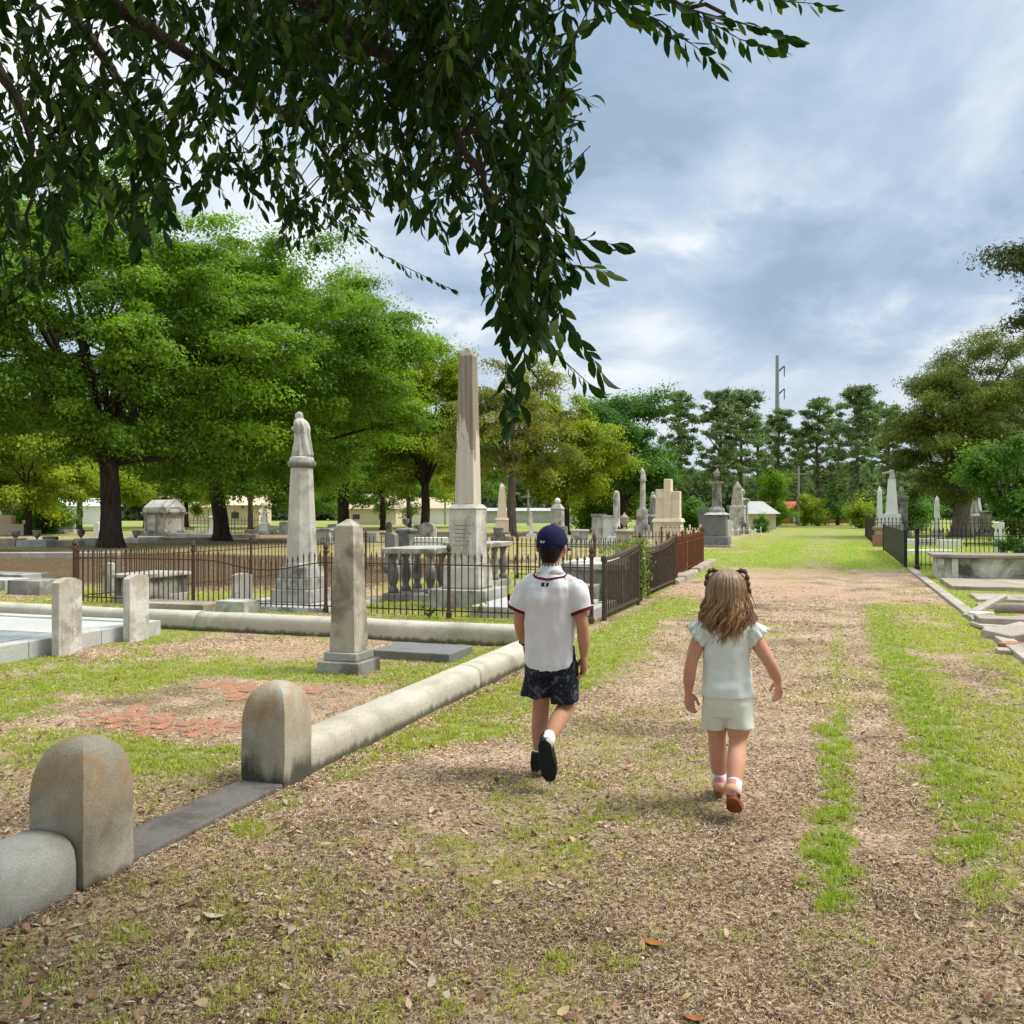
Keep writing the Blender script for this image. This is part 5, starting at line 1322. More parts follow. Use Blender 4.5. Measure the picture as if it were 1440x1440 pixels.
PN = [(955, 92, 548, 690, 66, 'tall loose pine with open crown, first left of the track end', 48), (1012, 88, 545, 680, 62, 'left half of the paired pines above the dark column', 46), (1042, 92, 543, 672, 84, 'right half of the paired pines, broad flat crown', 56),
      (1096, 100, 572, 700, 58, 'pine standing in front of the steel transmission pole', 44), (1150, 98, 556, 695, 64, 'pine right of the transmission pole with rounded top', 48), (1206, 88, 540, 705, 76, 'grey green tall pine left of the cedar', 64),
      (1178, 104, 585, 715, 62, 'smaller pine filling the gap left of the grey green pine', 40), (1065, 106, 590, 715, 56, 'lower pine between paired pines and transmission pole', 40), (1248, 96, 560, 715, 70, 'pine mostly hidden behind the cedar', 40), (1122, 110, 600, 722, 50, 'low far pine at the very end of the track', 36)]
for i, (px, Y, yt, yb, w, lab, nc) in enumerate(PN): pine(px, Y, yt, yb, w, lab, 70 + i, nc)
def shrub(px, Y, ytop, wpx, label, pal, seed, n=9000, LW=(.2, .1), name='shrub', ybase=None, group=None, mat=None, cr=.5, clumps=22):
    s = Y / F; Ht = H(ytop, Y); w = wpx * s / 2
    return tree(name, label, A(px, Y), Y, .07, Ht * .35, (0, 0, Ht * .5), (w * .85, w * .8, Ht * .45), clumps, cr, n, LW, pal, seed, flat=.85, limbs=7, hollow=.4, lower=-2, mat=mat, cat='shrub', group=group)
shrub(1132, 96, 690, 46, 'yellow green bush in front of the red building', YEL, 101, cr=.8)
shrub(1092, 92, 655, 46, 'small leafy tree with thin trunks beside the white panel', OAK, 102, 14000, cr=.9, clumps=26)
shrub(972, 75, 703, 34, 'bright green bush behind the red rusted fence', GLO, 103, cr=.6)
shrub(1212, 82, 708, 34, 'small yellow green bush below the grey green pine', YEL, 104, cr=.6)
shrub(1072, 66, 728, 18, 'small clipped dark bush beside the pavilion', DEEP, 105, 5000, (.12, .07), cr=.3)
shrub(845, 70, 690, 90, 'wide shrubbery below the dense dark green tree', OAK, 106, 20000, cr=.9, clumps=34)
shrub(1160, 104, 700, 70, 'dark understorey bush at the track end, right of the red building', DEEP, 107, 16000, cr=1.0, clumps=26)
shrub(1280, 74, 690, 90, 'dark thicket behind the white monuments on the right', DEEP, 108, 22000, cr=1.0, clumps=34)
shrub(60, 62, 700, 80, 'green thicket behind the urn planters at far left', DEEP, 109, 16000, cr=.8, clumps=26)
shrub(1428, 30, 750, 44, 'light green leafy shrub at the right edge behind the black fence', GLO, 110, 2600, (.085, .05), cr=.22, clumps=16)
# cedars
tree('cedar_tree', 'big olive cedar with stout ribbed trunk right of the track', A(1352, 54), 54, .52, 4.0, (-.1, 0, 6.5), (4.2, 4.1, 4.4), 150, .95, 150000, (.20, .05), CED, 120, mat=M_needle, barkm=M_bark2, flat=.55, hollow=.45, limbs=18, twigs=40, updir=.2, bump=.4, lower=-2)
tree('cedar_tree', 'second olive cedar behind the glossy bush at the right edge', A(1452, 62), 62, .45, 4.0, (0, 0, 7.4), (4.0, 4.0, 4.4), 80, 1.0, 60000, (.24, .06), CED, 121, mat=M_needle, barkm=M_bark2, flat=.55, hollow=.45, limbs=12, updir=.2, bump=.4)
tree('cedar_tree', 'dark cedar boughs entering from the right edge high up', A(1636, 24), 24, .40, 3.5, (0, 0, 8.1), (3.3, 3.6, 2.4), 150, .58, 130000, (.13, .045), ((.06, .085, .018), (.12, .14, .03)), 122, mat=M_needle, flat=.6, hollow=.45, limbs=14, bump=.3, lower=-.6)
tree('magnolia_bush', 'glossy dark green magnolia bush right of the cedar trunk', A(1424, 42), 42, .16, 1.4, (0, 0, 2.75), (1.75, 1.7, 2.3), 46, .62, 20000, (.20, .095), GLO, 123, flat=.8, hollow=.6, limbs=8, lower=-2, cat='bush')

# distant belt of wood that closes the view
def treeline():
    rg = np.random.default_rng(5); Ps = []; N = 90000
    x = rg.uniform(-190, 190, N); y = 165 + rg.uniform(0, 14, N) + 12 * np.sin(x * .03)
    top = 5.5 + 4.5 * fbm(x * .09, x * 0 + 3, 3) + 3 * fbm(x * .35, x * 0 + 1, 4)
    z = rg.uniform(0, 1, N) ** .8 * top
    P = np.stack([x, y, z], -1); L = rg.uniform(.8, 1.6, N)
    k = rg.uniform(0, 1, (N, 1)); col = np.array([[.10, .15, .075]]) * (1 - k) + np.array([[.17, .22, .11]]) * k
    o = leaf_cards(rg, P, rg.normal(0, 1, (N, 3)) + np.array([0, -.8, .6]), L, L * .7, col, 'distant_woods', M_oak, None); tag(o, kind='stuff')
treeline()

# vine over a post between the two gate panels
def vine():
    x, y = UV(15.05, -3.05); r = thing('climbing_vine', 'green leafy vine climbing the post between the two brown gate panels', 'vine', x, y, 0, -TH)
    MB().box((0, 0, -.05), (.09, .09, 1.0)).build('post', M_iron, r)
    rg = np.random.default_rng(8); n = 1500
    t_ = rg.uniform(0, 1, n); P = np.stack([rg.normal(0, .075, n), rg.normal(0, .08, n), .02 + t_ * 1.0], -1)
    m = 330; s = rg.uniform(0, 1, m) ** 1.4; P2 = np.stack([rg.normal(0, .03, m), -s * 2.7, .97 - .06 * s + rg.normal(0, .022, m)], -1)
    P = np.concatenate([P, P2]); k = rg.uniform(0, 1, (len(P), 1)); col = np.array([[.10, .19, .02]]) * (1 - k) + np.array([[.26, .33, .06]]) * k
    L = rg.uniform(.03, .055, len(P)); leaf_cards(rg, P, rg.normal(0, 1, (len(P), 3)) + np.array([.4, -.5, .5]), L, L * .7, col, 'leaves', M_oak, r)
    mb = MB()
    for i in range(4): mb.tube([(rg.normal(0, .05), rg.normal(0, .05), k_) for k_ in np.linspace(0, 1, 8)], .008, 4)
    mb.tube([(0, -a, .97 - .02 * a) for a in np.linspace(0, 2.7, 10)], .008, 4); mb.build('stem', M_bark2, r)
vine()
def weed(px, py, h, n, label, seed, pal=((.13, .22, .03), (.22, .32, .06))):
    x, y = G(px, py); rg = np.random.default_rng(seed); r = thing('weed', label, 'plant', x, y)
    P = []; D = []
    mb = MB()
    for i in range(n):
        a = rg.uniform(0, 2 * PI); l = rg.uniform(.5, 1) * h; e = Vector((math.cos(a) * l * .6, math.sin(a) * l * .6, l * .8))
        mb.tube([(0, 0, 0), e * .5 + Vector((0, 0, l * .12)), e], .003, 4)
        for k in range(9): P.append(np.array(e) * (k + 1) / 9 + rg.normal(0, .01, 3))
    mb.build('stem', M_bark2, r); P = np.array(P); m = len(P); k = rg.uniform(0, 1, (m, 1))
    L = rg.uniform(.05, .09, m) * (h / .25); leaf_cards(rg, P, rg.normal(0, .6, (m, 3)) + np.array([0, 0, .8]), L, L * .4, np.array(pal[0]) * (1 - k) + np.array(pal[1]) * k, 'leaves', M_oak, r)
weed(672, 866, .26, 9, 'spiky green weed at the edge of the pale ledger slab inside the fence', 1)
weed(56, 917, .16, 7, 'green weed growing against the nearer thin headstone', 2)
weed(833, 862, .28, 12, 'dark leafy weed against the fence beside the nearer gate panel', 3, ((.05, .1, .02), (.09, .15, .03)))
weed(603, 868, .2, 7, 'small dark weed at the post left of the pale ledger slab', 4, ((.06, .11, .02), (.1, .17, .03)))

# ---------------------------------------------------------------- the tree we stand under
M_over = leafmat('overhang_leaf', (1, 1, 1), 0.22, (1.7, 1.9, 0.6), 0.55, 0.12)
def overhang():
    rg = np.random.default_rng(21)
    r = thing('overhanging_oak', 'oak overhead whose dark leafy boughs hang into the top of the view', 'tree', -5.2, -3.2)
    O = Vector((-5.2, -3.2, 0)); rel = lambda p: Vector(p) - O
    MB().tube([rel((-5.2, -3.2, -.1)), rel((-5.15, -3.15, .5)), rel((-5.1, -3.0, 2.2)), rel((-4.9, -2.6, 4.2)), rel((-4.5, -2.0, 6.0))], [.55, .42, .36, .30, .2], 14).build('trunk', M_bark, r, smooth=True)
    def U(px, py, Y): return Vector((A(px, Y), Y, H(py, Y)))
    limbs = [
        [(-4.95, -2.7, 3.2), (-3.6, .2, 4.0), U(60, -60, 3.6), U(240, 60, 3.9), U(420, 170, 4.2), U(520, 300, 4.5)],
        [(-4.95, -2.7, 3.6), (-3.0, .2, 4.3), U(190, -160, 3.3), U(400, -20, 3.3), U(560, 90, 3.2), U(680, 240, 3.0), U(712, 380, 2.9)],
        [(-4.8, -2.5, 4.0), (-2.2, .2, 4.6), U(420, -220, 3.0), U(640, -90, 3.0), U(860, -20, 3.1), U(1020, 20, 3.2)],
        [(-4.95, -2.7, 3.0), (-3.9, .6, 3.5), U(-60, 0, 4.0), U(40, 160, 4.0), U(40, 330, 3.9)],
        [(-4.9, -2.6, 3.3), (-3.2, .8, 3.9), U(90, 0, 4.6), U(200, 160, 4.8), U(230, 300, 4.8)],
        [(-4.8, -2.5, 3.9), (-2.6, .4, 4.4), U(330, -120, 4.0), U(500, 40, 4.2), U(610, 170, 4.2), U(650, 300, 4.2)],
    ]
    LP = []; mb = MB()
    for L in limbs:
        L = [Vector(p) for p in L]; q = []
        for a, b in zip(L[:-1], L[1:]):
            for k in range(6): q.append(a.lerp(b, k / 6) + Vector((rg.normal(0, .012), 0, rg.normal(0, .012))))
        q.append(L[-1]); n = len(q); mb.tube([rel(p) for p in q], [.085 * (1 - k / n) ** 1.6 + .006 for k in range(n)], 7); LP += q[8:]
    LPn = np.array([tuple(p) for p in LP])
    bx = [-40, 0, 40, 80, 130, 170, 210, 245, 290, 340, 380, 420, 450, 500, 560, 600, 640, 680, 705, 722, 750, 775, 790, 800, 812]
    by = [450, 440, 420, 340, 325, 315, 365, 372, 300, 265, 325, 345, 340, 300, 310, 320, 340, 370, 430, 470, 430, 340, 240, 190, 110]
    tw = []                                   # (list of points, leaf length, spacing)
    n = 0
    while n < 620:
        x = rg.uniform(-40, 800); bot = np.interp(x, bx, by); y = rg.uniform(-60, bot)
        dense = 1.0 if (y < bot * .6 and fbm(np.array(x / 85), np.array(y / 85), 61, 2) > .36) else 0.45
        if rg.random() > dense: continue
        if x > 700 and y < 230 and rg.random() < .25: continue
        Y = rg.uniform(2.7, 4.9) if x < 560 else rg.uniform(2.6, 3.9)
        tip = U(x, y, Y); ln = rg.uniform(.18, .40); a = rg.uniform(0, 2 * PI)
        base = tip + Vector((math.cos(a) * ln * .55, math.sin(a) * ln * .4, ln * rg.uniform(.35, .95)))
        tw.append(([base, base.lerp(tip, .5) + Vector((0, 0, .05 * ln / .3)), tip], rg.uniform(.062, .092), .020)); n += 1
    for k in range(34):
        x = rg.uniform(-40, 250); bot = np.interp(x, bx, by); y = bot - rg.uniform(0, 1) ** 1.5 * 170; Y = rg.uniform(3.2, 4.8); tip = U(x, y, Y); ln = rg.uniform(.2, .4); a = rg.uniform(0, 2 * PI)
        base = tip + Vector((math.cos(a) * ln * .5, math.sin(a) * ln * .4, ln * rg.uniform(.4, .95))); tw.append(([base, base.lerp(tip, .5) + Vector((0, 0, .06)), tip], rg.uniform(.06, .09), .020))
    def px_twig(pts, Y, leaf=.082, sp=.02): tw.append(([U(x, y, Y + dy) for x, y, dy in pts], leaf, sp))
    for pts, Y in (([(690, 150, .1), (715, 250, 0), (770, 330, 0), (858, 343, -.05)], 2.75), ([(712, 300, .1), (752, 380, 0), (800, 460, 0), (845, 520, 0)], 2.8), ([(705, 330, .1), (735, 440, 0), (738, 520, .05), (722, 588, 0)], 2.7),
                   ([(712, 380, .1), (745, 450, 0), (785, 500, 0), (832, 543, 0)], 2.85), ([(700, 260, .1), (752, 350, 0), (800, 372, 0), (846, 380, 0)], 2.8), ([(690, 200, .1), (720, 320, 0), (735, 400, 0), (760, 470, 0)], 2.6),
                   ([(700, 180, .1), (740, 290, 0), (790, 330, 0), (815, 345, 0)], 2.7), ([(716, 340, .05), (722, 430, 0), (712, 500, 0), (708, 570, 0)], 2.9),
                   ([(660, 60, .1), (730, 100, 0), (785, 122, 0), (826, 138, 0)], 3.3), ([(690, 20, .1), (735, 120, 0), (765, 200, 0), (785, 250, 0)], 2.9), ([(690, 90, .1), (740, 190, 0), (760, 250, 0), (800, 310, 0)], 2.7),
                   ([(760, -60, .1), (860, 0, 0), (930, 30, 0), (1008, 88, 0)], 2.9), ([(860, -30, .1), (960, 10, 0), (1040, 32, 0), (1104, 50, 0)], 3.2), ([(980, -30, .1), (1060, -5, 0), (1110, 2, 0), (1156, 6, 0)], 3.4),
                   ([(800, -50, .1), (880, 0, 0), (915, 30, 0), (955, 62, 0)], 2.7), ([(900, -30, .1), (980, 20, 0), (1040, 55, 0), (1090, 70, 0)], 3.6), ([(760, -40, .1), (800, -10, 0), (850, 5, 0), (880, 20, 0)], 2.5), ([(860, -40, .1), (930, -5, 0), (990, 20, 0), (1012, 60, 0)], 2.9)):
        px_twig(pts, Y)
    px_twig([(470, 300, .1), (540, 360, 0), (590, 385, 0), (632, 406, 0)], 4.6, .06, .03)
    for k in range(26):
        x = rg.uniform(695, 790); y = rg.uniform(300, 500); px_twig([(x - rg.uniform(0, 30), y - 70, .05), (x, y - 30, 0), (x + rg.uniform(-25, 35), y, 0)], rg.uniform(2.6, 3.2))
    for k in range(46):
        x = rg.uniform(380, 640); y = rg.uniform(180, 350); px_twig([(x - rg.uniform(-20, 40), y - 60, .1), (x, y - 25, 0), (x + rg.uniform(-25, 35), y, 0)], rg.uniform(3.8, 5.2), .06)
    P = []; AX = []; NR = []; LL = []; WW = []
    tmb = MB()
    for pts, leaf, sp in tw:
        # connect to the nearest limb
        b = pts[0]; dd = np.linalg.norm(LPn - np.array(tuple(b)), axis=1); near = LP[int(dd.argmin())]
        if dd.min() < .35:
            tmb.tube([rel(near), rel(near.lerp(b, .5) + Vector((0, 0, .04))), rel(b)], [.0035, .003, .0022], 4)
        tot = sum((q - p).length for p, q in zip(pts[:-1], pts[1:])); m = max(3, int(tot / sp)); side = 1
        tmb.tube([rel(p) for p in pts], [.0024] * (len(pts) - 1) + [.001], 4)
        cum = [0]
        for p, q in zip(pts[:-1], pts[1:]): cum.append(cum[-1] + (q - p).length)
        for k in range(m + 2):
            s = tot * (.12 + .88 * min(1, k / m)); i = max(j for j in range(len(pts) - 1) if cum[j] <= s + 1e-9)
            f = (s - cum[i]) / max(1e-6, cum[i + 1] - cum[i]); p = pts[i].lerp(pts[i + 1], min(1, f)); t = (pts[i + 1] - pts[i]).normalized()
            sd = t.cross(Vector((rg.normal(0, .5), rg.normal(0, .5), 1))).normalized() * side; side = -side
            ax = (t * rg.uniform(.35, 1.1) + sd * rg.uniform(.5, 1.0) + Vector((0, 0, -rg.uniform(.1, .95)))).normalized()
            if k >= m: ax = (t + Vector((rg.normal(0, .3), rg.normal(0, .3), -.2))).normalized()
            nr = ax.cross(Vector((rg.normal(0, 1), rg.normal(0, 1), rg.normal(0, .6)))).normalized()
            l = leaf * rg.uniform(.6, 1.15); P.append(tuple(rel(p))); AX.append(tuple(ax)); NR.append(tuple(nr)); LL.append(l); WW.append(l * rg.uniform(.28, .42))
    mb.build('branches', M_bark, r, smooth=True); tmb.build('twigs', M_bark, r)
    P = np.array(P); AX = np.array(AX); NR = np.array(NR); LL = np.array(LL)[:, None]; WW = np.array(WW)[:, None]; SD = np.cross(NR, AX); n = len(P)
    rows = []; cv = rg.normal(0, .12, (n, 1))
    for s, w in ((0.0, .06), (.12, .22), (.35, .86), (.6, 1.0), (.82, .62), (1.0, .03)):
        c = P + AX * LL * s + NR * LL * cv * (s * (1 - s) * 4)
        rows += [c - SD * WW * w * .5 + NR * WW * w * .12, c, c + SD * WW * w * .5 + NR * WW * w * .12]
    V = np.stack(rows, 1).reshape(-1, 3); k = np.arange(n)[:, None] * 18; fs = []
    for q in range(5):
        a = q * 3; fs += [k + np.array([[a, a + 1, a + 4, a + 3]]), k + np.array([[a + 1, a + 2, a + 5, a + 4]])]
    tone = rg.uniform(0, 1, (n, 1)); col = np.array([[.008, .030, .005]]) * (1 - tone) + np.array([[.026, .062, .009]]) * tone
    new = (rg.uniform(0, 1, (n, 1)) < .16); col = np.where(new, np.array([[.07, .12, .022]]), col)  # young leaves; the brighter green also paints in sunlit patches
    print('overhang leaves', n)
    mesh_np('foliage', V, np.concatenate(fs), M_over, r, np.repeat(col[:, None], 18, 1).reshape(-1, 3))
    # the rest of the crown, above and behind the viewer
    C, Q, idx, d, rr = crown_points(rg, (0, 0, 0), (6.6, 6.0, 2.6), 150, .95, 80000, .6, .3, -2)
    Q = Q + np.array([-3.3, .2, 6.3])
    bad = (Q[:, 1] > .3) & (Q[:, 2] < 1.45 + .60 * Q[:, 1] + .35) | (Q[:, 2] < 3.1)
    Q = Q[~bad]; d = d[~bad]; m = len(Q); tone = rg.uniform(0, 1, (m, 1))
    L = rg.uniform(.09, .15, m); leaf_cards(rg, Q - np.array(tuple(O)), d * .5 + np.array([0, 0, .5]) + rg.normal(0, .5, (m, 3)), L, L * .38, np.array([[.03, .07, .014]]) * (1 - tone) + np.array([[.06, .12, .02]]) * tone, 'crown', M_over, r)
overhang()
# ================================================================ the two children
def skin(name, col):
    t = NT(name); P = t.n('TexCoord').outputs['Object']
    n = t.noise(P, 6, 4, .5); c = t.mix(t.ramp(n, .3, .7), c4(col), c4((col[0] * .88, col[1] * .78, col[2] * .72)))
    c = t.mix(t.math('MULTIPLY', t.ramp(t.noise(P, 38, 4, .6), .5, .75), .3), c, c4((col[0] * .8, col[1] * .6, col[2] * .55)))
    b = t.bsdf(c, .68, t.bump(t.noise(P, 220, 2), .06, .002), .2); b.inputs['Subsurface Weight'].default_value = .12
    b.inputs['Subsurface Radius'].default_value = (.012, .005, .003); return t.done(b)
def cloth(name, col, var=.06, scale=14, weave=700, rough=.85, bump=.15):
    t = NT(name); P = t.n('TexCoord').outputs['Object']
    n = t.noise(P, scale, 4, .55); c = t.mix(t.ramp(n, .3, .7), c4(col), c4([x * (1 - var) for x in col[:3]]))
    return t.done(t.bsdf(c, rough, t.bump(t.noise(P, weave, 2), bump, .001), .15))
M_skin = skin('skin_boy', (0.50, 0.27, 0.17)); M_skin2 = skin('skin_girl', (0.60, 0.33, 0.22))
M_jersey = cloth('jersey_white', (0.74, 0.73, 0.76)); M_trim = cloth('trim_maroon', (0.13, 0.008, 0.025)); M_navy = cloth('cap_navy', (0.013, 0.013, 0.06), .2, bump=.25)
M_mint = cloth('top_mint', (0.72, 0.77, 0.73)); M_mint2 = cloth('shorts_mint', (0.68, 0.69, 0.60))
M_sock = cloth('sock_white', (0.78, 0.74, 0.76)); M_shoe = cloth('shoe_black', (0.018, 0.018, 0.022), .3, rough=.6); M_sole = cloth('sole_dark', (0.016, 0.022, 0.022), .3, rough=.7); M_soleg = cloth('sole_grey', (0.16, 0.155, 0.15), .2, rough=.7)
M_pink = cloth('shoe_pink', (0.62, 0.30, 0.26), .2, rough=.6); M_tan = cloth('sole_tan', (0.30, 0.095, 0.035), .3, rough=.7); M_peach = cloth('shoe_heel_peach', (0.66, 0.38, 0.22), .15)
M_hairb = cloth('hair_black', (0.012, 0.010, 0.009), .3, rough=.5); M_eye = cloth('eye_dark', (0.02, 0.015, 0.012), rough=.3); M_lip = cloth('lips', (0.45, 0.18, 0.14))
M_mark = cloth('mark_white', (0.8, 0.8, 0.8)); M_blk = cloth('strap_black', (0.012, 0.012, 0.014), rough=.4)
def pattern_cloth():
    t = NT('shorts_pattern'); P = t.n('TexCoord').outputs['Object']
    n1 = t.noise(P, 60, 4, .7, .6); n2 = t.noise(t.mapping(P, (1, 1, 1), (3, 1, 5)), 130, 3, .7); n3 = t.noise(P, 22, 3, .6, .5)
    c = t.mix(t.ramp(n3, .56, .64, 0, .7), (0.010, 0.013, 0.022, 1), (0.13, 0.12, 0.13, 1))
    c = t.mix(t.ramp(n1, .60, .66, 0, .75), c, (0.16, 0.24, 0.34, 1)); c = t.mix(t.ramp(n2, .66, .72), c, (0.6, 0.62, 0.66, 1))
    return t.done(t.bsdf(c, .8, None, .2))
M_short = pattern_cloth()

def ring(c, a, b, tan, ref=(1, 0, 0), n=20, pw=2.0):
    t = Vector(tan).normalized(); r = Vector(ref); r = (r - t * r.dot(t)).normalized(); s = t.cross(r); c = Vector(c); out = []
    for k in range(n):
        an = 2 * PI * k / n; ca, sa = math.cos(an), math.sin(an)
        ca = math.copysign(abs(ca) ** (2 / pw), ca); sa = math.copysign(abs(sa) ** (2 / pw), sa)
        out.append(tuple(c + r * a * ca + s * b * sa))
    return out
def limb(mb, pts, rad, n=16, ref=(1, 0, 0), end=True):
    """tapered limb through pts; rad = r or (a, b); smoothly interpolated"""
    P = [Vector(p) for p in pts]; R = [(q, q) if not hasattr(q, '__len__') else q for q in rad]; C = []; RR = []
    for i in range(len(P) - 1):
        p0 = P[max(i - 1, 0)]; p3 = P[min(i + 2, len(P) - 1)]
        for k in range(5):
            f = k / 5; a = P[i] * 2; b = P[i + 1] - p0; c = p0 * 2 - P[i] * 5 + P[i + 1] * 4 - p3; d = -p0 + P[i] * 3 - P[i + 1] * 3 + p3
            C.append((a + b * f + c * f * f + d * f ** 3) * .5); g = f * f * (3 - 2 * f); RR.append(tuple(R[i][j] * (1 - g) + R[i + 1][j] * g for j in (0, 1)))
    C.append(P[-1]); RR.append(R[-1])
    rings = []
    for i, c in enumerate(C):
        t = C[min(i + 1, len(C) - 1)] - C[max(i - 1, 0)]; rings.append(ring(c, RR[i][0], RR[i][1], t, ref, n))
    mb.loft(rings)
    mb.ball(tuple(C[0]), min(RR[0]) * .98, 10, 7)
    if end: mb.ball(tuple(C[-1]), min(RR[-1]) * .98, 10, 7)
def hand(mb, wrist, direc, palm_n, s, thumb_side, curl=.9):
    """palm with five bent fingers. direc: wrist to knuckles; palm_n: out of the palm; s: hand length"""
    d = Vector(direc).normalized(); nn = Vector(palm_n); nn = (nn - d * nn.dot(d)).normalized(); sd = d.cross(nn) * thumb_side; w = Vector(wrist)
    pl = s * .5; hw = s * .22
    rings = [ring(w + d * pl * f, hw * k, s * .105 * m, d, sd, 14, 2.4) for f, k, m in ((-.08, .62, 1.0), (.25, .80, 1.1), (.6, 1.0, 1.05), (.95, 1.0, .9), (1.08, .85, .6))]
    mb.loft(rings)
    for i, (off, ln) in enumerate(((.78, .44), (.28, .50), (-.24, .46), (-.72, .36))):
        b = w + d * pl * .92 + sd * hw * off; L = ln * s; c = curl * (1 + .12 * i); q = [b - d * .1 * pl]; p = b; a = .25 * c; dirn = d
        for k, seg in enumerate((.44, .32, .24)):
            dirn = (d * math.cos(a) + nn * math.sin(a)); p = p + dirn * L * seg; q.append(p); a += .62 * c
        r = s * .052; mb.tube(q, [r * 1.05, r, r * .92, r * .8], 10); mb.ball(tuple(q[-1]), r * .82, 8, 6)
    b = w + d * pl * .22 + sd * hw * .7; t1 = (d * .75 + sd * .65 + nn * .25).normalized(); p1 = b + t1 * s * .22; p2 = p1 + (d * .9 + nn * .45 + sd * .12).normalized() * s * .17; p3 = p2 + (d * .8 + nn * .7).normalized() * s * .12
    mb.tube([b, p1, p2, p3], [s * .08, s * .066, s * .058, s * .048], 10); mb.ball(tuple(p3), s * .048, 8, 6)
def head(mb, c, rx, ry, rz, neck_to, neck_r, fwd=(0, 1, 0)):
    c = Vector(c); f = Vector(fwd).normalized(); s = Vector((f.y, -f.x, 0)); u = Vector((0, 0, 1)); rings = []
    prof = [(-1.0, .30, .42, .32), (-.90, .46, .62, .22), (-.72, .62, .76, .12), (-.45, .80, .86, .05), (-.1, .95, .97, 0), (.2, 1.0, 1.0, -.02), (.5, .92, .93, -.03), (.75, .70, .72, -.04), (.93, .38, .40, -.03), (1.0, .08, .08, -.02)]
    for z, a, b, o in prof: rings.append(ring(c + u * rz * z + f * ry * o, rx * a, ry * b, u, s, 22))
    mb.loft(rings)
    mb.tube([c + f * ry * .92 + u * rz * .05, c + f * ry * 1.10 - u * rz * .20, c + f * ry * .98 - u * rz * .30], [rx * .10, rx * .17, rx * .13], 8)
    for q in (-1, 1):
        e = c + s * q * rx * 1.12 - f * ry * .12 - u * rz * .14
        mb.ball(tuple(e), rx * .30, 10, 7, (.55, .75, 1.15))
        mb.ball(tuple(c + s * q * rx * .55 + f * ry * .55 - u * rz * .38), rx * .38, 10, 7)
    limb(mb, [tuple(c - u * rz * .55 - f * ry * .15), tuple((c - u * rz * .8 - f * ry * .12) * .5 + Vector(neck_to) * .5), neck_to], [neck_r * 1.02, neck_r, neck_r * 1.25])
def face(parent, c, rx, ry, rz):
    c = Vector(c)
    for q in (-1, 1): MB().ball((c.x + q * rx * .38, c.y + ry * .90, c.z + rz * .03), rx * .13, 10, 7, (1.15, .5, .7)).build('eye', M_eye, parent, smooth=True)
    MB().tube([(c.x - rx * .28, c.y + ry * .93, c.z - rz * .52), (c.x, c.y + ry * 1.0, c.z - rz * .54), (c.x + rx * .28, c.y + ry * .93, c.z - rz * .52)], [rx * .04, rx * .085, rx * .04], 8).build('mouth', M_lip, parent, smooth=True)
def wrinkle(ob, amp, fs, seed):
    """soft cloth folds along the surface normal; fs = list of (scale xyz, weight)"""
    me = ob.data; co = get_co(me); no = get_no(me); d = np.zeros(len(co)); o = Vector((seed * 3.1, seed * 1.7, seed))
    for sc, w in fs:
        d += w * np.array([mnoise.noise(Vector((p[0] * sc[0], p[1] * sc[1], p[2] * sc[2])) + o) for p in co])
    set_co(me, co + no * (d * amp)[:, None])
def shoe(parent, heel, toe_dir, sole_n, L, w, m_up, m_sole, m_heel=None, hgt=.075, name='shoe'):
    """heel: sole point under the heel; toe_dir along the sole; sole_n: out of the sole (down when standing)"""
    t = Vector(toe_dir).normalized(); dn = Vector(sole_n); dn = (dn - t * dn.dot(t)).normalized(); up = -dn; sd = t.cross(up)
    M = Matrix((sd, t, up)).transposed(); H0 = Vector(heel)
    tr = lambda p: tuple(H0 + M @ Vector(p))
    mb = MB(); st = [(-.03, .62, .9), (.0, .74, 1.0), (.15, .80, 1.0), (.32, .80, .93), (.48, .90, .72), (.66, 1.02, .58), (.82, .96, .48), (.94, .74, .38), (1.0, .38, .26)]
    rings = [[tr((p[0], y * L, p[2])) for p in ring((0, 0, .018 + hgt * h * .5), w * .5 * k, hgt * h * .5 + .008, (0, 1, 0), (1, 0, 0), 18, 2.6)] for y, k, h in st]
    mb.loft(rings)
    rg2 = [[tr((p[0], p[1], p[2])) for p in ring((0, .10 * L, .03 + hgt * z), w * .40 * k, L * .155 * k, (0, 0, 1), (1, 0, 0), 18)] for z, k in ((.4, 1.05), (.8, 1.0), (1.15, .92))]
    mb.loft(rg2)
    o = mb.build(name, m_up, parent); remesh(o, .004, 4)
    outl = []; N = 28
    for k in range(N):
        a = 2 * PI * k / N; y = .5 + .53 * math.sin(a); wd = w * .5 * (1.02 + .08 * math.sin(a) - .12 * math.exp(-((y - .38) / .16) ** 2)); x = wd * math.copysign(abs(math.cos(a)) ** .75, math.cos(a)); outl.append((x, y * L))
    mb = MB(); vs = [tr((x, y, -.006 + .012 * max(0, y / L - .8) * 5 * .3)) for x, y in outl] + [tr((x * 1.03, y, .012)) for x, y in outl] + [tr((x, y, .026)) for x, y in outl]
    fs = [tuple(range(N)), tuple(reversed(range(2 * N, 3 * N)))]
    for q in (0, N):
        for k in range(N): j = (k + 1) % N; fs.append((q + k, q + j, q + N + j, q + N + k))
    mb.add(vs, fs); mb.build('sole', m_sole, o, bevel=.003)
    if m_heel: MB().loft([[tr(p) for p in ring((0, -.02 * L + .012, z), w * .40, .028, (0, 0, 1), (1, 0, 0), 16)] for z in (.028, .045, .062)]).build('heel_tab', m_heel, o, smooth=True)
    return o
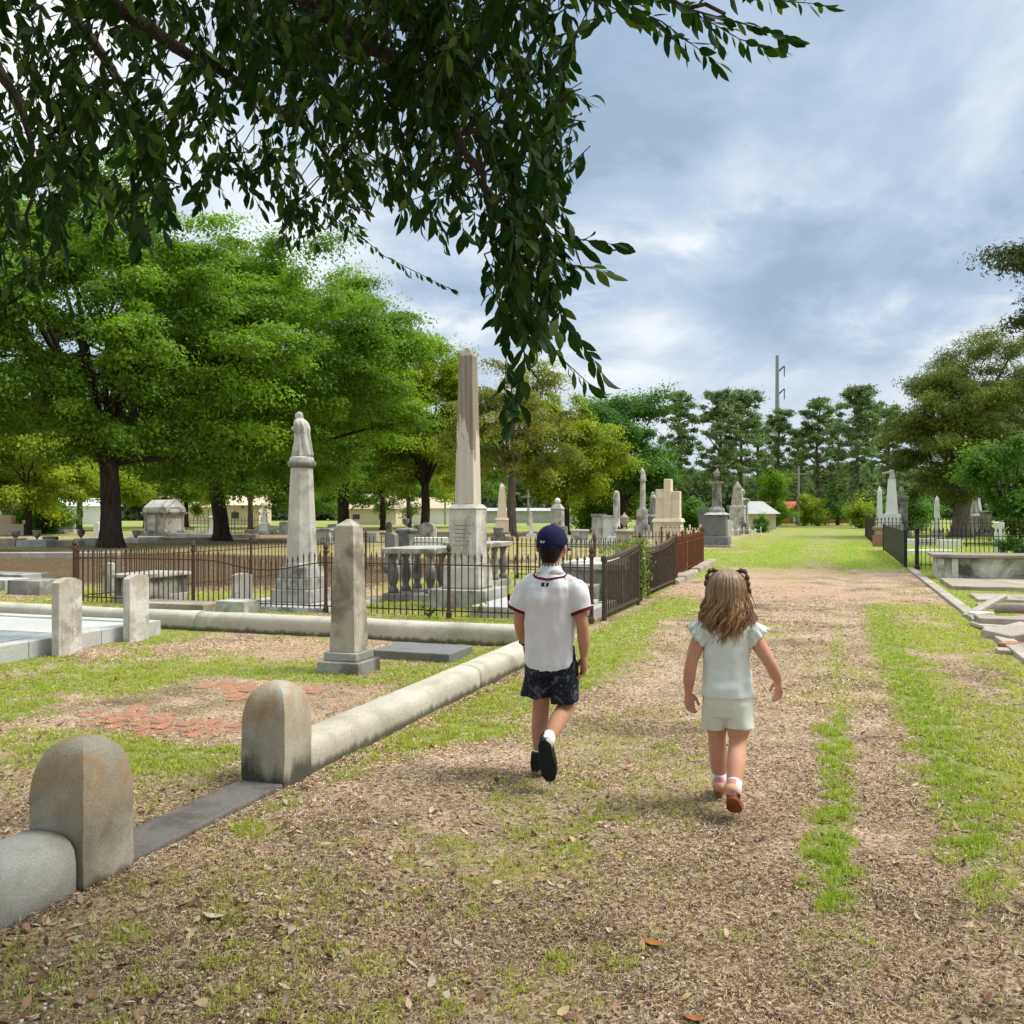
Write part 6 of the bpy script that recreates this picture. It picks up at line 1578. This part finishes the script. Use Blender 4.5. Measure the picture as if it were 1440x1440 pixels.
def band_at(mb, c, a, b, tan, hgt, ref=(1, 0, 0), n=28, th=.004):
    t = Vector(tan).normalized(); c = Vector(c)
    o1 = ring(c - t * hgt / 2, a, b, t, ref, n); o2 = ring(c + t * hgt / 2, a, b, t, ref, n); i1 = ring(c - t * hgt / 2, a - th, b - th, t, ref, n); i2 = ring(c + t * hgt / 2, a - th, b - th, t, ref, n)
    vs = o1 + o2 + i1 + i2; fs = []
    for k in range(n):
        j = (k + 1) % n; fs += [(k, j, n + j, n + k), (2 * n + j, 2 * n + k, 3 * n + k, 3 * n + j), (n + k, n + j, 3 * n + j, 3 * n + k), (j, k, 2 * n + k, 2 * n + j)]
    mb.add(vs, fs); return mb

def boy():
    X, Y = .215, 5.10
    r = thing('person', 'boy in navy cap, white baseball jersey and dark patterned shorts walking away on the track', 'person', X, Y, 0, -TH)
    # ---- body
    mb = MB()
    head(mb, (0, .02, 1.262), .070, .086, .100, (0, -.005, 1.10), .043)
    mb.loft([ring((0, y, z), a, b, (0, 0, 1), (1, 0, 0), 24, 2.3) for z, a, b, y in ((.58, .10, .075, 0), (.63, .118, .085, 0), (.70, .122, .085, 0), (.80, .108, .075, 0), (.92, .118, .08, 0), (1.02, .128, .082, -.005), (1.08, .12, .07, -.005), (1.12, .06, .05, -.005))])
    limb(mb, [(-.062, 0, .66), (-.068, .03, .50), (-.072, .05, .375), (-.074, .03, .25), (-.074, .02, .075)], [.076, .062, .047, (.046, .050), .028])
    limb(mb, [(.062, 0, .66), (.072, .02, .52), (.078, .025, .385), (.070, -.10, .325), (.058, -.255, .245)], [.076, .062, .047, (.046, .050), .028])
    limb(mb, [(-.118, 0, 1.055), (-.158, -.01, .97), (-.182, .0, .85), (-.190, .055, .775), (-.186, .11, .70)], [.046, .042, .033, .033, .021])
    limb(mb, [(.118, 0, 1.055), (.160, -.02, .97), (.186, -.035, .85), (.190, -.02, .76), (.188, .0, .665)], [.046, .042, .033, .033, .021])
    hand(mb, (.188, .0, .665), (-.04, .06, -1), (-.8, -.5, 0), .155, 1, .85)
    hand(mb, (-.186, .11, .70), (.08, .25, -1), (1, .2, 0), .145, -1, .85)
    body = mb.build('body', M_skin, r); remesh(body, .0042, 3)
    face(body, (0, .02, 1.262), .070, .086, .100)
    # ---- hair showing under the cap
    mb = MB(); mb.loft([ring((0, y, z), a, b, (0, 0, 1), (1, 0, 0), 28) for z, a, b, y in ((1.172, .036, .03, -.036), (1.20, .053, .052, -.024), (1.235, .065, .072, -.012), (1.262, .069, .081, -.005), (1.276, .066, .077, -.003))])
    h = mb.build('hair', M_hairb, body); remesh(h, .005, 3)
    # ---- cap: six panels, button, brim turned slightly to the right
    c = thing('cap', None, None); c.parent = r; c.location = (0, .012, 1.262); c.rotation_euler = (math.radians(-4), 0, math.radians(-12))
    for k in ('label', 'category'):
        if k in c: del c[k]
    mb = MB(); rings = []
    for z, k in ((-.012, 1.0), (.015, 1.02), (.04, 1.0), (.065, .93), (.088, .78), (.105, .55), (.115, .28), (.118, .05)):
        rr = []
        for q in range(48):
            a = 2 * PI * q / 48; g = 1 - .018 * abs(math.cos(3 * a)) ** 14; rr.append((.0805 * k * g * math.cos(a), .098 * k * g * math.sin(a), z + (.012 * max(0, math.sin(a)) if z < .03 else 0)))
        rings.append(rr)
    mb.loft(rings); crown = mb.build('cap_crown', M_navy, None, smooth=True); crown.parent = c
    mb = MB(); vs = []; n = 17
    for th in (0, .005):
        for i in range(n):
            a = PI * (.14 + .72 * i / (n - 1))
            for f in (0, .5, 1.0):
                ext = .068 * math.sin(PI * i / (n - 1)) ** .6 * f
                vs.append(((.079 + ext * .3) * math.cos(a), .095 * math.sin(a) + ext, .002 - .012 * f - .018 * abs(math.cos(a)) ** 2 + th))
    fs = []; W = 3
    for th in (0, 1):
        for i in range(n - 1):
            for f in (0, 1):
                q = th * n * W + i * W + f; fs.append((q, q + 1, q + W + 1, q + W) if th else (q, q + W, q + W + 1, q + 1))
    for i in range(n - 1): q = i * W + 2; fs.append((q, q + W, q + W + n * W, q + n * W))
    mb.add(vs, fs); MBo = mb.build('brim', M_navy, crown, smooth=True)
    MB().ball((0, 0, .119), .008, 10, 6, (1, 1, .6)).build('button', M_navy, crown, smooth=True)
    mb = MB()      # small stitched batter mark at the back
    for x0, z0, w_, h_ in ((-.013, .016, .004, .010), (-.009, .012, .008, .003), (-.007, .020, .004, .004), (-.001, .011, .003, .009), (.003, .020, .007, .003), (.005, .013, .007, .004), (.011, .017, .003, .007)):
        y_ = -.098 * 1.022 * math.sqrt(max(0, 1 - ((x0 + w_ / 2 - .004) / .0805) ** 2)) - .001; mb.box((x0 + w_ / 2 - .004, y_, z0), (w_, .002, h_))
    mb.build('back_mark', M_mark, crown)
    # ---- jersey
    mb = MB(); rings = []; n = 40
    for z, a, b, y in ((.575, .148, .108, -.004), (.62, .149, .110, -.004), (.70, .146, .106, -.002), (.80, .142, .100, 0), (.90, .144, .100, -.002), (.98, .150, .102, -.006), (1.04, .146, .094, -.010), (1.08, .120, .080, -.010), (1.115, .078, .064, -.006), (1.145, .060, .054, -.004)):
        rr = ring((0, y, z), a, b, (0, 0, 1), (1, 0, 0), n, 2.35)
        if z < .66:      # shirt-tail hem: longest at the back and front, rising at the sides
            rr = [(p[0], p[1], p[2] + .05 * (abs(p[0]) / .15) ** 2 * (.66 - z) / .085) for p in rr]
        rings.append(rr)
    mb.loft(rings)
    for s in (-1, 1):
        limb(mb, [(s * .085, -.004, 1.060), (s * .135, -.008, 1.02), (s * .182, -.012, .905)], [(.050, .056), (.060, .066), (.062, .070)], 20, end=False)
    j = mb.build('jersey', M_jersey, r); remesh(j, .0055, 5, .5)
    wrinkle(j, .021, (((9, 9, 2.6), 1.0), ((17, 17, 5), .6), ((6, 6, 13), .35)), 4)
    wrinkle(j, .004, (((34, 34, 12), 1.0),), 9)
    for s in (-1, 1):
        tn = Vector((s * .047, -.004, -.115)); band_at(MB(), (s * .1800, -.0118, .912), .0650, .0730, tn, .020, (1, 0, 0)).build('sleeve_trim', M_trim, j, smooth=False)
        band_at(MB(), (s * .1765, -.0116, .921), .0665, .0745, tn, .0035).build('sleeve_stripe', M_mark, j)
    # collar with maroon piping
    mb = MB(); mb.loft([ring((0, -.004, z), a, b, (0, .10, 1), (1, 0, 0), 30) for z, a, b in ((1.105, .083, .068), (1.135, .063, .056), (1.155, .056, .050), (1.155, .050, .044), (1.12, .05, .044))])
    mb.build('collar', M_jersey, j, smooth=True)
    bvh = BVHTree.FromPolygons([tuple(v.co) for v in j.data.vertices], [tuple(p.vertices) for p in j.data.polygons])
    for dz, rad, m, nm in ((0, .0042, M_trim, 'collar_piping'), (.0085, .0026, M_trim, 'collar_piping')):
        pts = []
        for k in range(23):
            a = math.radians(-196 + 212 * k / 22); x = .086 * math.cos(a); y = .078 * math.sin(a); z = 1.092 - .012 * max(0, -math.sin(a)) + dz
            loc, nr, _, _ = bvh.find_nearest(Vector((x, y - .004, z))); pts.append(loc + nr * .0015)
        MB().tube(pts, rad, 8).build(nm, m, j, smooth=True)
    # tiny league badge under the collar: dark half, pale figure, dark half
    def on_back(x, z):
        h_, nr, _, _ = bvh.ray_cast(Vector((x, -.4, z)), Vector((0, 1, 0))); return h_
    for P2 in (((-.024, 1.047), (-.010, 1.047), (-.006, 1.052), (-.011, 1.058), (-.006, 1.067), (-.024, 1.067)), ((-.002, 1.047), (.012, 1.047), (.014, 1.050), (.014, 1.067), (.006, 1.067), (.000, 1.060), (.004, 1.055))):
        mb = MB(); q = [on_back(*p2) for p2 in P2]; n = len(q)
        mb.add([p + Vector((0, -.004, 0)) for p in q] + [p + Vector((0, .002, 0)) for p in q], [tuple(range(n)), tuple(reversed(range(n, 2 * n)))] + [(k, k + n, (k + 1) % n + n, (k + 1) % n) for k in range(n)]); mb.build('badge_block', M_navy, j)
    # sleeve patch on the left arm
    MB().ball((-.2405, -.02, .975), .020, 10, 7, (.35, 1, 1.1)).build('sleeve_patch', M_trim, j, smooth=True)
    # beaded necklace
    pts = [(.052 * math.cos(a), .048 * math.sin(a) - .004, 1.163 + .006 * math.sin(a)) for a in np.linspace(0, 2 * PI, 34)]
    mb = MB(); mb2 = MB()
    for k, p in enumerate(pts[:-1]): (mb if k % 2 else mb2).ball(p, .0058, 7, 5)
    nk = mb.build('necklace', M_blk, r, smooth=True); mb2.build('pale_beads', M_mark, nk, smooth=True)
    # ---- shorts
    mb = MB(); mb.loft([ring((0, 0, z), a, b, (0, 0, 1), (1, 0, 0), 32, 2.3) for z, a, b in ((.545, .120, .098), (.60, .134, .104), (.66, .136, .102), (.72, .125, .09))])
    mb.loft([ring(c_, a, b, t_, (1, 0, 0), 28, 2.2) for c_, a, b, t_ in (((-.066, .0, .63), .078, .10, (0, 0, 1)), ((-.072, .012, .54), .084, .096, (0, -.05, 1)), ((-.085, .026, .452), .094, .098, (.0, -.1, 1)), ((-.092, .03, .438), .098, .100, (0, -.1, 1)))])
    mb.loft([ring(c_, a, b, t_, (1, 0, 0), 28, 2.2) for c_, a, b, t_ in (((.066, .0, .63), .078, .10, (0, 0, 1)), ((.074, .008, .53), .080, .094, (0, -.05, 1)), ((.080, .012, .42), .078, .088, (-.12, -.02, 1)), ((.081, .012, .405), .078, .088, (-.18, -.02, 1)))])
    s_ = mb.build('shorts', M_short, r); remesh(s_, .006, 3); wrinkle(s_, .013, (((10, 10, 4), 1), ((24, 24, 8), .5)), 2)
    # ---- socks, shoes, watch
    band_at(MB(), (-.074, .016, .088), .034, .037, (0, 0, 1), .085).build('sock', M_sock, r, smooth=True)
    band_at(MB(), (.058, -.245, .250), .034, .038, (.0, -.85, -.45), .085).build('sock', M_sock, r, smooth=True)
    shoe(r, (-.080, -.035, .008), (.08, 1, 0), (0, 0, -1), .215, .082, M_shoe, M_soleg)
    shoe(r, (.050, -.300, .262), (.10, .22, -1), (.10, -1, -.2), .225, .086, M_shoe, M_sole)
    w_ = band_at(MB(), (-.1865, .103, .712), .026, .026, (0, -.45, 1), .022); wo = w_.build('wristband', M_blk, r, smooth=True)
    MB().ball((-.2145, .10, .713), .014, 10, 6, (.45, 1, 1)).build('watch_case', M_blk, wo, smooth=True)
boy()

def girl():
    X, Y = 1.085, 4.66
    r = thing('person', 'small girl with curly brown hair, mint top and shorts walking away along the track', 'person', X, Y, 0, -TH + .05)
    mb = MB()
    head(mb, (0, .015, 1.045), .072, .084, .096, (0, -.005, .90), .038)
    mb.loft([ring((0, y, z), a, b, (0, 0, 1), (1, 0, 0), 24, 2.3) for z, a, b, y in ((.43, .085, .075, 0), (.48, .104, .088, 0), (.54, .106, .085, 0), (.62, .095, .08, .005), (.74, .098, .075, 0), (.83, .104, .07, -.003), (.88, .095, .06, -.005), (.915, .05, .042, -.005))])
    limb(mb, [(-.054, 0, .50), (-.056, .03, .39), (-.054, .055, .295), (-.048, .065, .19), (-.045, .09, .06)], [.070, .061, .044, (.046, .050), .029])
    limb(mb, [(.054, 0, .50), (.056, -.03, .39), (.054, -.05, .30), (.050, -.15, .22), (.045, -.27, .125)], [.070, .061, .044, (.046, .050), .029])
    limb(mb, [(-.098, 0, .865), (-.142, -.02, .79), (-.172, -.04, .695), (-.186, -.03, .61), (-.192, -.01, .53)], [.038, .039, .031, .031, .019])
    limb(mb, [(.098, 0, .865), (.150, -.02, .795), (.204, -.03, .71), (.228, .015, .65), (.246, .065, .598)], [.038, .039, .031, .031, .019])
    hand(mb, (-.192, -.01, .53), (.06, .16, -1), (.55, -.75, 0), .128, -1, 1.0)
    hand(mb, (.246, .065, .598), (.08, .42, -1), (-.75, -.6, 0), .128, 1, .8)
    body = mb.build('body', M_skin2, r); remesh(body, .0038, 3)
    face(body, (0, .015, 1.045), .072, .084, .096)
    # ---- top with ruffled cap sleeves
    mb = MB(); rings = []
    for z, a, b, y in ((.528, .134, .112, 0), (.545, .133, .111, 0), (.58, .127, .104, 0), (.66, .116, .092, .003), (.75, .114, .086, 0), (.82, .120, .082, -.004), (.87, .118, .074, -.006), (.90, .085, .062, -.006), (.925, .055, .05, -.004)):
        rings.append(ring((0, y, z), a, b, (0, 0, 1), (1, 0, 0), 40, 2.3))
    mb.loft(rings)
    for s in (-1, 1): limb(mb, [(s * .075, -.004, .875), (s * .118, -.006, .852)], [(.038, .046), (.047, .056)], 18)
    tp = mb.build('top', M_mint, r); remesh(tp, .0055, 5)
    wrinkle(tp, .011, (((6, 6, 13), 1.0), ((13, 13, 24), .6), ((24, 24, 8), .35)), 7)
    for s in (-1, 1):
        mb = MB(); rings = []; n = 64
        for f, rad in ((0, .048), (.35, .058), (.7, .066), (1.0, .073)):
            c_ = Vector((s * (.112 + .042 * f), -.006, .866 - .050 * f)); tn = Vector((s * .75, 0, -.62)).normalized()
            rr = ring(c_, rad, rad * 1.0, tn, (0, 1, 0), n)
            if f > .2: rr = [tuple(Vector(p) + tn * (.0075 * f * math.sin(k * 2 * PI * 11 / n + s)) + (Vector(p) - c_).normalized() * (.006 * f * math.sin(k * 2 * PI * 11 / n + 1.3))) for k, p in enumerate(rr)]
            rings.append(rr)
        for f, rad in ((1.0, .066), (.5, .056), (0.1, .044)):
            c_ = Vector((s * (.112 + .042 * f), -.006, .866 - .050 * f)); rings.append(ring(c_, rad, rad, Vector((s * .75, 0, -.62)), (0, 1, 0), n))
        mb.loft(rings).build('sleeve_ruffle', M_mint, tp, smooth=True)
    # ---- shorts
    mb = MB(); mb.loft([ring((0, 0, z), a, b, (0, 0, 1), (1, 0, 0), 32, 2.3) for z, a, b in ((.43, .112, .098), (.48, .122, .104), (.54, .122, .1), (.58, .112, .09))])
    mb.loft([ring(c_, a, b, t_, (1, 0, 0), 28, 2.2) for c_, a, b, t_ in (((-.056, 0, .50), .068, .095, (0, 0, 1)), ((-.058, .012, .42), .070, .090, (0, -.1, 1)), ((-.060, .02, .365), .071, .088, (.0, -.12, 1)))])
    mb.loft([ring(c_, a, b, t_, (1, 0, 0), 28, 2.2) for c_, a, b, t_ in (((.056, 0, .50), .068, .095, (0, 0, 1)), ((.060, -.012, .42), .072, .092, (0, .1, 1)), ((.064, -.02, .368), .075, .090, (0, .12, 1)))])
    s_ = mb.build('shorts', M_mint2, r); remesh(s_, .0055, 3); wrinkle(s_, .009, (((9, 9, 7), 1), ((22, 22, 12), .5)), 3)
    # ---- socks and shoes
    band_at(MB(), (-.046, .086, .080), .036, .039, (.0, -.2, 1), .07).build('sock', M_sock, r, smooth=True)
    band_at(MB(), (.046, -.262, .134), .036, .039, (.02, .7, .6), .075).build('sock', M_sock, r, smooth=True)
    shoe(r, (-.046, .05, .008), (0, 1, 0), (0, 0, -1), .165, .068, M_pink, M_tan, M_peach, .058)
    shoe(r, (.040, -.325, .108), (.06, .78, -.63), (.03, -.63, -.78), .172, .072, M_pink, M_tan, M_peach, .058)
    # ---- hair: a full cap of hair and many curling locks
    rg = np.random.default_rng(17); hc = Vector((0, .010, 1.055))
    t = NT('hair_brown'); at = t.n('Attribute', attribute_name='Col'); t.done(t.bsdf(at.outputs[0], .42, None, .4)); M_hair = t.m
    mb = MB(); mb.loft([ring((0, y, z), a, b, (0, 0, 1), (1, 0, 0), 30) for z, a, b, y in ((.885, .070, .022, -.050), (.92, .084, .036, -.040), (.97, .088, .060, -.022), (1.02, .088, .080, -.006), (1.07, .085, .090, .0), (1.11, .074, .083, .0), (1.14, .052, .060, .0), (1.153, .02, .025, .0))])
    base = mb.build('hair', plain('hair_base', (.13, .08, .05), .6, .3, var=.4, scale=60, bump=.4, bscale=160), r); remesh(base, .006, 4)
    V = []; Fs = []; Cc = []; nv = 0
    CL = [(rg.uniform(0, 6.28), rg.uniform(36, 58), rg.uniform(.009, .024), rg.uniform(.82, .91) if rg.random() < .75 else rg.uniform(.785, .83)) for _ in range(72)]
    for i in range(720):
        ci = i % 72; az = -PI / 2 + (-1.75 + 3.5 * ((ci * 0.618) % 1)) + rg.normal(0, .05)         # around the back and sides; -pi/2 is straight back
        el = rg.uniform(.05, 1.5) if i % 3 else rg.uniform(.9, 1.5)
        p = hc + Vector((.093 * math.cos(el) * math.cos(az), .102 * math.cos(el) * math.sin(az), .106 * math.sin(el)))
        endz = rg.uniform(.825, .91) if rg.random() < .75 else rg.uniform(.785, .84)
        endz = CL[ci][3] + rg.normal(0, .012)
        if abs(math.cos(az)) > .75: endz = max(endz, rg.uniform(.82, .92))
        ph = CL[ci][0] + rg.normal(0, .35); am = CL[ci][2] * rg.uniform(.8, 1.15); fq = CL[ci][1]; m = 30; pts = []
        sprd = rg.uniform(.096, .138); bk = rg.uniform(.086, .128); turn = rg.normal(0, .06); lift = rg.uniform(0, .012)
        for k in range(m):
            f = k / (m - 1); z = p.z + (endz - p.z) * f
            zz = (z - hc.z) / .106; rad = math.sqrt(max(0, 1 - zz * zz)) if zz > 0 else 1.0
            dn = float(sst(.0, .15, np.array(hc.z - z))); a2 = az + turn * f
            rx = (.095 + lift) * rad * (1 - dn) + sprd * dn; ry = (.104 + lift) * rad * (1 - dn) + bk * dn
            w = am * float(sst(.30, .80, np.array(f)))
            sy = math.sin(a2); sy = min(.3, sy) if dn < .5 else min(-.05, sy)
            q = Vector((hc.x + rx * math.cos(a2) * (1 - .05 * f), hc.y + ry * sy, z))
            q += Vector((math.cos(fq * z + ph) * w, math.sin(fq * z + ph) * w * .8, 0)); pts.append(q)
        r0 = rg.uniform(.0020, .0058); tone = np.clip(rg.uniform(0, 1) * .5 + .5 * ((ci * .37) % 1), 0, 1); mbx = MB(); mbx.tube(pts, [r0 * (1 - .8 * (k / (m - 1)) ** 3) * (.75 + .35 * math.sin(k * .9 + ph) ** 2) for k in range(m)], 5)
        a = np.array(mbx.v); zc = np.clip((1.10 - a[:, 2]) / .28, 0, 1)[:, None]
        c0 = np.array([[.30, .195, .12]]) * (.5 + .75 * tone); c1 = np.array([[.42, .23, .095]]) * (.35 + 1.0 * tone)
        V.append(a); Cc.append(c0 * (1 - zc) + c1 * zc); Fs += [tuple(q + nv for q in f_) for f_ in mbx.f if len(f_) == 4]; nv += len(a)
    mesh_np('locks', np.concatenate(V), np.array(Fs), M_hair, base, np.concatenate(Cc), True)
    mb = MB()       # wisps blown out at both sides
    for s in (-1, 1):
        for k in range(6):
            a0 = Vector((s * .10, -.05, .93 + .02 * k)); mb.tube([a0, a0 + Vector((s * .035, -.01, -.035 - .01 * k)), a0 + Vector((s * (.05 + .012 * k), -.02, -.075)), a0 + Vector((s * (.062 + .012 * k), -.01, -.10 - .006 * k))], [.0016, .0014, .0010, .0006], 4)
    mb.build('wisps', plain('hair_wisp', (.20, .11, .05), .5, .3), base)
    for s, drop in ((-1, .10), (1, .20)):          # bubble braids from the two top knots
        mb = MB(); p0 = Vector((s * .060, .005, 1.150)); P = [p0, p0 + Vector((s * .018, -.008, .012)), p0 + Vector((s * .034, -.014, -.010)), p0 + Vector((s * .043, -.022, -.042)), p0 + Vector((s * .046, -.032, -.074))]
        if drop > .15: P += [p0 + Vector((s * .055, -.038, -.105))]
        for k, (a, b) in enumerate(zip(P[:-1], P[1:])):
            rr = .014 * (1 - .09 * k); mm = (a + b) / 2; mb.tube([a, a.lerp(b, .25), mm, a.lerp(b, .75), b], [rr * .45, rr * .9, rr, rr * .9, rr * .45], 10)
        if drop > .15: mb.tube([P[-1], P[-1] + Vector((.012, 0, -.03)), P[-1] + Vector((.030, 0, -.075))], [.004, .002, .0008], 6)
        b_ = mb.build('braid', plain('hair_braid' + str(s), (.12, .07, .042), .5, .35, var=.5, scale=120, bump=.5, bscale=200), base, smooth=True)
        MB().tube([p0 + Vector((.013 * math.cos(a), .013 * math.sin(a), .004)) for a in np.linspace(0, 2 * PI, 13)], .005, 6).build('hair_tie', M_hairb, b_, smooth=True)
girl()
